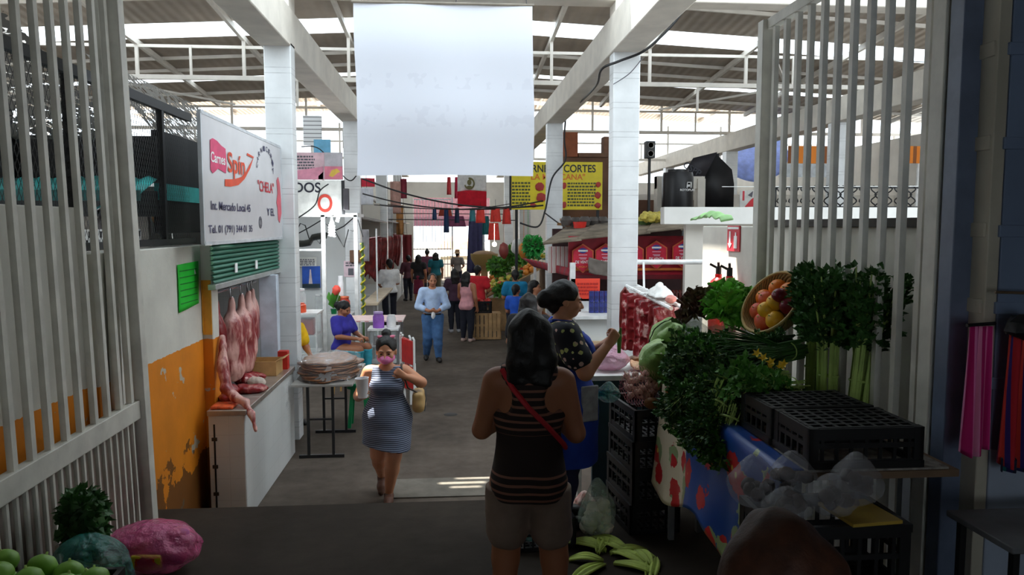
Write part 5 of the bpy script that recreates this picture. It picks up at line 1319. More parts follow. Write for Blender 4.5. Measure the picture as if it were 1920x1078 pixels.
q = MB(); q.sheet(lambda u, v: A.lerp(B, u).lerp(D.lerp(C2, u), v) + Vector((0, -0.3 * math.sin(v * PI), -0.25 * math.sin(u * PI) * v)), 14, 10); q.build('sheet', mat('tarp_blue', (140, 160, 228), 0.6, bump=0.2), t, smooth=180, solid=0.02)
q = MB(); q.bar(A, B, 0.05); q.build('rod', M_black, t)
q = MB(); q.bar((B.x, 24.2, 0), B, 0.06); q.build('pole', M_black, t)
q = MB(); A, B, C2, D = AY(1270, 262, 23), AY(1305, 268, 23), AY(1318, 280, 23), AY(1280, 280, 23); q.add([A, B, C2, D], [(0, 1, 2, 3)])
struct(MB().bx(5.2, 13.0, 21.2, 21.4, 0, 3.55).build('wall_right_far', M_beam), 'plain wall far on the right')
def mat_lattice(name):
    return mat_stripes(name, [(0.8, (240, 140, 50)), (0.2, (150, 90, 50))], 'X', 0.45, 0.02)
t = thing('orange_shutters', 'row of orange slatted boards high on the far right', 'boards', tuple(AY(1560, 300, 20)))
for x0, x1 in ((1478, 1536), (1540, 1566), (1706, 1726), (1728, 1756)):
    a_, b_ = AY(x0, 306, 17.6), AY(x1, 274, 17.6); MB().bx(a_.x, b_.x, 17.6, 17.64, a_.z, b_.z).build('slat_panel', mat_lattice('orange_lattice'), t)
    MB().bar((b_.x, 17.66, 0), (b_.x, 17.66, b_.z), 0.05).build('post', M_frame, t)
t = thing('white_sheet', 'pale sheet hanging below the orange boards', 'sheet', tuple(AY(1530, 330, 20)))
a_, b_ = AY(1470, 332, 20.0), AY(1575, 308, 20.0); MB().bx(a_.x, b_.x, 20.0, 20.03, a_.z, b_.z).build('sheet', mat('pale_sheet', (210, 216, 220), 0.6), t)
MB().bar((b_.x, 20.05, 0), (b_.x, 20.05, b_.z), 0.05).build('post', M_frame, t)
t = thing('wrought_grille', 'dark scrolled grille on the wall beyond the right gate', 'grille', tuple(AY(1500, 390, 13)))
for k in range(12):
    c = AY(1462 + 22 * k, 372, 12.6); q = MB()
    q.tube([(c.x + 0.05 * math.sin(a * 0.9), 12.6, c.z - 0.2 + a * 0.03) for a in range(15)], 0.012, 5); q.tube([(c.x + 0.07 - 0.05 * math.sin(a * 0.9), 12.6, c.z - 0.2 + a * 0.03) for a in range(15)], 0.012, 5); q.build('scroll', M_black, t)
a_, b_ = AY(1455, 388, 12.6), AY(1740, 352, 12.6)
MB().bar((a_.x, 12.62, a_.z), (b_.x, 12.62, a_.z), 0.03).build('rail', M_black, t); MB().bar((a_.x, 12.62, b_.z), (b_.x, 12.62, b_.z), 0.03).build('rail', M_black, t)
for x in (a_.x, b_.x): MB().bar((x, 12.64, 0), (x, 12.64, b_.z), 0.03).build('post', M_black, t)
board('red_poster', 'white poster with a red shape beside the outer right column', 'poster', 1387, 357, 1422, 389, 15.5, M_bwhite, [('r', 'red_bar', 1392, 358, 1396, 376, M_red), ('p', 'red_shape', [(1396, 388), (1408, 374), (1419, 366), (1420, 387)], mat('poster_red', (214, 30, 44), 0.5)), ('p', 'grey_shape', [(1402, 366), (1412, 358), (1410, 370)], M_greyp)])
rp = AY(1405, 380, 15.55); MB().bar((rp.x, 15.56, 0), (rp.x, 15.56, rp.z), 0.05).build('post', M_frame, bpy.data.objects['red_poster'])
cable([(4.0, 10.9, AY(1200, 350, 11).z), (6.2, 10.9, AY(1310, 349, 11).z), (9.4, 10.9, AY(1470, 346, 11).z)], 0.006, 'thin pale wire stretched past the water tank', M_frame)
single('cabbage_leaf', MB().sheet(lambda u, v: AX(1303 + 60 * u, 413 - 4 * v, 2.58) + Vector((-0.05 + 0.12 * v, 0.02 * math.sin(u * 20), 0.07 * math.sin(u * PI) * (0.5 + 0.5 * math.sin(v * PI)) + 0.012 * math.sin(u * 30))), 24, 8), mat('cabbage_pale', (150, 196, 130), 0.6, var=0.2), 'pale cabbage leaves lying on top of the white wall', 'leaf', solid=0.012, smooth=180)

# ---- sign and extinguishers on the right wall
t = thing('extinguisher_sign', 'red fire extinguisher sign with a white arrow on the sunlit wall', 'sign', (2.49, 6.4, 2.4))
ya, yb = AX(1388, 448, 2.495).y, AX(1365, 448, 2.495).y; z0_, z1_ = AX(1376, 471, 2.495).z, AX(1376, 423, 2.495).z
MB().bx(2.488, 2.498, ya, yb, z0_, z1_).build('panel', M_red, t)
def wq(u0, u1, v0, v1, nm, mm, off=0.004): return MB().bx(2.488 - off, 2.488, yb + (ya - yb) * u0, yb + (ya - yb) * u1, z0_ + (z1_ - z0_) * v0, z0_ + (z1_ - z0_) * v1).build(nm, mm, t)
wq(0.06, 0.94, 0.86, 0.95, 'title_band', M_whitep)
wq(0.18, 0.3, 0.3, 0.78, 'arrow_shaft', M_whitep)
q = MB(); q.prism([(2.484, yb + (ya - yb) * u, z0_ + (z1_ - z0_) * v) for u, v in ((0.08, 0.3), (0.4, 0.3), (0.24, 0.12))], (0.003, 0, 0)); q.build('arrow_head', M_whitep, t, smooth=0)
wq(0.58, 0.82, 0.12, 0.6, 'extinguisher_picture', M_whitep); wq(0.66, 0.74, 0.6, 0.74, 'nozzle_picture', M_whitep)
M_ext = mat('extinguisher_red', (206, 26, 30), 0.3)
for (yy, lab) in ((6.55, 'red fire extinguisher on the right wall, nearer the aisle end'), (6.28, 'slimmer red fire extinguisher on the right wall, behind the green lettuce')):
    t = thing('fire_extinguisher', lab, 'fire extinguisher', (2.36, yy, 1.5), 0, 'fire extinguishers on the right wall')
    r0 = 0.085 if yy > 6.4 else 0.06
    MB().lathe([(0.001, 0), (r0, 0), (r0, 0.5), (r0 * 0.8, 0.57), (0.03, 0.6), (0.03, 0.63), (0.001, 0.63)], (2.39, yy, 1.60), 20).build('cylinder', M_ext, t)
    MB().lathe([(0.001, 0.63), (0.025, 0.63), (0.025, 0.70), (0.001, 0.71)], (2.39, yy, 1.60), 12).build('valve', M_black, t)
    MB().bar((2.39, yy, 2.28), (2.32, yy + 0.03, 2.32), 0.02).build('lever', M_black, t); MB().bar((2.39, yy, 2.29), (2.38, yy - 0.02, 2.34), 0.02).build('handle', M_black, t)
    MB().bx(2.47, 2.5, yy - 0.03, yy + 0.03, 1.9, 2.0).build('bracket', M_black, t)

# ---- meat rail by the first right column
t = thing('meat_rack', 'white slotted rack of hanging ribs between the right column and the wall', 'rack', (2.25, 8.3, 1.75))
M_wp = mat('rack_white', (238, 238, 236), 0.4)
for x in (2.2, 2.34): MB().tube([(x, 7.35, 1.83), (x, 9.29, 1.90)], 0.022, 8).build('rod', M_wp, t)
for k in range(9): y = 7.7 + 0.17 * k; MB().bar((2.18, y, 1.845 + 0.036 * (y - 7.7)), (2.36, y, 1.845 + 0.036 * (y - 7.7)), 0.05, 0.03).build('slat', M_wp, t)
MB().bar((2.40, 9.2, 1.88), (2.42, 9.32, 2.2), 0.025).build('hanger', M_wp, t); MB().bar((2.4, 7.45, 1.85), (2.5, 7.3, 1.85), 0.03).build('wall_bracket', M_wp, t)
MB().bar((2.36, 7.5, 0), (2.36, 7.5, 1.83), 0.05).build('post', M_wp, t)
single('white_tube', MB().tube([(2.3, 9.35, 2.2), (4.4, 9.35, 2.2)], 0.032, 10), M_wp, 'white horizontal tube running right from the first right column', 'tube')
for k, (y, x, rz, w_, h_, mt) in enumerate([(7.75, 2.2, 0.2, 0.15, 0.6, M_rib), (7.98, 2.2, 0.5, 0.17, 0.66, M_beef), (8.2, 2.2, -0.2, 0.17, 0.68, M_rib), (8.45, 2.18, 0.3, 0.18, 0.7, M_rib), (8.7, 2.17, 0.0, 0.18, 0.66, M_beef), (8.95, 2.15, 0.2, 0.17, 0.7, M_rib)]):
    s = SDF(); s.box((0, 0, -h_ / 2), (w_, 0.022, h_ / 2), rd=0.02)
    for j in range(4): s.cap((-w_ * 0.8, -0.02, -h_ * (0.2 + 0.2 * j)), (w_ * 0.8, -0.02, -h_ * (0.27 + 0.2 * j)), 0.014, k=0.02)
    s.ell((w_ * 0.3, 0, -h_ * 0.8), (w_ * 0.5, 0.04, h_ * 0.2), k=0.04)
    sdf_single('rib_slab', s, mt, 'red and white slab of ribs hanging on the white rack, %s from the wall' % ['first', 'second', 'third', 'fourth', 'fifth', 'sixth'][k], 'meat', (x + 0.07, y, 1.8 + 0.036 * (y - 7.7)), 'rib slabs on the white rack', h=0.01, nz=(0.008, 26, k + 20), rot=(0, 0, rz))
sx_ = AY(1171, 600, 8.95).x
q = MB(); q.tube([(sx_ - 0.03, 8.95, 1.14), (sx_ - 0.035, 8.95, 1.5), (sx_ - 0.03, 8.95, 1.84), (sx_, 8.95, 1.90), (sx_ + 0.03, 8.95, 1.84), (sx_ + 0.035, 8.95, 1.5), (sx_ + 0.03, 8.95, 1.16)], [0.022, 0.034, 0.032, 0.026, 0.03, 0.032, 0.02], 10)
MB().bar((sx_, 8.95, 1.885), (2.2, 8.95, 1.885), 0.02).build('slat', M_wp, t)
single('sausage_loop', q, M_chor, 'dark red sausage folded over the rack end against the tiled column', 'sausage', smooth=180)
q = MB(); q.sheet(lambda u, v: crumple((2.16 + 0.24 * u, 7.75 + 0.55 * v, 1.90 + 0.13 * math.sin(u * PI) * math.sin(v * PI)), 0.03, 9, 2), 18, 18)
tag(q.build('white_cloth', mat('white_rag', (236, 236, 232), 0.8), None, solid=0.006, smooth=180), 'crumpled white cloth lying on the rib rack', 'cloth')
single('pink_lump', MB().ball((2.27, 7.6, 1.90), (0.06, 0.07, 0.045), disp=0.3), mat('pink_meat', (226, 150, 140), 0.5), 'small pink lump of meat at the near end of the rack', 'meat')
# strings of sausage behind
r_ = random.Random(77)
single('sausage_rod', MB().tube([(xl + 0.03, 12.43, AY(1200, 549, 12.43).z), (xr - 0.05, 12.43, AY(1200, 549, 12.43).z)], 0.02, 8), M_chrome, 'steel rod of sausage strings under the red stall', 'rod')
for k in range(16):
    c = AY(1204 + 6.4 * k, 549, 12.43); zz = c.z; x = c.x; q = MB()
    L_ = r_.uniform(0.35, 0.6)
    q.tube([(x, 12.4, zz - L_), (x + 0.005, 12.4, zz - L_ * 0.5), (x, 12.41, zz), (x, 12.43, zz + 0.03), (x, 12.45, zz), (x - 0.01, 12.46, zz - L_ * 0.8)], 0.026, 7)
    single('sausage_string', q, M_chor, 'dark red sausage string hanging on the rod under the red stall', 'sausage', 'sausage strings under the red stall', smooth=180)

# ================================================================== CRATES, TABLES, CLOTH (right foreground)
M_crate = mat('black_crate_plastic', (17, 18, 21), 0.5, var=0.2)
def crate(name, label, w, d, h, group=None, vs=7, upside=False):
    """plastic crate, base at the origin: rim, floor and four lattice sides"""
    t_ = thing(name, label, 'crate', (0, 0, 0), 0, group)
    zr = 0.0 if upside else h - 0.03; zf = h - 0.012 if upside else 0.0
    m = MB()
    for a in ((-w / 2, w / 2, -d / 2, -d / 2 + 0.02), (-w / 2, w / 2, d / 2 - 0.02, d / 2), (-w / 2, -w / 2 + 0.02, -d / 2, d / 2), (w / 2 - 0.02, w / 2, -d / 2, d / 2)): m.bx(*a, zr, zr + 0.03)
    m.build('rim', M_crate, t_, world=False)
    m = MB()
    for k in range(9): x = -w / 2 + w * (k + 0.5) / 9; m.bx(x - 0.008, x + 0.008, -d / 2 + 0.015, d / 2 - 0.015, zf, zf + 0.012)
    for k in range(7): y = -d / 2 + d * (k + 0.5) / 7; m.bx(-w / 2 + 0.015, w / 2 - 0.015, y - 0.008, y + 0.008, zf + 0.001, zf + 0.013)
    m.build('lattice_floor', M_crate, t_, world=False)
    for sx, sy in ((0, -1), (0, 1), (-1, 0), (1, 0)):
        m = MB(); L = w if sx == 0 else d; n = vs if sx == 0 else max(vs - 2, 4)
        def put(u0, u1, z0, z1, o=0.0):
            e = 0.010 + o
            if sx == 0: y = sy * (d / 2 - 0.012); m.bx(u0, u1, y - e / 2, y + e / 2, z0, z1)
            else: x = sx * (w / 2 - 0.012); m.bx(x - e / 2, x + e / 2, u0, u1, z0, z1)
        put(-L / 2 + 0.003, -L / 2 + 0.045, 0, h, 0.008); put(L / 2 - 0.045, L / 2 - 0.003, 0, h, 0.008)
        put(-L / 2 + 0.02, L / 2 - 0.02, 0, 0.035, 0.002); put(-L / 2 + 0.02, L / 2 - 0.02, h * 0.5, h * 0.5 + 0.02, 0.001); put(-L / 2 + 0.02, L / 2 - 0.02, h - 0.05, h - 0.002, 0.003)
        for k in range(1, n): u = -L / 2 + L * k / n; put(u - 0.007, u + 0.007, 0.02, h - 0.02)
        m.build('lattice_side', M_crate, t_, world=False)
    return t_
cs = crate('plastic_crate', 'black plastic crate at the bottom of the crate stack', 0.36, 0.52, 0.212, 'crate stack')
cs.location = (1.31, 5.0, RAMP(4.95) + 0.012); cs.rotation_euler = (0, 0, 0.10)
for k, lb in ((1, 'black plastic crate second from the bottom of the crate stack'), (2, 'black plastic crate third from the bottom of the crate stack'), (3, 'top black plastic crate of the stack under the garlic bag')):
    dup(cs, (1.31 + 0.006 * k, 5.0, RAMP(4.95) + 0.012 + 0.2125 * k), 0.10 + 0.02 * (k % 2), lb)
ZS = RAMP(4.95) + 0.012 + 0.2125 * 4     # top of the stack
# near table
TX0, TX1, TY0, TY1, TZ = 1.38, 2.1, 2.88, 4.66, 1.655
t = thing('market_table', 'steel-legged produce table along the right gate', 'table', ((TX0 + TX1) / 2, (TY0 + TY1) / 2, RAMP(3.8)))
MB().bx(TX0, TX1, TY0, TY1, TZ - 0.03, TZ).build('tabletop', mat('worn_board', (120, 96, 74), 0.7), t)
for x, y in ((TX0 + 0.03, TY0 + 0.03), (TX1 - 0.22, TY0 + 0.03), (TX0 + 0.03, TY1 - 0.03), (TX1 - 0.03, TY1 - 0.03)):
    MB().bar((x, y, RAMP(y)), (x, y, TZ - 0.03), 0.035).build('leg', mat('grey_leg', (150, 152, 156), 0.4, 0.4), t)
# second table behind the crate stack
TZ2 = 1.47
t = thing('market_table', 'second produce table behind the crate stack', 'table', (1.9, 5.35, RAMP(5.3)))
MB().bx(1.6, 2.3, 4.72, 5.62, TZ2 - 0.03, TZ2).build('tabletop', mat('worn_board', (120, 96, 74), 0.7), t)
for x, y in ((1.64, 4.76), (2.26, 4.76), (1.64, 5.58), (2.26, 5.58)): MB().bar((x, y, RAMP(y)), (x, y, TZ2 - 0.03), 0.04).build('leg', mat('grey_leg', (150, 152, 156), 0.4, 0.4), t)
# low table of the vendor behind, on the hall floor
t = thing('market_table', 'white vendor table with pink bags beyond the crate stack', 'table', (1.5, 6.3, 0))
MB().bx(1.12, 2.2, 5.95, 6.75, 1.40, 1.44).build('tabletop', M_frame, t)
MB().bx(1.14, 2.18, 5.96, 6.0, 0.0, 1.40).build('front_panel', mat('panel_dark_teal', (40, 66, 72), 0.6), t)
for x, y in ((1.16, 6.7), (2.16, 6.7)): MB().bar((x, y, 0), (x, y, 1.40), 0.04).build('leg', M_frame, t)
# oilcloth draped over the aisle side of the near table
def mat_oil():
    t_ = NT('flowered_oilcloth'); co = t_.coord()
    v = t_.new('ShaderNodeTexVoronoi'); v.inputs['Scale'].default_value = 5.0; t_.link(co, v.inputs['Vector'])
    fl_ = t_.math('LESS_THAN', t_.math('ADD', v.outputs['Distance'], t_.math('MULTIPLY', t_.noise(24, 2), 0.3)), 0.56)
    ct = t_.math('LESS_THAN', v.outputs['Distance'], 0.1)
    X = t_.xyz(co); pan = t_.math('GREATER_THAN', t_.math('ADD', X[1], t_.math('MULTIPLY', X[2], -0.25)), 0.22)
    edge = t_.math('LESS_THAN', t_.math('ABSOLUTE', t_.math('SUBTRACT', X[1], 0.1)), 0.12)
    b = t_.mix(pan, lin((34, 78, 160)), lin((226, 212, 184)))
    c1 = t_.mix(fl_, b, t_.mix(t_.math('GREATER_THAN', t_.noise(5, 1), 0.54), lin((206, 40, 46)), lin((150, 170, 120))))
    t_.base(t_.mix(ct, c1, lin((240, 200, 90)))); t_.b.inputs['Roughness'].default_value = 0.3; return t_.m
t = thing('oilcloth', 'blue and cream oilcloth with red flowers hanging down the produce table side', 'tablecloth', (1.3, 3.8, 1.0))
def oil(u, v):
    y = 2.9 + 1.76 * u
    fold = math.sin(u * 15) * 0.5 + math.sin(u * 31 + 1) * 0.25
    hang = 0.62 + 0.08 * math.sin(u * 9)
    if v < 0.25: return (TX0 + 0.06 - 0.075 * v / 0.25, y, TZ + 0.008)
    k = (v - 0.25) / 0.75
    return (TX0 - 0.03 - 0.05 * k - 0.035 * fold * k, y, TZ + 0.005 - hang * k - 0.02 * math.sin(k * 3))
MB().sheet(oil, 70, 30).build('cloth', mat_oil(), t, smooth=180, solid=0.004)
# crates lying upside down at the near end of the table
cu = crate('plastic_crate', 'black crate turned upside down at the near corner of the produce table', 0.5, 0.345, 0.17, 'upturned crates on the table', 8, True)
cu.location = (1.70, 3.06, TZ + 0.012)
dup(cu, (1.69, 3.42, TZ + 0.012), 0.03, 'black crate turned upside down behind the nearest one on the produce table')
MB_ = MB(); MB_.bx(1.44, 2.06, 2.89, 3.2, TZ + 0.0005, TZ + 0.009); single('newspaper', MB_, mat('paper_grey', (150, 146, 138), 0.9, var=0.4, scale=20), 'grey newspaper sheet under the nearest upturned crate', 'paper')
# low crates with bags under and before the table
t1 = crate('plastic_crate', 'black crate at the bottom of the low stack before the produce table', 0.52, 0.34, 0.262, None, 8)
t1.location = (1.41, 2.69, RAMP(2.72) + 0.012)
dup(t1, (1.41, 2.69, RAMP(2.72) + 0.276), 0.02, 'black crate in the middle of the low stack before the produce table')
dup(t1, (1.41, 2.69, RAMP(2.72) + 0.54), 0.0, 'black crate under the clear plastic bags before the produce table')
ZB = RAMP(2.72) + 0.54 + 0.264
single('yellow_board', MB().box((1.52, 2.62, ZB + 0.008), (0.2, 0.22, 0.012), (0, 0, 0.1)), mat('yellow_board', (176, 146, 56), 0.6), 'yellow board under the right plastic bags', 'board')
def mat_bag(name, rgb, al=0.35):
    t_ = NT(name); t_.base(lin(rgb)); t_.b.inputs['Roughness'].default_value = 0.12; t_.b.inputs['Specular IOR Level'].default_value = 0.9
    n = t_.noise(11, 4); t_.link(t_.math('ADD', al - 0.15, t_.math('MULTIPLY', n, 0.35)), t_.b.inputs['Alpha']); t_.bump(t_.noise(20, 5), 1.0, 0.03); return t_.m
M_clearbag = mat_bag('clear_bag', (180, 182, 188), 0.28); M_greenbag = mat_bag('teal_bag', (40, 140, 130), 0.55); M_pinkbag = mat_bag('pink_bag', (250, 110, 170), 0.5)
def bag(name, label, loc, r, mt, inner, seed, group=None, neck=True, nin=9, inr=0.03):
    """knotted plastic bag with its load"""
    t_ = thing(name, label, 'bag', loc, 0, group); rr_ = random.Random(seed)
    def f(u, v):
        th = PI * v; ph = 2 * PI * u; d = Vector((math.sin(th) * math.cos(ph), math.sin(th) * math.sin(ph), math.cos(th)))
        k = 1 + 0.13 * mnoise.noise(d * 2.4 + Vector((seed, 0, 0))) + 0.06 * math.sin(ph * 9 + seed) * max(0, d.z) 
        z = d.z * r[2]
        if neck and d.z > 0.72: kk = (d.z - 0.72) / 0.28; k *= 1 - 0.25 * kk; z += r[2] * 0.45 * kk
        return (d.x * r[0] * k, d.y * r[1] * k, max(z + r[2] * 0.92, 0.004))
    q = MB(); q.sheet(f, 48, 28); q.build('film', mt, t_, world=False, smooth=180)
    if inner:
        q = MB()
        for k in range(nin):
            a = rr_.uniform(0, 6.28); e = math.sqrt(rr_.random()) * 0.6
            q.ball((r[0] * e * math.cos(a), r[1] * e * math.sin(a), inr + r[2] * rr_.uniform(0.1, 1.0)), (inr * rr_.uniform(0.8, 1.3), inr, inr * rr_.uniform(0.8, 1.2)), 10, 7, disp=0.25, seed=k)
        o = q.build('load', inner, t_, world=False); o['kind'] = 'stuff'
    return t_
M_load = mat('brown_load', (74, 62, 58), 0.7, var=0.4, scale=14)
for i, (x, y, r, lab) in enumerate([(1.16, 2.74, (0.10, 0.10, 0.085), 'clear plastic bag at the left end of the low crates'), (1.22, 2.58, (0.09, 0.08, 0.055), 'smaller clear bag between the left and middle bags'), (1.33, 2.78, (0.10, 0.08, 0.085), 'knotted clear bag in the middle of the low crates'), (1.40, 2.60, (0.095, 0.09, 0.065), 'clear bag standing on the yellow board'), (1.55, 2.70, (0.095, 0.10, 0.085), 'rounded clear bag at the right end of the low crates')]):
    bag('plastic_bag', lab, (x, y, ZB + (0.016 if i >= 3 else 0.003)), r, M_clearbag, M_load, i + 2, 'clear bags on the low crates', True, 7, 0.026)

# striped aprons hung on the pillar
def apron(x0, x1, z0, z1, y, cols, lab, nm, per):
    t_ = thing('hanging_apron', lab, 'apron', ((x0 + x1) / 2, y, z0))
    q = MB()
    def f(u, v):
        w = 0.9 + 0.1 * v
        return (x0 + (x1 - x0) * (0.5 + (u - 0.5) * w), y + 0.02 * math.sin(u * 19 + v) * (0.3 + v), z1 - (z1 - z0) * v - 0.02 * math.sin(u * 5) * v)
    q.sheet(f, 36, 20); q.build('cloth', mat_stripes(nm, cols, 'X', per), t_, smooth=180, solid=0.006)
    MB().tube([(x0 - 0.01, y, z1 + 0.004), (x1 + 0.01, y + 0.01, z1 + 0.01)], 0.008, 6).build('strap', M_black, t_)
    return t_
a_, b_ = AY(1808, 850, 2.84), AY(1868, 612, 2.84)
apron(a_.x, b_.x, a_.z, b_.z, 2.85, [(0.35, (196, 20, 110)), (0.2, (240, 130, 190)), (0.25, (214, 40, 130)), (0.2, (250, 160, 205))], 'pink and magenta striped apron hanging left on the blue pillar', 'apron_pink_stripes', 0.05)
a2, b2 = AY(1880, 872, 2.82), AY(1968, 625, 2.82)
ap = apron(a2.x, b2.x, a2.z, b2.z, 2.83, [(0.45, (196, 30, 44)), (0.15, (120, 20, 60)), (0.25, (214, 60, 50)), (0.15, (60, 40, 120))], 'red striped apron with a dark hem hanging right on the blue pillar', 'apron_red_stripes', 0.06)
MB().sheet(lambda u, v: (a2.x + (b2.x - a2.x) * u, 2.822 + 0.02 * math.sin(u * 19), a2.z + 0.025 - 0.055 * v), 20, 2).build('hem', mat_stripes('hem_stripes', [(0.5, (20, 30, 60)), (0.25, (30, 110, 110)), (0.25, (30, 40, 90))], 'X', 0.05), ap, solid=0.005)
cable([(2.2, 2.86, AY(1806, 548, 2.86).z), (2.45, 2.86, AY(1880, 552, 2.86).z), (2.8, 2.86, AY(1920, 558, 2.86).z)], 0.006, 'thin rusty cord strung across the blue pillar', mat('cord_rust', (110, 90, 70), 0.7))
single('dark_bundle', MB().ball((AY(1922, 610, 2.8).x, 2.8, AY(1922, 612, 2.8).z), (0.07, 0.06, 0.05), disp=0.4), M_black, 'dark rolled bundle at the top of the red apron', 'bundle')

# ================================================================== PRODUCE
M_leafd = mat('leaf_dark', (56, 100, 42), 0.55, var=0.35, scale=5); M_leafm = mat('leaf_mid', (86, 146, 54), 0.55, var=0.3, scale=5)
M_leafl = mat('leaf_light', (140, 196, 84), 0.55, var=0.25, scale=5); M_stem = mat('stem_green', (176, 204, 110), 0.5, var=0.2)
M_lett = mat('lettuce_green', (120, 196, 70), 0.5, var=0.35, scale=8); M_lettr = mat('lettuce_red', (96, 54, 46), 0.5, var=0.4, scale=8, rgb2=(90, 96, 52))
M_cab = mat('cabbage_green', (176, 206, 136), 0.45, var=0.25, scale=9, bump=0.6, bscale=16)
M_cab2 = mat('cabbage_outer', (136, 176, 90), 0.5, var=0.3, scale=9, bump=0.7, bscale=14)
def leaf(q, p, d, n, L, w):
    d = d.normalized(); s_ = d.cross(n).normalized() * w; n = s_.cross(d).normalized()
    q.add([p, p + d * L * 0.45 - s_ + n * w * 0.3, p + d * L + n * -0.1 * L, p + d * L * 0.45 + s_ + n * w * 0.3, p + d * L * 0.5], [(0, 4, 1), (1, 4, 2), (2, 4, 3), (3, 4, 0)])
def sprig(q, p, d, rr_, L, w, n=5):
    d = d.normalized()
    for k in range(n):
        a = rr_.uniform(-0.9, 0.9); e = Vector((rr_.uniform(-1, 1), rr_.uniform(-1, 1), rr_.uniform(-1, 1)))
        dd = (d + e * 0.75).normalized(); leaf(q, p + e * L * 0.25, dd, Vector((rr_.uniform(-1, 1), rr_.uniform(-1, 1), 1.2)).normalized(), L * rr_.uniform(0.7, 1.2), w)
def bunch(name, label, cat, L, spread, nst, nspr, leafL, leafw, ms, ml, seed, stemfrac=0.5, tie=True, rst=0.006, group=None, droop=0.0):
    """tied bunch of stalks growing along +Z from the origin"""
    rr_ = random.Random(seed); t_ = thing(name, label, cat, (0, 0, 0), 0, group)
    qs = MB(); tips = []
    for k in range(nst):
        a = rr_.uniform(0, 6.28); e = math.sqrt(rr_.random())
        b = Vector((0.035 * e * math.cos(a), 0.035 * e * math.sin(a), 0)); h_ = L * rr_.uniform(0.75, 1.0)
        tp = Vector((spread * e * math.cos(a), spread * e * math.sin(a), h_)); md = b.lerp(tp, 0.5) * 1.0; md.x *= 0.6; md.y *= 0.6
        tp.z -= droop * e
        qs.tube([b * 1.6, md, tp], [rst, rst * 0.8, rst * 0.35], 5); tips.append((md, tp))
    qs.build('stalks', ms, t_, world=False, smooth=60)
    ql = MB()
    for k in range(nspr):
        md, tp = rr_.choice(tips); u = rr_.uniform(0, 1) ** 0.7; p = md.lerp(tp, u) if stemfrac <= 0.5 else Vector((0, 0, 0)).lerp(md, 0.9).lerp(tp, max(u, (stemfrac - 0.5) * 2))
        o = Vector((rr_.gauss(0, 1), rr_.gauss(0, 1), rr_.gauss(0, 0.6))) * leafL * 0.8
        sprig(ql, p + o, (tp - md) + o * 3, rr_, leafL, leafw)
    ql.build('leaves', ml, t_, world=False, smooth=0)
    if tie: MB().lathe([(0.05, L * 0.2), (0.054, L * 0.2 + 0.006), (0.05, L * 0.2 + 0.012)], (0, 0, 0), 14).build('tie', M_stem, t_, world=False)
    return t_
# celery / parsley leaning on the gate
cel = bunch('celery_bunch', 'tall celery bunch standing against the gate, left of the pair', 'celery', 0.76, 0.17, 16, 480, 0.040, 0.017, M_stem, M_leafd, 5, 0.62, True, 0.011, 'celery bunches by the gate')
def place_rot(o, base, dirv, roll=0.0):
    o.location = base; q_ = Vector(dirv).to_track_quat('Z', 'Y'); o.rotation_euler = (q_ @ Euler((0, 0, roll)).to_quaternion()).to_euler(); return o
b1 = AY(1552, 742, 3.85); b2_ = AY(1608, 745, 3.72)
place_rot(cel, (b1.x, 3.85, TZ + 0.04), (0.05, 0.08, 1.0))
c2 = dup(cel, (0, 0, 0), 0, 'celery bunch with a pale tie leaning right against the gate'); place_rot(c2, (b2_.x - 0.01, 3.72, TZ + 0.04), (0.12, 0.05, 1), 2.0)
c3 = dup(cel, (0, 0, 0), 0, 'dark celery bunch at the back, half hidden by the other two'); place_rot(c3, (b1.x + 0.05, 4.12, TZ + 0.04), (0.02, 0.02, 1), 4.0)
c4 = dup(cel, (0, 0, 0), 0, 'low dark leafy bunch between the fruit basket and the celery', scale=0.5); place_rot(c4, (b1.x - 0.1, 4.3, TZ + 0.02), (-0.1, 0.05, 1), 1.0)
# heap of herbs
her = bunch('herb_bunch', 'bunch of dark green herbs in the heap on the produce table', 'herbs', 0.34, 0.09, 26, 130, 0.032, 0.013, M_stem, M_leafd, 8, 0.3, True, 0.004, 'herb heap on the produce table')
her2 = bunch('herb_bunch', 'bunch of fresh mid green herbs in the heap on the produce table', 'herbs', 0.34, 0.1, 24, 130, 0.036, 0.015, M_stem, M_leafm, 9, 0.3, True, 0.004, 'herb heap on the produce table')
on = bunch('onion_bunch', 'bunch of long green onions lying in the herb heap', 'onions', 0.6, 0.16, 34, 6, 0.03, 0.01, M_leafd, M_leafd, 10, 0.3, True, 0.008, 'herb heap on the produce table', 0.0)
rr = random.Random(21)
spots = []
for j, z in enumerate((0.06, 0.15)):
    for i in range(7 - 2 * j):
        for l in range(2):
            spots.append((TX0 + 0.25 + 0.26 * l + rr.uniform(-0.04, 0.04), 3.72 + 0.13 * i + 0.1 * j, TZ + z))
first = True
n_h = 0
for k, p in enumerate(spots):
    src = her if rr.random() < 0.6 else her2
    o = src if n_h == 0 and src is her else (dup(src, (0, 0, 0)))
    if o is her: n_h = 1
    place_rot(o, p, (-1.0 + rr.uniform(-0.3, 0.3), rr.uniform(-0.9, 0.3), rr.uniform(-0.1, 0.1)), rr.uniform(0, 6))
for o in (her2,): place_rot(o, (1.68, 3.75, TZ + 0.2), (-0.8, -0.5, 0.1), 1)
for k in range(9):     # hanging over the table edge
    o = dup(her if k % 3 else her2, (0, 0, 0), 0, ['bunch of herbs hanging over the produce table edge'][0], 'herbs hanging over the table edge')
    place_rot(o, (TX0 + 0.05, 3.66 + 0.08 * k, TZ + 0.10 + 0.04 * (k % 3)), (-0.35 - 0.2 * (k % 2), -0.25, -0.85 + 0.14 * (k % 3)), k)
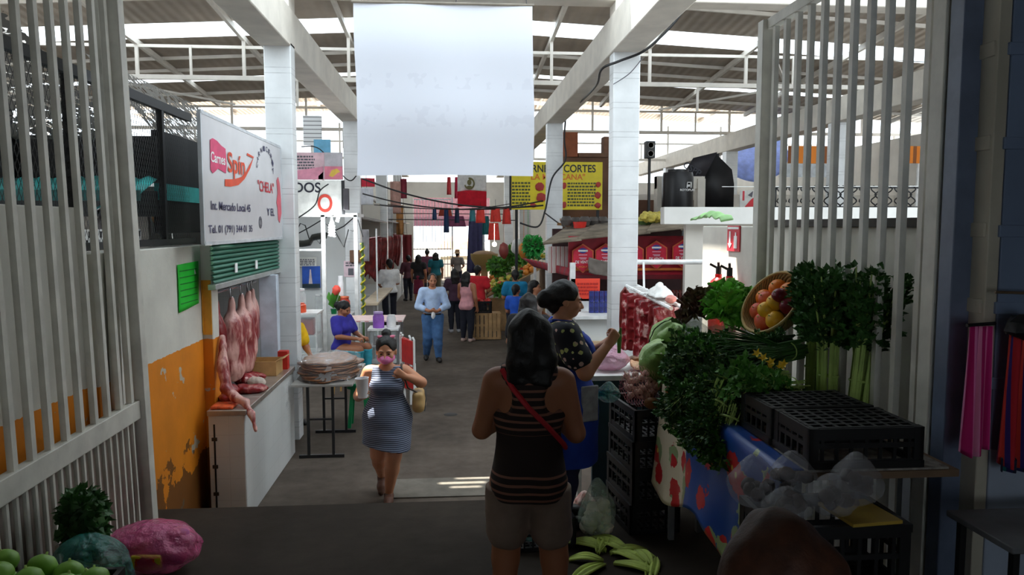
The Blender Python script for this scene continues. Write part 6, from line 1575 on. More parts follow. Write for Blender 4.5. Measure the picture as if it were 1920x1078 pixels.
for k, (b, d) in enumerate([((2.06, 4.35, TZ + 0.3), (-0.85, -0.4, 0.0)), ((2.04, 4.45, TZ + 0.3), (-0.9, -0.4, 0.0)), ((2.02, 4.15, TZ + 0.3), (-0.8, -0.5, -0.02)), ((1.96, 4.5, TZ + 0.24), (-0.75, -0.55, -0.1)), ((1.9, 4.4, TZ + 0.22), (-0.7, -0.6, -0.12))]):
    o = on if k == 0 else dup(on, (0, 0, 0)); place_rot(o, b, d, k * 1.3)
for k in range(7):
    o = dup(her2 if k % 2 else her, (0, 0, 0)); place_rot(o, (1.62 + 0.07 * (k % 4) + 0.05 * (k // 4), 4.3 + 0.06 * k, TZ + 0.21), (-0.85, -0.4 + 0.2 * (k % 3), 0.12), k)
blm = thing('squash_blossom', 'yellow squash blossom lying on the herb heap', 'flower', (0, 0, 0), 0, 'squash blossoms on the herb heap')
q = MB()
for k in range(5):
    a = k * 2 * PI / 5; leaf(q, Vector((0, 0, 0)), Vector((math.cos(a), math.sin(a), 0.9)), Vector((0, 0, 1)), 0.07, 0.016)
q.build('petals', mat('blossom_yellow', (232, 190, 30), 0.5), blm, world=False); MB().tube([(0, 0, -0.06), (0, 0, 0.0)], 0.006, 6).build('stem', M_stem, blm, world=False)
for k, (px, py) in enumerate(((1420, 664), (1432, 672), (1447, 680), (1462, 690), (1470, 684), (1440, 688))):
    p = AY(px, py, 3.75); o = blm if k == 0 else dup(blm, (0, 0, 0)); o.scale = (0.5,) * 3; place_rot(o, p, (rr.uniform(-0.6, 0.6), -0.6, 0.5), k)
# cabbages
def cabbage(seed, r):
    t_ = thing('cabbage', 'green cabbage', 'cabbage', (0, 0, 0), 0, 'cabbages above the crate stack'); rr_ = random.Random(seed)
    MB().ball((0, 0, r * 0.92), (r * 0.95, r * 0.95, r * 0.9), 20, 14, disp=0.06).build('head', M_cab, t_, world=False)
    for k in range(6):
        a0 = k * 1.05 + rr_.uniform(-0.2, 0.2); q_ = MB()
        def f(u, v):
            ph = a0 + (u - 0.5) * 1.9; th = PI * (0.12 + 0.7 * v) + 0.25 * (1 - v) * abs(u - 0.5)
            R_ = r * (1.02 + 0.035 * (k % 3) + 0.02 * math.sin(u * 24) * (1 - v) + (0.10 * (1 - v) ** 3) + 0.025 * math.sin(u * 13 + v * 9) + 0.018 * math.sin(v * 21))
            return (R_ * math.sin(th) * math.cos(ph), R_ * math.sin(th) * math.sin(ph), r * 0.92 + R_ * 0.92 * math.cos(th))
        q_.sheet(f, 18, 14); q_.build('outer_leaf', M_cab if k % 2 else M_cab2, t_, world=False, smooth=180)
    return t_
cb = cabbage(1, 0.15)
pc1 = AY(1247, 640, 5.15)
cb.location = (pc1.x, 5.15, pc1.z - 0.12); cb['label'] = 'upper round green cabbage above the crate stack'; cb.rotation_euler = (0.3, 0.3, 0)
p = AY(1222, 672, 5.0); o = dup(cb, (p.x, 5.0, p.z - 0.13), (0.2, -0.5, 2.0), 'lower left cabbage leaning over the garlic bag', scale=0.95)
p = AY(1278, 668, 5.15); o = dup(cb, (p.x, 5.15, p.z - 0.13), (-0.3, 0.4, 1.0), 'cabbage half hidden by onion leaves, right of the other two', scale=0.9)
p = AY(1247, 663, 4.86); t = thing('cauliflower', 'small white cauliflower head among the cabbages', 'cauliflower', (p.x, p.y, p.z - 0.05))
q = MB(); r_ = random.Random(6)
for k in range(26): a = r_.uniform(0, 6.28); e = math.sqrt(r_.random()) * 0.065; q.ball((p.x + e * math.cos(a), p.y + e * math.sin(a) * 0.6, p.z + 0.02 - e * 0.4), 0.016, 8, 5)
q.build('florets', mat('cauliflower_white', (230, 224, 200), 0.7), t)
q = MB()
for k in range(7): a = k * 0.9; leaf(q, p + Vector((0, 0, -0.03)), Vector((math.cos(a), math.sin(a), 0.5)), Vector((0, 0, 1)), 0.11, 0.035)
q.build('leaves', M_leafl, t)
# leafy pile that carries the cabbages
def leafpile(name, label, c, r, n, L, w, ml, seed, cat='greens'):
    rr_ = random.Random(seed); q_ = MB()
    core = SDF()
    t_ = thing(name, label, cat, tuple(c))
    MB().ball((c[0], c[1], c[2] + r[2]), (r[0] * 0.86, r[1] * 0.86, r[2] * 0.9), 18, 12, disp=0.2, seed=seed).build('core', M_leafd, t_)
    for k in range(n):
        d = Vector((rr_.gauss(0, 1), rr_.gauss(0, 1), rr_.gauss(0, 1))).normalized()
        p_ = Vector((c[0] + d.x * r[0] * 0.85, c[1] + d.y * r[1] * 0.85, c[2] + r[2] + d.z * r[2] * 0.9))
        leaf(q_, p_, d + Vector((rr_.gauss(0, 0.5), rr_.gauss(0, 0.5), rr_.gauss(0, 0.5))), Vector((rr_.gauss(0, 1), rr_.gauss(0, 1), 1)), L * rr_.uniform(0.6, 1.2), w * rr_.uniform(0.7, 1.3))
    q_.build('leaves', ml, t_, smooth=0); return t_
leafpile('greens_pile', 'heap of loose green leaves under the cabbages', (1.72, 5.15, TZ2 + 0.01), (0.26, 0.32, 0.15), 420, 0.11, 0.04, M_leafl, 3)
leafpile('greens_pile', 'darker heap of green leaves right of the garlic bag', (1.58, 4.78, TZ2 + 0.01), (0.13, 0.15, 0.16), 260, 0.09, 0.03, M_leafm, 4)
# lettuces in a plastic-lined crate
def lettuce(seed, r, ml, lab):
    t_ = thing('lettuce', lab, 'lettuce', (0, 0, 0)); rr_ = random.Random(seed); q_ = MB()
    for k in range(20):
        a0 = k * 2.4; tilt = 0.25 + 1.15 * (k / 20); Lr = r * (0.95 + 0.25 * rr_.random())
        def f(u, v, a0=a0, tilt=tilt, Lr=Lr, k=k):
            w = (0.25 + 0.75 * math.sin(min(v * 1.15, 1.0) * PI * 0.62)) * r * 0.95
            x = (u - 0.5) * w; ruf = 0.2 * r * v * math.sin(u * 19 + k) * (0.35 + abs(u - 0.5) * 1.3) + 0.07 * r * math.sin(u * 37 + v * 13 + k) * v
            d = v * Lr; b = tilt * (0.4 + 0.6 * v)
            ox, oz = math.sin(b) * d + ruf * math.cos(b), math.cos(b) * d - ruf * math.sin(b) + 0.3 * r * (u - 0.5) ** 2
            return (ox * math.cos(a0) - x * math.sin(a0), ox * math.sin(a0) + x * math.cos(a0), oz)
        q_.sheet(f, 36, 12)
    q_.build('leaves', ml, t_, world=False, smooth=180)
    MB().cyl((0, 0, -0.02), (0, 0, 0.05), 0.025, 0.03).build('stalk', M_stem, t_, world=False); return t_
lt = lettuce(2, 0.16, M_lett, 'curly green lettuce in front of the extinguishers, left of the two')
lt2 = lettuce(4, 0.15, M_lettr, 'dark red curly lettuce at the left of the lettuces')
def at_c(o, px, py, Y, rot): p_ = AY(px, py, Y); o.location = p_; o.rotation_euler = rot; return o
at_c(lt2, 1318, 585, 4.95, (0.35, -0.7, 0))
at_c(lt, 1352, 592, 4.85, (0.75, -0.1, 0.3))
o = dup(lt, (0, 0, 0), 0, 'curly green lettuce beside the fruit basket'); at_c(o, 1388, 590, 4.82, (0.7, 0.45, 1.5))
o = dup(lt, (0, 0, 0), 0, 'curly green lettuce behind the front two, topmost'); at_c(o, 1362, 575, 5.05, (0.3, 0.0, 3.5))
pl_ = AY(1350, 620, 4.9)
t = thing('lined_crate', 'crate lined with clear plastic under the lettuces', 'crate', (pl_.x, 4.95, TZ2 + 0.005))
MB().bx(pl_.x - 0.2, pl_.x + 0.2, 4.8, 5.15, TZ2 + 0.005, pl_.z - 0.16).build('body', M_crate, t, bev=0.01)
MB().sheet(lambda u, v: crumple((pl_.x + (0.22 + 0.02 * v) * math.cos(u * 2 * PI), 4.97 + (0.21 + 0.03 * v) * math.sin(u * 2 * PI), pl_.z + 0.06 - 0.24 * v), 0.03, 9, 5), 60, 10).build('plastic_liner', mat_bag('liner_white', (225, 228, 230), 0.55), t, smooth=180)
# tilted fruit basket on the gate
bc = AY(1452, 572, 4.5)
t = thing('fruit_basket', 'round woven basket of fruit tilted against the gate', 'basket', tuple(bc))
ax_ = Vector((-0.80, -0.26, 0.54)).normalized(); qr = ax_.to_track_quat('Z', 'Y'); RB = 0.185 * 1.18
def mat_weave():
    t_ = NT('basket_weave'); w_ = t_.new('ShaderNodeTexWave'); w_.inputs['Scale'].default_value = 26; w_.inputs['Distortion'].default_value = 2
    t_.link(t_.coord(), w_.inputs[0]); t_.base(t_.ramp(w_.outputs['Fac'], [(0.2, lin((120, 96, 50))), (0.7, lin((196, 168, 104)))])); t_.bump(w_.outputs['Fac'], 0.6, 0.01); t_.b.inputs['Roughness'].default_value = 0.7; return t_.m
q = MB(); prof = [(0.001, -0.1), (0.09, -0.095), (0.145, -0.06), (0.175, -0.01), (0.188, 0.03), (0.18, 0.035), (0.165, 0.0), (0.135, -0.05), (0.08, -0.083), (0.001, -0.088)]
q.lathe(prof, (0, 0, 0), 36); q.v = [bc + qr @ (p * 1.18) for p in q.v]; q.build('bowl', mat_weave(), t, smooth=180)
q = MB(); q.tube([bc + qr @ Vector((0.217 * math.cos(a * PI / 18), 0.217 * math.sin(a * PI / 18), 0.039)) for a in range(37)], 0.01, 8); q.build('rim', mat('basket_rim', (186, 158, 96), 0.6), t)
M_or2 = mat('orange_fruit', (240, 130, 20), 0.45, var=0.1, bump=0.1, bscale=60); M_pea = mat('peach_fruit', (236, 120, 70), 0.5, rgb2=(206, 40, 40), scale=9); M_man = mat('yellow_fruit', (240, 180, 40), 0.45); M_plum = mat('plum_fruit', (120, 16, 40), 0.3)
for k, (x, y, z, r0, mt, nm, cat) in enumerate([(0.06, 0.085, 0.005, 0.05, M_or2, 'orange', 'orange'), (-0.035, 0.1, 0.0, 0.05, M_or2, 'orange', 'orange'), (-0.1, 0.035, 0.0, 0.046, M_or2, 'orange', 'orange'), (0.105, 0.0, 0.01, 0.042, M_plum, 'plum', 'plum'), (0.03, 0.0, 0.03, 0.045, M_man, 'yellow_fruit', 'fruit'), (-0.045, 0.015, 0.03, 0.042, M_pea, 'peach', 'peach'), (-0.09, -0.05, 0.0, 0.047, M_pea, 'peach', 'peach'), (-0.02, -0.1, -0.005, 0.05, M_pea, 'peach', 'peach'), (0.06, -0.085, 0.0, 0.05, M_man, 'yellow_fruit', 'fruit'), (0.06, 0.035, 0.05, 0.04, M_plum, 'plum', 'plum'), (0.0, -0.05, 0.035, 0.044, M_man, 'yellow_fruit', 'fruit')]):
    r0 *= 1.18; rot_ = Vector((x, y, z)) * 1.18; p = bc + qr @ rot_
    o = thing(nm, {'orange': 'bright orange in the tilted basket', 'plum': 'dark red plum in the tilted basket', 'peach': 'red blushed peach in the tilted basket', 'yellow_fruit': 'yellow fruit in the tilted basket'}[nm], cat, tuple(p - Vector((0, 0, r0))), 0, 'fruit in the tilted basket')
    MB().ball(tuple(p), r0, 16, 12, disp=0.04, seed=k).build('skin', mt, o); MB().cyl(p + qr @ Vector((0, 0, r0 * 0.95)), p + qr @ Vector((0.002, 0, r0 * 1.1)), 0.004).build('stem', M_stem, o)
# garlic net on the stack, onion, bags
gc = Vector((AY(1203, 738, 4.86).x, 4.88, ZS))
t = thing('net_bag', 'pink net bag full of garlic on top of the crate stack', 'bag', tuple(gc))
q = MB(); q.ball((gc.x, gc.y, gc.z + 0.13), (0.145, 0.13, 0.135), 30, 20, disp=0.12); q.build('net', mat_mesh('pink_net', (236, 140, 150), 0.02, 0.07, (0, 2)), t, smooth=180)
gb = thing('garlic_bulb', 'pale garlic bulb in the pink net bag', 'garlic', (0, 0, 0), 0, 'garlic in the pink net bag')
q = MB()
for k in range(7): a = k * 2 * PI / 7; q.ball((0.011 * math.cos(a), 0.011 * math.sin(a), 0.02), (0.014, 0.014, 0.02), 8, 6)
q.lathe([(0.02, 0.03), (0.008, 0.042), (0.003, 0.06), (0.001, 0.06)], (0, 0, 0), 8); q.build('cloves', mat('garlic_skin', (236, 196, 178), 0.5, var=0.2, scale=20), gb, world=False); MB().ball((0, 0, 0.002), (0.01, 0.01, 0.004), 8, 4).build('root', mat('garlic_root', (150, 110, 80), 0.8), gb, world=False)
r_ = random.Random(12); pts = []
while len(pts) < 60:
    d = Vector((r_.uniform(-1, 1), r_.uniform(-1, 1), r_.uniform(-1, 1)))
    if 0.45 < d.length < 0.9: 
        p = Vector((gc.x + d.x * 0.125, gc.y + d.y * 0.11, gc.z + 0.12 + d.z * 0.115))
        if all((p - z).length > 0.036 for z in pts): pts.append(p)
    elif r_.random() < 0.002: break
for k, p in enumerate(pts):
    o = gb if k == 0 else dup(gb, p); o.location = p; o.rotation_euler = (r_.uniform(-1, 1), r_.uniform(-1, 1), r_.uniform(0, 6))
p = AY(1221, 764, 4.76); t = thing('brown_onion', 'brown onion in front of the garlic bag', 'onion', (p.x, 4.76, ZS)); MB().ball((p.x, 4.76, ZS + 0.04), (0.05, 0.045, 0.04), 14, 10).build('bulb', mat('onion_skin', (150, 104, 60), 0.5, var=0.3), t); MB().cyl((p.x, 4.76, ZS + 0.078), (p.x, 4.765, ZS + 0.1), 0.008, 0.004).build('neck', mat('onion_skin', (150, 104, 60), 0.5), t)
p = AY(1140, 752, 4.95); bag('plastic_bag', 'small teal plastic bag on the left corner of the crate stack', (p.x + 0.01, 4.98, ZS), (0.08, 0.09, 0.06), M_greenbag, None, 5)
p = AY(1128, 715, 6.1); bag('plastic_bag', 'pink and white plastic bag on the white vendor table', (1.32, 6.2, 1.441), (0.17, 0.16, 0.1), mat_bag('pale_pink_bag', (236, 170, 200), 0.75), None, 7)
r_ = random.Random(2)
for k in range(5):
    s = SDF(); s.box((0, 0, 0.02), (0.13, 0.09, 0.014), rd=0.012); s.ell((0.05, 0.03, 0.03), (0.06, 0.05, 0.02)); s.ell((-0.05, -0.02, 0.03), (0.05, 0.05, 0.018))
    sdf_single('crackling_piece', s, M_crack if k % 2 else mat('pale_crackling', (216, 170, 130), 0.5, var=0.3, scale=16), 'crisp pale crackling piece on the white vendor table', 'food', (1.62 + 0.12 * (k % 3), 6.15 + 0.16 * (k // 3), 1.441 + 0.012 + 0.03 * (k % 2)), 'crackling on the vendor table', h=0.009, nz=(0.008, 40, k), rot=(r_.uniform(-0.2, 0.2), r_.uniform(-0.2, 0.2), k))

# ---- on the ground by the stack
p = AZ(1113, 1040, 0.62); bag('plastic_bag', 'clear teal-topped bag with cauliflower on the ground beside the crate stack', (0.94, 4.72, RAMP(4.72)), (0.12, 0.11, 0.17), mat_bag('greenish_bag', (190, 214, 196), 0.35), mat('cauliflower_white', (230, 224, 200), 0.7), 9, None, True, 14, 0.05)
r_ = random.Random(14)
for k in range(14):
    x, y = r_.uniform(0.84, 1.22), r_.uniform(4.12, 4.5)
    q = MB(); L = r_.uniform(0.2, 0.32); q.sheet(lambda u, v: ((u - 0.5) * 0.085 * math.sin(0.3 + v * 2.6), L * v, 0.01 + 0.03 * math.sin(v * 3) + 0.012 * math.sin(u * 14)), 8, 10)
    o = q.build('cabbage_leaf', mat('husk_green', (176, 196, 90), 0.6, var=0.25), None, solid=0.004, smooth=180); o.location = (x, y, RAMP(y) + 0.004); o.rotation_euler = (-0.08, 0, r_.uniform(0, 6.28))
    tag(o, 'pale green husk leaf lying on the ground by the crate stack', 'leaf', 'husk leaves on the ground')
p = AY(1108, 905, 5.2); bag('plastic_bag', 'small red and white packet on the ground behind the cauliflower bag', (0.95, 5.25, RAMP(5.25)), (0.08, 0.06, 0.07), mat('packet_red_white', (200, 120, 110), 0.5, rgb2=(230, 214, 200), scale=20), None, 3)
gcr = crate('plastic_crate', 'black crate on the ground behind the striped-top woman', 0.5, 0.34, 0.25); gcr.scale = (0.78,) * 3; gcr.location = (0.56, 4.62, RAMP(4.62) + 0.012); gcr.rotation_euler = (0, 0, 0.1)
for k, (x, y, lab) in enumerate([(0.48, 4.62, 'teal plastic bag in the crate behind the striped-top woman, left one'), (0.64, 4.63, 'blue-teal plastic bag in the crate behind the striped-top woman, right one')]):
    bag('plastic_bag', lab, (x, y, RAMP(4.62) + 0.03), (0.065, 0.08, 0.14), M_greenbag, None, 11 + k)

M_wcr0 = mat('crate_pine_dark', (110, 84, 56), 0.7, var=0.2)
# ---- lower left corner
bl = Vector((-1.78, 4.05, RAMP(4.05)))
bag('plastic_bag', 'big teal plastic bag of greens at the foot of the left gate', (-1.74, 3.58, RAMP(3.58)), (0.2, 0.18, 0.26), M_greenbag, M_leafd, 21, None, False, 30, 0.06)
leafpile('herb_bunch', 'dark bunch of herbs sticking up behind the teal bag', (-1.86, 3.80, RAMP(3.8) + 0.28), (0.11, 0.11, 0.2), 420, 0.05, 0.02, M_leafd, 8, 'herbs')
single('wooden_box', MB().bx(-1.97, -1.72, 3.72, 3.9, RAMP(3.72) + 0.01, RAMP(3.8) + 0.27), M_wcr0, 'low wooden box under the dark herbs by the left gate', 'box', bev=0.006)
p = AZ(275, 1085, RAMP(4.4)); t = bag('plastic_bag', 'bulging translucent pink bag on the ramp by the left gate', (p.x, p.y + 0.1, RAMP(p.y + 0.1)), (0.27, 0.2, 0.155), M_pinkbag, mat('pinkish_load', (210, 90, 110), 0.6, var=0.4, scale=12, rgb2=(170, 80, 150)), 31, None, False, 30, 0.06)
q = MB(); q.box((0.03, -0.17, 0.13), (0.16, 0.03, 0.09), (0.3, 0.1, 0.1)); q.build('packet', mat('packet_yellow', (226, 206, 50), 0.4), t, world=False, bev=0.01)
q = MB(); q.box((0.03, -0.188, 0.135), (0.1, 0.004, 0.05), (0.3, 0.1, 0.1)); q.build('packet_print', mat('packet_print_red', (206, 60, 40), 0.5), t, world=False)
ch_ = thing('green_chayote', 'round pale green fruit in the lower left corner', 'fruit', (0, 0, 0), 0, 'green fruit in the lower left corner')
MB().ball((0, 0, 0.045), (0.055, 0.05, 0.045), 16, 12, disp=0.06).build('skin', mat('chayote_green', (130, 180, 70), 0.45, var=0.12), ch_, world=False); MB().cyl((0, 0, 0.088), (0, 0.004, 0.1), 0.006, 0.004).build('stem', M_stem, ch_, world=False)
r_ = random.Random(5)
k = 0
bx_ = crate('plastic_crate', 'lower black crate of the fruit stack in the lower left corner', 0.5, 0.36, 0.25); bx_.location = (-1.58, 2.86, RAMP(2.86) + 0.015)
dup(bx_, (-1.58, 2.86, RAMP(2.86) + 0.27), 0.02, 'upper black crate filled with green fruit in the lower left corner')
for j in range(3):
    for i in range(4):
        for l in range(2):
            o = ch_ if k == 0 else dup(ch_, (0, 0, 0)); k += 1
            o.location = (-1.75 + 0.112 * i + 0.03 * (j % 2), 2.76 + 0.11 * j, RAMP(2.86) + 0.46 + 0.085 * l - (0.03 * i if l else 0)); o.rotation_euler = (r_.uniform(-0.3, 0.3), r_.uniform(-0.3, 0.3), r_.uniform(0, 6))

# ================================================================== FAR VEGETABLE STALL, right of the aisle
t = thing('slatted_crate_stand', 'stand of pale wooden slatted crates at the aisle end of the vegetable stall', 'crate', tuple(AZ(905, 638, 0)))
M_wcr = mat('crate_pine', (176, 140, 96), 0.7, var=0.2)
x0, x1 = AZ(885, 638, 0).x, AZ(940, 638, 0).x; yv = AZ(905, 638, 0).y
for k in range(7): x = x0 + (x1 - x0) * k / 7; MB().bx(x, x + (x1 - x0) / 7 - 0.02, yv, yv + 0.02, 0.02, 0.62).build('slat', M_wcr, t)
for z in (0.02, 0.32, 0.58): MB().bx(x0, x1, yv + 0.02, yv + 0.04, z, z + 0.05).build('rail', M_wcr, t)
MB().bx(x0, x1, yv + 0.04, yv + 0.5, 0.58, 0.62).build('top', M_wcr, t)
MB().bx(x0, x0 + 0.02, yv + 0.04, yv + 0.5, 0.02, 0.58).bx(x1 - 0.02, x1, yv + 0.04, yv + 0.5, 0.02, 0.58).build('side', M_wcr, t)
bc_ = crate('plastic_crate', 'black crate of tomatoes on the slatted crate stand', 0.42, 0.36, 0.28); bc_.location = ((x0 + x1) / 2 - 0.08, yv + 0.24, 0.625)
t = thing('vegetable_stand', 'sloping wooden display of the vegetable stall on the right of the aisle', 'display stand', (1.7, 19.5, 0))
def vz(x): return 0.86 + (x - 0.85) * 0.52
MB().add([(0.85, 18.7, vz(0.85)), (2.6, 18.7, vz(2.6)), (2.6, 22.0, vz(2.6)), (0.85, 22.0, vz(0.85))], [(0, 1, 2, 3)]).build('board', M_wcr, t, solid=0.03)
MB().bx(0.85, 0.88, 18.7, 22, 0.0, 0.84).build('front_board', M_wcr, t); MB().bx(0.88, 2.6, 18.7, 18.73, 0, 0.84).build('end_board', M_wcr, t); MB().bx(2.57, 2.6, 18.7, 22, 0, 1.74).build('back_board', M_wcr, t)
veg = {}
for nm, lab, cat, rgb, r in (('tomato', 'red tomato on the far vegetable display', 'tomato', (206, 44, 30), 0.05), ('lime', 'green lime on the far vegetable display', 'lime', (90, 150, 50), 0.045), ('squash', 'yellow-green squash on the far vegetable display', 'squash', (200, 190, 80), 0.07), ('pale_onion', 'white onion on the far vegetable display', 'onion', (226, 216, 200), 0.06), ('green_pepper', 'dark green pepper on the far vegetable display', 'pepper', (40, 90, 40), 0.065), ('orange_papaya', 'orange fruit on the far vegetable display', 'fruit', (226, 140, 50), 0.085)):
    t_ = single(nm, MB().ball((0, 0, r), (r, r, r * 0.92), 10, 7, disp=0.1), mat(nm + '_skin', rgb, 0.4, var=0.15), lab, cat, nm.replace('_', ' ') + 's on the far vegetable display', smooth=180); veg[nm] = (t_, r)
used = set(); r_ = random.Random(8)
blocks = ['tomato', 'pale_onion', 'squash', 'green_pepper', 'lime', 'squash', 'orange_papaya', 'lime']
def putveg(nm, p):
    o, r = veg[nm]
    if nm in used: o = o.copy(); C.objects.link(o)
    used.add(nm); o.location = p; o.rotation_euler = (r_.uniform(-0.4, 0.4), r_.uniform(-0.4, 0.4), r_.uniform(0, 6)); return o
for bi in range(4):
    for bj in range(5):
        nm = blocks[(bi * 3 + bj * 2) % 8]; r = veg[nm][1]
        for k in range(11):
            x = 0.98 + bi * 0.42 + r_.uniform(0, 0.34); y = 18.75 + bj * 0.64 + r_.uniform(0, 0.55); putveg(nm, (x, y, vz(x) + 0.02 + (r * 1.3 if k > 7 else 0)))
for k in range(10): putveg('tomato', ((x0 + x1) / 2 - 0.08 + r_.uniform(-0.15, 0.15), yv + 0.24 + r_.uniform(-0.12, 0.12), 0.625 + 0.19 + r_.uniform(0, 0.08)))
for k, (px, py, Y, r, lab) in enumerate([(935, 500, 20.5, (0.3, 0.3, 0.22), 'dark leafy heap at the top of the far display, left'), (968, 478, 20.0, (0.34, 0.3, 0.25), 'dark leafy heap hung above the far display'), (1000, 462, 17.8, (0.22, 0.2, 0.22), 'bright green leafy bundle by the third right column'), (945, 545, 18.2, (0.25, 0.2, 0.12), 'leafy greens at the near end of the far display')]):
    p = AY(px, py, Y); leafpile('greens_pile', lab, (p.x, p.y, p.z - r[2]), r, 240, 0.14, 0.05, M_leafm if k != 2 else mat('leaf_bright', (60, 170, 80), 0.5), 40 + k)
t = thing('wicker_basket', 'broad wicker basket on top of the far vegetable display', 'basket', tuple(AY(908, 498, 22.6)))
p = AY(908, 498, 22.6); MB().lathe([(0.001, 0), (0.28, 0), (0.4, 0.2), (0.42, 0.36), (0.38, 0.36), (0.25, 0.05)], tuple(p), 20).build('bowl', mat_weave(), t); MB().ball((p.x, p.y, p.z + 0.34), (0.36, 0.36, 0.12)).build('contents', mat('grain_brown', (150, 120, 90), 0.8), t)
MB().bar((p.x, p.y, 0), (p.x, p.y, p.z), 0.2).build('stand', M_wcr, t)
for k, (px, py, Y, rgb, lab) in enumerate([(990, 455, 18.5, (60, 180, 90), 'bright green bag hanging by the third right column'), (982, 470, 18.4, (220, 140, 60), 'orange bag hanging by the third right column'), (968, 462, 18.6, (230, 230, 232), 'white bag hanging above the far display'), (945, 470, 19.5, (120, 50, 50), 'dark red bag hanging above the far display')]):
    p = AY(px, py, Y); single('hanging_bag', MB().ball((p.x, p.y, p.z), (0.13, 0.1, 0.2), 12, 8, disp=0.25, seed=k).tube([(p.x, p.y, p.z + 0.18), (p.x, p.y, 3.1)], 0.006, 5), mat('hbag_%d' % k, rgb, 0.5), lab, 'bag', smooth=180)
sag(18.5, 0.9, 3.12, 2.3, 3.12, 0.02, 'rod carrying the bags over the far vegetable display', 0.015)
single('lamp_bulb', MB().ball(tuple(AY(927, 458, 19.0)), 0.06, 12, 8).tube([AY(927, 455, 19.0), AY(927, 420, 19.0)], 0.006, 5), mat('warm_bulb', (255, 240, 220), 0.5, emit=(255, 236, 200), es=14.0), 'small glowing bulb over the far vegetable display', 'lamp', smooth=180)

t = thing('low_bench', 'grey board on thin legs in the lower right corner by the pillar', 'bench', (2.2, 2.6, RAMP(2.6)))
MB().bx(1.98, 2.7, 2.42, 2.78, 1.50, 1.525).build('board', mat('bench_grey', (110, 112, 116), 0.6), t, bev=0.004)
for x, y in ((2.02, 2.46), (2.66, 2.46), (2.02, 2.74), (2.66, 2.74)): MB().bar((x, y, RAMP(y)), (x, y, 1.50), 0.025).build('leg', M_black, t)

# ================================================================== PEOPLE
SKIN = mat('skin_brown', (172, 112, 80), 0.5, var=0.06, scale=4)
SKIN2 = mat('skin_tan', (196, 136, 102), 0.5, var=0.06, scale=4)
M_hair = mat('hair_black', (16, 13, 12), 0.55, var=0.3, scale=30, bump=0.5, bscale=40)
M_hairb = mat('hair_brown', (70, 38, 22), 0.65, var=0.35, scale=26, bump=0.3, bscale=40)
M_eye = mat('eye_dark', (20, 14, 12), 0.15); M_brow = mat('brow', (30, 22, 18), 0.8); M_lip = mat('lips', (150, 74, 66), 0.5)
JD = dict(hp_l=(.054, .0, .51), hp_r=(-.054, .0, .51), kn_l=(.058, -.008, .275), kn_r=(-.058, -.008, .275), an_l=(.058, .012, .042), an_r=(-.058, .012, .042),
          to_l=(.07, -.085, .016), to_r=(-.07, -.085, .016), sh_l=(.108, .006, .805), sh_r=(-.108, .006, .805), el_l=(.142, .015, .63), el_r=(-.142, .015, .63), wr_l=(.148, -.03, .485), wr_r=(-.148, -.03, .485))
def V3(a): return np.array(a, float)
def unit(a): return a / max(np.linalg.norm(a), 1e-9)
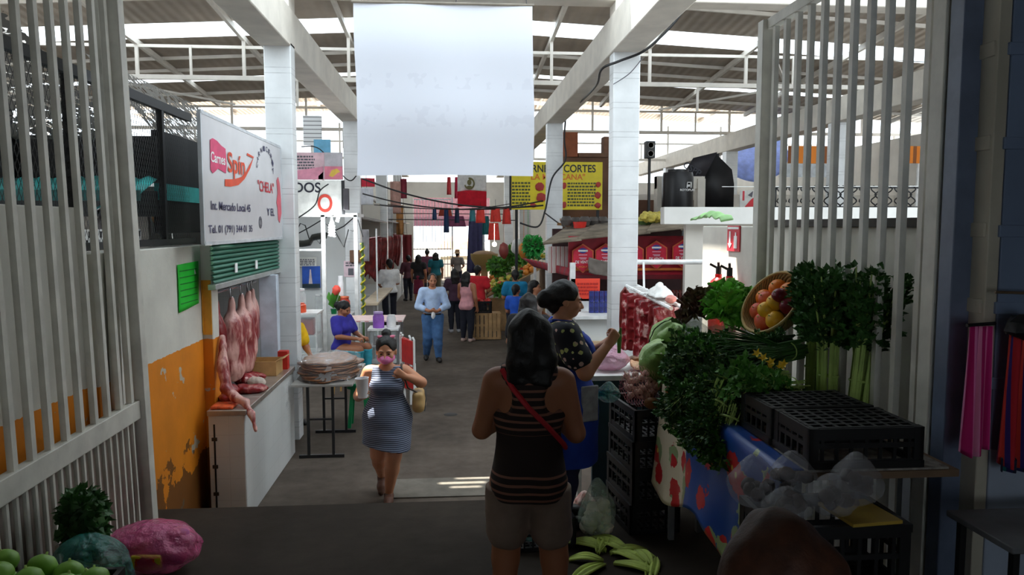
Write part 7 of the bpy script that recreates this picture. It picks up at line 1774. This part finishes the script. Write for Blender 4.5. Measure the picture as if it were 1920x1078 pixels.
def person(label, loc, rz, h, wear, skin=SKIN, hair=('short', None), g=1.0, fem=True, pose=None, head=(0, 0, 0), vox=0.012, face=True, hoff=(0, 0, 0), hs=1.0, drop=0.0, name='person', group=None):
    """one figure facing -Y in its own frame; joints in units of its height; wear = list of garments"""
    t = thing(name, label, 'person', loc, rz, group)
    J = {k: V3(v) for k, v in JD.items()}
    pose = pose or {}
    for k, v in pose.items():
        if k in J: J[k] = V3(v)
    up = V3((0, 0, -drop)); off = V3(hoff)
    Rh = np.array(Euler((head[0], head[1], head[2])).to_matrix()); nb = V3((0, .012, .862))
    def HP(p): return (Rh @ (V3(p) - nb) * hs + nb + up + off) * h
    def C_(s, a, b, ra, rb=None, k=.012, sub=False): s.cap(V3(a) * h, V3(b) * h, ra * h, None if rb is None else rb * h, k * h, sub)
    def E_(s, c, r, k=.015, sub=False, rot=None): s.ell(V3(c) * h, V3(r) * h, rot, k * h, sub)
    def torso(s, e=0.0):
        w = g
        def T(c): return V3(c) + up
        E_(s, T((0, .004, .525)), (.092 * w + e, .066 * w + e, .075 + e), .03)
        for sx in (-1, 1): E_(s, T((sx * .042 * w, .034 * w, .515)), (.048 * w + e, .045 * w + e, .055 + e), .03)
        E_(s, T((0, -.004, .61)), ((.080 if fem else .082) * w + e, .060 * w + e, .085 + e), .04)
        E_(s, T((0, .004, .735)), (.092 * min(w, 1.12) + e, .062 * min(w, 1.15) + e, .105 + e), .04)
        if fem:
            for sx in (-1, 1): E_(s, T((sx * .044, -.046 * w, .728)), (.042 * w + e, .038 * w + e, .042 + e), .03)
        C_(s, J['sh_l'] * (.72, 1, 1) + up, J['sh_r'] * (.72, 1, 1) + up, .041 + e, None, .035)
        C_(s, T((.0, .012, .80)), T((0, .012, .86)), .036 + e, .031 + e, .025)
    def arm(s, sd, e=0.0, upto=1.0):
        a, b, c = J['sh_' + sd] + up, J['el_' + sd], J['wr_' + sd]
        r0, r1, r2 = .0355 * g ** .8, .0275 * g ** .7, .0175
        if upto < 1.0:
            q = a + (b - a) * upto; C_(s, a, q, r0 + e, r0 + (r1 - r0) * upto + e * 1.2, .022)
        else:
            C_(s, a, b, r0 + e, r1 + e, .022)
            f = min(upto - 1.0, 1.0); q = b + (c - b) * f
            if f > 0: C_(s, b, q, r1 + e, r1 + (r2 - r1) * f + e, .012)
    def leg(s, sd, e=0.0, upto=2.0, flare=0.0):
        a, b, c = J['hp_' + sd] - (up if False else 0) + up, J['kn_' + sd], J['an_' + sd]
        r0, r1, r2, r3 = .060 * g, .041 * g ** .8, .037 * g ** .8, .0235
        f = min(upto, 1.0); q = a + (b - a) * f; C_(s, a, q, r0 + e, r0 + (r1 - r0) * f + e + flare, .02)
        if upto > 1.0:
            f = upto - 1.0; md = b + (c - b) * .35; C_(s, b, md, r1 * .95 + e, r2 + e, .015)
            q = b + (c - b) * max(f, .36); C_(s, md, q, r2 + e, r2 + (r3 - r2) * f + e + flare, .015)
    def foot(s, sd, e=0.0):
        a, b = J['an_' + sd], J['to_' + sd]
        d = unit(b - a); heel = a + V3((0, .012, -.02)); C_(s, a, heel, .024 + e, .022 + e, .01); C_(s, heel, a + (b - a) * .7 + V3((0, 0, .002)), .021 + e, .022 + e, .012); C_(s, a + (b - a) * .6, b, .021 + e, .015 + e, .012)
    def hand(s, sd, fr):
        wr, el = J['wr_' + sd], J['el_' + sd]; d = unit(V3(pose.get('hd_' + sd, wr - el)))
        n = V3(pose.get('hn_' + sd, (-.9 if sd == 'l' else .9, -.2, 0))); n = unit(n - d * (n @ d)); sv = np.cross(d, n) * (1 if sd == 'l' else -1)
        if pose.get('hflip_' + sd): sv = -sv
        curl = pose.get('hc_' + sd, .35)
        for i, (o, L) in enumerate(((.017, .046), (.006, .051), (-.006, .048), (-.017, .039))):
            k0 = wr + d * .052 + sv * o; C_(s, wr + sv * o * .55, k0, .0115, .0095, .008)
            p = k0; ang = 0.15
            for j, fr_ in enumerate((.45, .32, .23)):
                ang += curl * (1.0, 1.15, .8)[j]
                q = p + (d * math.cos(ang) + n * math.sin(ang)) * L * fr_; C_(s, p, q, fr * (1 - .08 * j), fr * (.93 - .08 * j), .0025); p = q
        b0 = wr + d * .014 + sv * .014; b1 = b0 + (d * .6 + sv * .62 + n * .35) * .028; b2 = b1 + (d * .8 + sv * .1 + n * (.3 + curl * .5)) * .026; C_(s, b0, b1, .0105, .008, .006); C_(s, b1, b2, .0078, .0062, .003)
    # ---- body, one continuous surface
    s = SDF(); torso(s)
    for sd in 'lr': arm(s, sd, 0, 2.0); leg(s, sd); foot(s, sd)
    s.cap(V3((0, .014, .84)) * h + (up + off) * h * .5, HP((0, .006, .905)), .0315 * h, .029 * h, .015 * h)
    s.ell(HP((0, .010, .945)), V3((.0475, .060, .056)) * h * hs, Rh, .01 * h)
    s.ell(HP((0, -.014, .912)), V3((.0415, .043, .050)) * h * hs, Rh, .012 * h)
    s.ell(HP((0, -.030, .881)), V3((.022, .020, .016)) * h * hs, Rh, .014 * h)
    if face:
        s.cap(HP((0, -.056, .930)), HP((0, -.067, .908)), .0055 * h, .0082 * h, .006 * h)
        for sx in (-1, 1):
            s.ell(HP((sx * .0095, -.059, .9055)), V3((.0055, .006, .0045)) * h * hs, Rh, .004 * h)
            s.ell(HP((sx * .019, -.046, .942)), V3((.015, .011, .006)) * h * hs, Rh, .008 * h)
            s.ell(HP((sx * .025, -.040, .912)), V3((.015, .014, .014)) * h * hs, Rh, .012 * h)
        s.ell(HP((0, -.054, .8945)), V3((.015, .007, .006)) * h * hs, Rh, .005 * h)
    for sx in (-1, 1): s.ell(HP((sx * .048, .008, .922)), V3((.006, .013, .019)) * h * hs, Rh, .004 * h)
    s_f = max(.0052, vox * .62 / h)
    for sd in 'lr': hand(s, sd, s_f)
    bd = s.build('body', skin, t, h=vox)
    if face:
        for sx in (-1, 1):
            q = MB(); q.ball(HP((sx * .019, -.0525, .9285)), (.0078 * h, .004 * h, .004 * h), 10, 6); q.build('eye', M_eye, bd, world=False)
            q = MB(); q.tube([HP((sx * .008, -.0565, .9405)), HP((sx * .019, -.057, .9445)), HP((sx * .031, -.048, .9415))], [.002 * h, .0026 * h, .0015 * h], 6); q.build('eyebrow', M_brow, bd, world=False)
        if not any(w[0] == 'mask' for w in wear):
            q = MB(); q.ball(HP((0, -.0600, .8945)), (.014 * h, .0035 * h, .0045 * h), 10, 6); q.build('lips', M_lip, bd, world=False)
    # ---- hair
    kind, hm = hair[0], hair[1] or M_hair
    if kind != 'bald':
        s = SDF(); s.ell(HP((0, .014, .9515)), V3((.0535, .0645, .0605)) * h * hs, Rh, .01 * h)
        if kind in ('short', 'receding'): s.cap(HP((0, .045, .94)), HP((0, .048, .895)), .038 * h, .03 * h, .015 * h)
        if kind == 'bun':
            s.ell(HP((.0, .03, 1.012)), V3((.027, .027, .025)) * h * hs, Rh, .008 * h); s.cap(HP((0, .045, .94)), HP((0, .045, .9)), .04 * h, .03 * h, .015 * h)
        if kind == 'backbun':
            s.cap(HP((0, .045, .945)), HP((0, .045, .9)), .04 * h, .03 * h, .015 * h); s.ell(HP((.0, .088, .925)), V3((.033, .034, .038)) * h * hs, Rh, .012 * h)
        if kind in ('long', 'wavy'):
            w = .95 if kind == 'wavy' else .9; L = hair[2] if len(hair) > 2 else .78
            for sx in (-1, -.4, .4, 1):
                s.cap(HP((sx * .036, .03 + .02 * (1 - abs(sx)), .95)), HP((sx * .042 * w, .05, .87)), .03 * h * w, .032 * h * w, .02 * h)
                s.cap(HP((sx * .042 * w, .05, .87)), V3((sx * .05 * w, .062, L)) * h + up * h, .03 * h * w, .018 * h * w, .02 * h)
        if kind == 'pony':
            s.cap(HP((0, .07, .955)), HP((0, .095, .93)), .02 * h, .024 * h, .015 * h); s.cap(HP((0, .095, .93)), HP((0, .085, .82)), .024 * h, .012 * h, .015 * h); s.cap(HP((0, .045, .94)), HP((0, .045, .9)), .04 * h, .03 * h, .015 * h)
        fz = dict(receding=.945, bun=.941, backbun=.937).get(kind, .930)
        s.ell(HP((0, -.062, fz - .012)), V3((.043, .05, .047)) * h * hs, Rh, .008 * h, True)
        for sx in (-1, 1): s.ell(HP((sx * .048, -.02, .90)), V3((.014, .03, .035)) * h * hs, Rh, .008 * h, True)
        if kind == 'receding': s.ell(HP((0, -.05, .99)), V3((.032, .04, .03)) * h * hs, Rh, .01 * h, True)
        s.build('hair', hm, t, h=max(vox * .8, .006), nz=(.0026 * h, 48 / h, 3))
    # ---- clothes
    for w in wear:
        k = w[0]; m = w[1]; o = w[2] if len(w) > 2 else {}
        s = SDF(); e = o.get('e', .013 if k == 'top' else .007)
        if k == 'top':
            torso(s, e)
            if o.get('sleeve', .5):
                for sd in 'lr': arm(s, sd, e + .004, o.get('sleeve', .5))
            s.cut((0, 0, (o.get('hem', .50) - drop) * h), (0, 0, -1))
            E_(s, V3((0, -.012, o.get('neck', .862))) + up, (.046, .05, .034), .004, True)
            s.cut((0, 0, (.852 - drop) * h), (0, 0, 1))
            if o.get('tank'):
                for sx in (-1, 1):
                    E_(s, V3((sx * .140, o.get('ty', .0), .80)) + up, (.068, .14, .11), .004, True)
                    if o.get('racer'): E_(s, V3((sx * .105, .075, .765)) + up, (.062, .06, .075), .004, True)
                E_(s, V3((0, -.055, .845)) + up, (.056, .06, .055), .004, True)
            s.build('top' if not o.get('name') else o['name'], m, t, h=vox, nz=(.0022 * h, 26 / h, 5))
        elif k == 'dress':
            torso(s, e)
            z0 = o.get('hem', .33)
            for sd, sx in (('l', 1), ('r', -1)):
                a = J['hp_' + sd]; b = J['kn_' + sd]; q = a + (b - a) * 1.05; C_(s, a * (1.0, 1, 1), q, .068 * g + e, .066 * g + e + .01, .075)
            C_(s, (0, 0, .56), (0, -.01, .36), .075 * g + e, .082 * g + e, .06)
            s.cut((0, 0, z0 * h), (o.get('slant', 0), 0, -1))
            E_(s, (0, -.02, .862), (.052, .06, .046), .004, True); s.cut((0, 0, .842 * h), (0, 0, 1))
            for sx in (-1, 1): E_(s, (sx * .137, .0, .79), (.048, .12, .075), .004, True)
            s.build('dress', m, t, h=vox, nz=(.0022 * h, 24 / h, 5))
        elif k == 'pants':
            E_(s, V3((0, .004, .53)) + up, (.092 * g + e, .066 * g + e, .06 + e), .03)
            for sx in (-1, 1): E_(s, V3((sx * .042 * g, .034 * g, .515)) + up, (.048 * g + e, .045 * g + e, .055 + e), .03)
            for sd in 'lr': leg(s, sd, e, o.get('len', 1.93), o.get('flare', 0))
            s.cut((0, 0, (o.get('waist', .51) - drop) * h), (0, 0, 1))
            s.build(o.get('name', 'trousers'), m, t, h=vox, nz=(.0022 * h, 26 / h, 6))
        elif k == 'skirt':
            E_(s, V3((0, .004, .54)), (.09 * g + e, .068 * g + e, .06 + e), .03); C_(s, (0, 0, .52), (0, 0, o.get('hem', .28)), .09 * g, .105 * g, .04)
            s.cut((0, 0, o.get('hem', .28) * h), (0, 0, -1)); s.build('skirt', m, t, h=vox, nz=(.004 * h, 30 / h, 6))
        elif k == 'shoes':
            for sd in 'lr': s = SDF(); foot(s, sd, .006); s.cut(J['an_' + sd] * h + V3((0, 0, .012 * h)), (0, 0, 1)); s.build('shoe', m, t, h=max(vox * .8, .007))
        elif k == 'apron':
            torso(s, .02)
            for sd in 'lr': leg(s, sd, .03, 1.0)
            C_(s, (0, -.02, .5), (0, -.02, .3), .1 * g, .1 * g, .05)
            s.cut((0, 0, .27 * h), (0, 0, -1)); s.cut((0, .045 * h, 0), (0, 1, 0)); s.cut((0, -.0 * h, .80 * h), (0, 0, 1))
            for sx in (-1, 1): E_(s, (sx * .135, .0, .76), (.06, .14, .12), .004, True)
            s.build('apron', m, t, h=vox, nz=(.0022 * h, 26 / h, 6))
        elif k == 'mask':
            s.ell(HP((0, -.014, .899)), V3((.047, .051, .030)) * h * hs, Rh, .01 * h); s.ell(HP((0, -.052, .899)), V3((.027, .024, .022)) * h * hs, Rh, .012 * h)
            n_ = Rh @ V3((0, 1, 0)); s.cut(HP((0, -.012, .9)), n_); s.build('face_mask', m, t, h=max(vox * .7, .005))
    return t
def hl(t, h, p, pose=None): return p   # (kept short: held things are placed by world point)
def W(t, p):
    a = t.rotation_euler.z; c, s_ = math.cos(a), math.sin(a)
    return Vector((t.location.x + p[0] * c - p[1] * s_, t.location.y + p[0] * s_ + p[1] * c, t.location.z + p[2]))
cl = lambda n, rgb, **k: mat('wear_' + n, rgb, 0.85, bump=0.3, bscale=18, scale=8, **k)
M_jean = cl('denim', (66, 104, 150), var=0.25); M_darkp = cl('dark_trousers', (30, 32, 46)); M_shoeb = mat('shoe_black', (24, 22, 22), 0.5)

# 1 woman in the striped dress, walking towards the viewer
h = 1.56
M_dress = mat_stripes('dress_stripes', [(0.55, (128, 138, 160)), (0.45, (40, 46, 66))], 'Z', 0.018, 0.012)
pd = dict(hp_l=(.054, -.01, .51), kn_l=(.04, -.085, .30), an_l=(.005, -.05, .045), to_l=(.008, -.15, .016), kn_r=(-.06, .0, .285), an_r=(-.05, .13, .10), to_r=(-.05, .055, .022),
          el_r=(-.175, .01, .655), wr_r=(-.150, -.115, .685), hd_r=(.25, -.75, .5), hn_r=(.75, .3, .1), hc_r=.7,
          el_l=(.212, -.005, .735), wr_l=(.108, -.085, .795), hd_l=(-.75, -.25, .55), hn_l=(-.3, .9, 0), hc_l=1.1)
dw = person('woman in a grey striped dress and pink mask walking with a white cup', (-0.64, 7.2, 0), 0.02, h,
            [('dress', M_dress, dict(hem=.345, slant=-0.10)), ('mask', mat('mask_pink', (226, 90, 160), 0.7, rgb2=(240, 150, 196), scale=30)), ('shoes', mat('sandal_brown', (96, 60, 44), 0.6))],
            SKIN2, ('bun', M_hair), 1.27, True, pd, head=(0.16, 0, -0.05), vox=0.0075, hs=1.2)
q = MB()
for sx in (-1, 1): q.ball((sx * 0.042, -0.03, 1.595), (0.046, 0.014, 0.02), 12, 8, rot=(0, -0.35 * sx, 0.2))
q.ball((0.0, -0.04, 1.592), 0.015); q.build('hair_bow', mat('bow_pink', (240, 130, 160), 0.6), dw, world=False)
# cup in her right hand, bag on her left shoulder
cp = W(dw, (-0.205, -0.235, 1.065))
t = thing('foam_cup', 'white foam cup in the hand of the woman in the striped dress', 'cup', tuple(cp))
MB().lathe([(0.001, 0), (0.048, 0), (0.062, 0.18), (0.066, 0.185), (0.058, 0.185), (0.046, 0.01)], tuple(cp), 24, (0, -0.06, 0)).build('body', mat('foam_white', (236, 236, 240), 0.5, var=0.03), t)
hb = W(dw, (0.30, 0.02, 0.86))
t = thing('handbag', 'tan shoulder bag hanging at the side of the woman in the striped dress', 'handbag', tuple(hb))
s = SDF(); s.box((0, 0, 0.11), (0.055, 0.14, 0.10), rd=0.04); s.ell((0.01, 0, 0.08), (0.065, 0.15, 0.08), k=0.03)
s.build('body', mat('bag_tan', (196, 160, 104), 0.5, var=0.12), t, h=0.009)
MB().tube([hb + Vector(p) for p in ((0.065, -0.13, 0.03), (0.075, -0.05, 0.13), (0.07, 0.06, 0.2))], 0.005, 6).build('zip', M_black, t)
MB().tube([hb + Vector((0, -0.1, 0.2)), W(dw, (0.205, -0.115, 1.12)), W(dw, (0.155, -0.11, 1.27)), W(dw, (0.14, -0.02, 1.335)), W(dw, (0.19, 0.06, 1.22)), hb + Vector((0, 0.1, 0.2))], 0.009, 6).build('strap', mat('strap_dark', (60, 46, 34), 0.6), t)
MB().tube([W(dw, (0.05, -0.19, 1.20)), W(dw, (0.06, -0.20, 1.38))], 0.004, 5).build('pin', M_whitep, t) if False else None

# 2 woman with her back to the viewer
h = 1.55
M_top = None
tt = NT('top_dark_stripes'); X_ = tt.xyz(); zz = tt.math('ADD', X_[2], tt.math('MULTIPLY', tt.noise(5, 2), 0.012))
f_ = tt.math('LESS_THAN', tt.math('FRACT', tt.math('DIVIDE', zz, 0.034)), 0.34)
mid = tt.math('MULTIPLY', tt.math('GREATER_THAN', zz, 0.86), tt.math('LESS_THAN', zz, 1.03)); f_ = tt.math('MULTIPLY', f_, tt.math('SUBTRACT', 1.0, mid))
tt.base(tt.mix(f_, lin((40, 28, 26)), lin((140, 96, 80)))); tt.b.inputs['Roughness'].default_value = 0.85; M_top = tt.m
pb = dict(sh_l=(.098, .006, .805), sh_r=(-.098, .006, .805), el_l=(.138, -.02, .655), wr_l=(.06, -.14, .66), el_r=(-.135, -.01, .65), wr_r=(-.05, -.13, .68), hc_l=.9, hc_r=.9, hp_l=(.056, 0, .51), an_l=(.075, .012, .042), kn_l=(.068, -.01, .275), an_r=(-.085, .012, .042), kn_r=(-.075, -.01, .275), to_l=(.09, -.085, .016), to_r=(-.10, -.085, .016))
bw = person('woman seen from behind in a dark striped tank top and beige shorts', (0.335, 3.25, RAMP(3.25) + 0.0), PI - 0.12, h,
            [('top', M_top, dict(sleeve=0, tank=True, racer=True, hem=.47, e=.016)), ('pants', cl('beige_shorts', (140, 120, 106)), dict(len=.62, name='shorts', e=.010, flare=.004, waist=.50)), ('shoes', M_shoeb)],
            SKIN, ('wavy', M_hair, .815), 0.98, True, pb, head=(0.05, 0, 0.25), vox=0.0085, face=True)
q = MB(); q.tube([V3(p) * h for p in ((.075, .045, .845), (.045, .078, .80), (.0, .084, .745), (-.055, .080, .69), (-.098, .05, .635), (-.105, .0, .61))], 0.012, 6); q.build('bag_strap', mat('strap_red', (196, 30, 44), 0.6), bw, world=False)

# 3 vendor in profile with a blue apron
h = 1.69
def mat_floral():
    t_ = NT('top_black_floral'); v = t_.new('ShaderNodeTexVoronoi'); v.inputs['Scale'].default_value = 19; t_.link(t_.coord(), v.inputs['Vector'])
    a = t_.math('LESS_THAN', t_.math('ADD', v.outputs['Distance'], t_.math('MULTIPLY', t_.noise(40, 2), 0.3)), 0.46)
    t_.base(t_.mix(a, lin((22, 24, 34)), t_.ramp(t_.noise(9, 1), [(0.45, lin((190, 196, 120))), (0.55, lin((214, 180, 170)))]))); t_.b.inputs['Roughness'].default_value = 0.8; return t_.m
pv = dict(el_r=(-.165, -.065, .665), wr_r=(-.10, -.165, .765), hd_r=(.3, -.55, .75), hn_r=(.8, .3, .3), hc_r=.95, el_l=(.155, -.07, .655), wr_l=(.05, -.165, .735), hd_l=(-.3, -.6, .5), hn_l=(-.5, .2, .7), hc_l=.8)
vw = person('market vendor in a blue apron and black floral top, in profile with hands raised', (0.76, 5.02, RAMP(5.02)), PI / 2 - 0.05, h,
            [('top', mat_floral(), dict(sleeve=.62, hem=.47)), ('apron', cl('apron_blue', (30, 62, 160)), {}), ('pants', cl('navy_trousers', (34, 38, 70)), {}), ('shoes', M_shoeb)],
            SKIN2, ('backbun', M_hair), 1.2, True, pv, head=(0.12, 0, 0), vox=0.0085)
MB().box((-0.205, -0.15, 0.90), (0.02, 0.13, 0.24), (0.0, 0.0, 0.45)).build('apron_pocket', mat('pocket_grey', (150, 152, 156), 0.7, var=0.2, scale=14), vw, world=False, bev=0.008)
MB().tube([V3(p) * h for p in ((.05, -.06, .80), (.058, -.02, .845), (.045, .05, .85), (0, .068, .835), (-.045, .05, .85), (-.058, -.02, .845), (-.05, -.06, .80))], 0.014, 6).build('apron_strap', cl('apron_blue', (30, 62, 160)), vw, world=False)
pp = W(vw, (-0.10, -0.36, 1.33)); t = thing('green_pods', 'small green pods held by the vendor in the blue apron', 'vegetable', tuple(pp)); q = MB(); q.tube([pp + Vector((0, 0, -0.11)), pp, pp + Vector((0.01, 0.0, 0.06))], [0.012, 0.016, 0.006], 8); q.build('pods', M_leafm, t)

# 4 man in a pale blue shirt walking towards the viewer
h = 1.71
pm = dict(el_l=(.165, -.02, .635), wr_l=(.045, -.135, .585), el_r=(-.165, -.02, .635), wr_r=(-.045, -.135, .59), hd_l=(-.8, -.4, .1), hd_r=(.8, -.4, .1), hn_l=(.2, .7, .6), hn_r=(-.2, .7, .6), hc_l=.8, hc_r=.8,
          kn_l=(.055, -.06, .28), an_l=(.06, -.08, .045), to_l=(.07, -.175, .02), kn_r=(-.055, .0, .275), an_r=(-.07, .09, .055), to_r=(-.08, .0, .018))
mw = person('man in a pale blue shirt and jeans walking with a white bag', (-0.40, 14.7, 0), 0.08, h,
            [('top', cl('pale_blue_shirt', (176, 198, 230)), dict(sleeve=1.55, hem=.52, neck=.858, e=.009)), ('pants', M_jean, dict(e=.014, waist=.545)), ('shoes', M_shoeb)], SKIN, ('receding', mat('hair_greyish', (52, 46, 42), 0.5)), 1.05, False, pm, head=(0.12, 0, 0.1), vox=0.011)
MB().tube([V3(p) * h for p in ((-.09, -.06, .545), (0, -.085, .545), (.09, -.06, .545))], 0.016, 6).build('belt', M_black, mw, world=False)
pp = W(mw, (0.0, -0.27, 0.93)); single('small_white_bag', MB().ball(tuple(pp), (0.04, 0.03, 0.07), 10, 8, disp=0.3), mat('bag_white', (236, 236, 236), 0.5), 'small white bag held by the man in the pale blue shirt', 'bag')

# 5 seated woman in a blue-violet shirt
h = 1.56
ps = dict(hp_l=(.054, -.01, .51 - .125), hp_r=(-.054, -.01, .51 - .125), kn_l=(.075, -.24, .40), kn_r=(-.065, -.23, .39), an_l=(.075, -.24, .13), an_r=(-.065, -.2, .12), to_l=(.08, -.33, .10), to_r=(-.07, -.29, .09),
          el_l=(.16, -.05, .53), wr_l=(.06, -.2, .50), el_r=(-.16, -.05, .53), wr_r=(-.05, -.2, .50), hc_l=.8, hc_r=.8, hd_l=(-.3, -.9, 0), hd_r=(.3, -.9, 0), hn_l=(0, .2, -1), hn_r=(0, .2, -1))
px_ = AY(642, 620, 11.9)
JD_keep = dict(JD)
JD.update(hp_l=(.054, -.01, .51), hp_r=(-.054, -.01, .51))
def seated(label, loc, rz, h_, wear, hair, pz, drop, vox, skin=SKIN, headr=(0.35, 0, 0)):
    p = dict(pz); p['hp_l'] = tuple(V3(p['hp_l']) + (0, 0, drop)); p['hp_r'] = tuple(V3(p['hp_r']) + (0, 0, drop))
    return person(label, loc, rz, h_, wear, skin, hair, 1.08, True, p, head=headr, vox=vox, drop=drop)
sw = seated('woman in a blue-violet shirt and teal trousers sitting bent over her hands by the kiosk', (px_.x, 11.9, 0.12), 1.15, h,
            [('top', cl('violet_shirt', (58, 52, 160)), dict(sleeve=.7, hem=.50)), ('pants', cl('teal_trousers', (60, 170, 190)), {}), ('shoes', M_shoeb)], ('backbun', M_hair), ps, .125, 0.010, SKIN, (0.45, 0, 0))
t = thing('wooden_stool', 'stool under the seated woman in the blue-violet shirt', 'stool', (px_.x, 11.9, 0))
MB().cyl((px_.x, 11.9, 0.60), (px_.x, 11.9, 0.635), 0.16).build('seat', M_card, t)
for k in range(4): a = k * PI / 2 + 0.4; MB().bar((px_.x + 0.1 * math.cos(a), 11.9 + 0.1 * math.sin(a), 0.60), (px_.x + 0.16 * math.cos(a), 11.9 + 0.16 * math.sin(a), 0), 0.03).build('leg', M_card, t)

# 6.. people further along the aisle
back = dict(el_l=(.15, -.03, .64), wr_l=(.10, -.13, .60), el_r=(-.15, -.03, .64), wr_r=(-.10, -.13, .60))
def far(label, loc, rz, h_, wear, hair, pose=None, g=1.0, fem=True, skin=SKIN, vox=0.016, head=(0, 0, 0)):
    return person(label, loc, rz, h_, wear, skin, hair, g, fem, pose, head=head, vox=vox)
far('man in a white shirt and dark trousers seen from behind at the left counter', (-1.68, 20.0, 0), PI + 0.5, 1.76, [('top', cl('white_shirt', (242, 242, 244)), dict(sleeve=.75, hem=.5, e=.014)), ('pants', M_darkp), ('shoes', M_shoeb)], ('short', M_hair), back, 1.1, False)
far('woman in a black top and dark red skirt seen from behind further up the aisle', (AZ(787, 566, 0).x, 25.6, 0), PI - 0.2, 1.66, [('top', cl('black_top', (34, 32, 36)), dict(sleeve=.3)), ('skirt', cl('wine_skirt', (120, 30, 60)), dict(hem=.2)), ('shoes', M_shoeb)], ('long', M_hair, .8), None, 1.1)
far('woman in a dark teal top seen from behind beyond the black-topped woman', (AZ(818, 556, 0).x, 27.6, 0), PI, 1.66, [('top', cl('dark_teal_top', (20, 104, 116)), dict(sleeve=.5)), ('pants', cl('olive_trousers', (110, 100, 80))), ('shoes', M_shoeb)], ('wavy', M_hair, .84), None, 1.15)
far('dark-clothed person left of the black-topped woman in the far aisle', (AZ(768, 560, 0).x, 26.6, 0), PI + 0.4, 1.6, [('top', cl('maroon_top', (86, 44, 56)), dict(sleeve=1.6)), ('pants', M_darkp), ('shoes', M_shoeb)], ('short', M_hair), back)
far('dark-haired person in a plum top half hidden between the two women', (AZ(801, 552, 0).x, 29.2, 0), PI, 1.72, [('top', cl('plum_top', (110, 60, 80)), dict(sleeve=.5)), ('pants', M_darkp), ('shoes', M_shoeb)], ('bun', M_hair))
hp_ = far('person in a broad straw hat and grey top near the bright gate', (AZ(858, 546, 0).x, 30.2, 0), PI - 0.3, 1.62, [('top', cl('grey_top', (120, 112, 108)), dict(sleeve=.6)), ('pants', M_darkp), ('shoes', M_shoeb)], ('short', M_hair), back)
MB().lathe([(0.22, 1.54), (0.1, 1.58), (0.09, 1.68), (0.001, 1.70)], (0, 0.02, 0), 18).build('hat', mat('straw_hat', (150, 120, 90), 0.8), hp_, world=False)
pz_ = AZ(876, 640, 0)
far('woman in a pink sleeveless top and dark trousers standing by the slatted crates', (pz_.x, pz_.y, 0), PI - 0.5, 1.6, [('top', cl('pink_top', (226, 160, 166)), dict(sleeve=0, tank=True, hem=.46)), ('pants', M_darkp), ('shoes', mat('shoe_pale', (200, 170, 160), 0.6))], ('long', M_hair, .80), dict(el_l=(.145, -.04, .64), wr_l=(.11, -.12, .52)), 1.05, True, SKIN, 0.013)
far('woman in a dark plum top and dark trousers beside the pink-topped woman', (AZ(853, 622, 0).x, 18.6, 0), PI + 0.2, 1.58, [('top', cl('dark_plum_top', (74, 46, 66)), dict(sleeve=.6)), ('pants', M_darkp), ('shoes', mat('shoe_grey', (170, 170, 176), 0.6))], ('long', M_hair, .78), back, 1.0, True, SKIN, 0.014)
far('person in a red shirt behind the slatted crates', (0.62, 18.25, 0), PI - 0.4, 1.68, [('top', cl('red_shirt', (214, 36, 50)), dict(sleeve=.6)), ('pants', M_darkp), ('shoes', M_shoeb)], ('short', M_hair), back, 1.1, False, SKIN, 0.014)
far('person in a bright teal shirt seen from behind by the vegetable stall', (AY(966, 540, 16.4).x, 16.4, 0), PI, 1.68, [('top', cl('bright_teal_shirt', (20, 130, 176)), dict(sleeve=.6)), ('pants', M_darkp), ('shoes', M_shoeb)], ('short', M_hair), back, 1.08, False, SKIN, 0.013)
far('shorter person in a royal blue shirt in front of the teal-shirted one', (AY(968, 560, 14.6).x, 14.6, 0), PI - 0.6, 1.5, [('top', cl('royal_blue_shirt', (30, 84, 190)), dict(sleeve=.6)), ('pants', M_darkp), ('shoes', M_shoeb)], ('short', M_hair), back, 0.92, False, SKIN, 0.013)
far('dark-haired person in a white top right of the royal blue shirt', (AY(1003, 560, 13.4).x, 13.4, 0), 1.2, 1.66, [('top', cl('off_white_top', (222, 216, 206)), dict(sleeve=.6)), ('pants', M_darkp), ('shoes', M_shoeb)], ('wavy', M_hair, .86), back, 1.0, True, SKIN2, 0.013)
far('black-haired person in a black top just behind the striped-top woman', (AY(992, 600, 9.6).x, 9.6, 0), PI - 0.3, 1.78, [('top', cl('jet_top', (26, 26, 32)), dict(sleeve=.6)), ('pants', M_darkp), ('shoes', M_shoeb)], ('wavy', M_hair, .84), back, 1.05, True, SKIN, 0.012)
yl = person('person in a yellow shirt and dark trousers mostly hidden behind the first left column', (-2.16, 10.0, 0), 0.9, 1.6, [('top', cl('yellow_shirt', (240, 190, 20)), dict(sleeve=.6)), ('pants', cl('black_trousers', (22, 22, 28))), ('shoes', M_shoeb)], SKIN, ('short', M_hair), 1.05, False, back, vox=0.012)
# 7 head of the person right in front of the viewer
nh = person('brown-haired person close in front, only the top of the head in view', (AY(1470, 1000, 0.98).x, 1.0, RAMP(1.0)), PI - 0.2, 1.335, [('top', cl('dark_brown_top', (60, 44, 40)), dict(sleeve=.6)), ('pants', M_darkp), ('shoes', M_shoeb)], SKIN, ('wavy', M_hairb, .80), 1.0, True, None, vox=0.009)
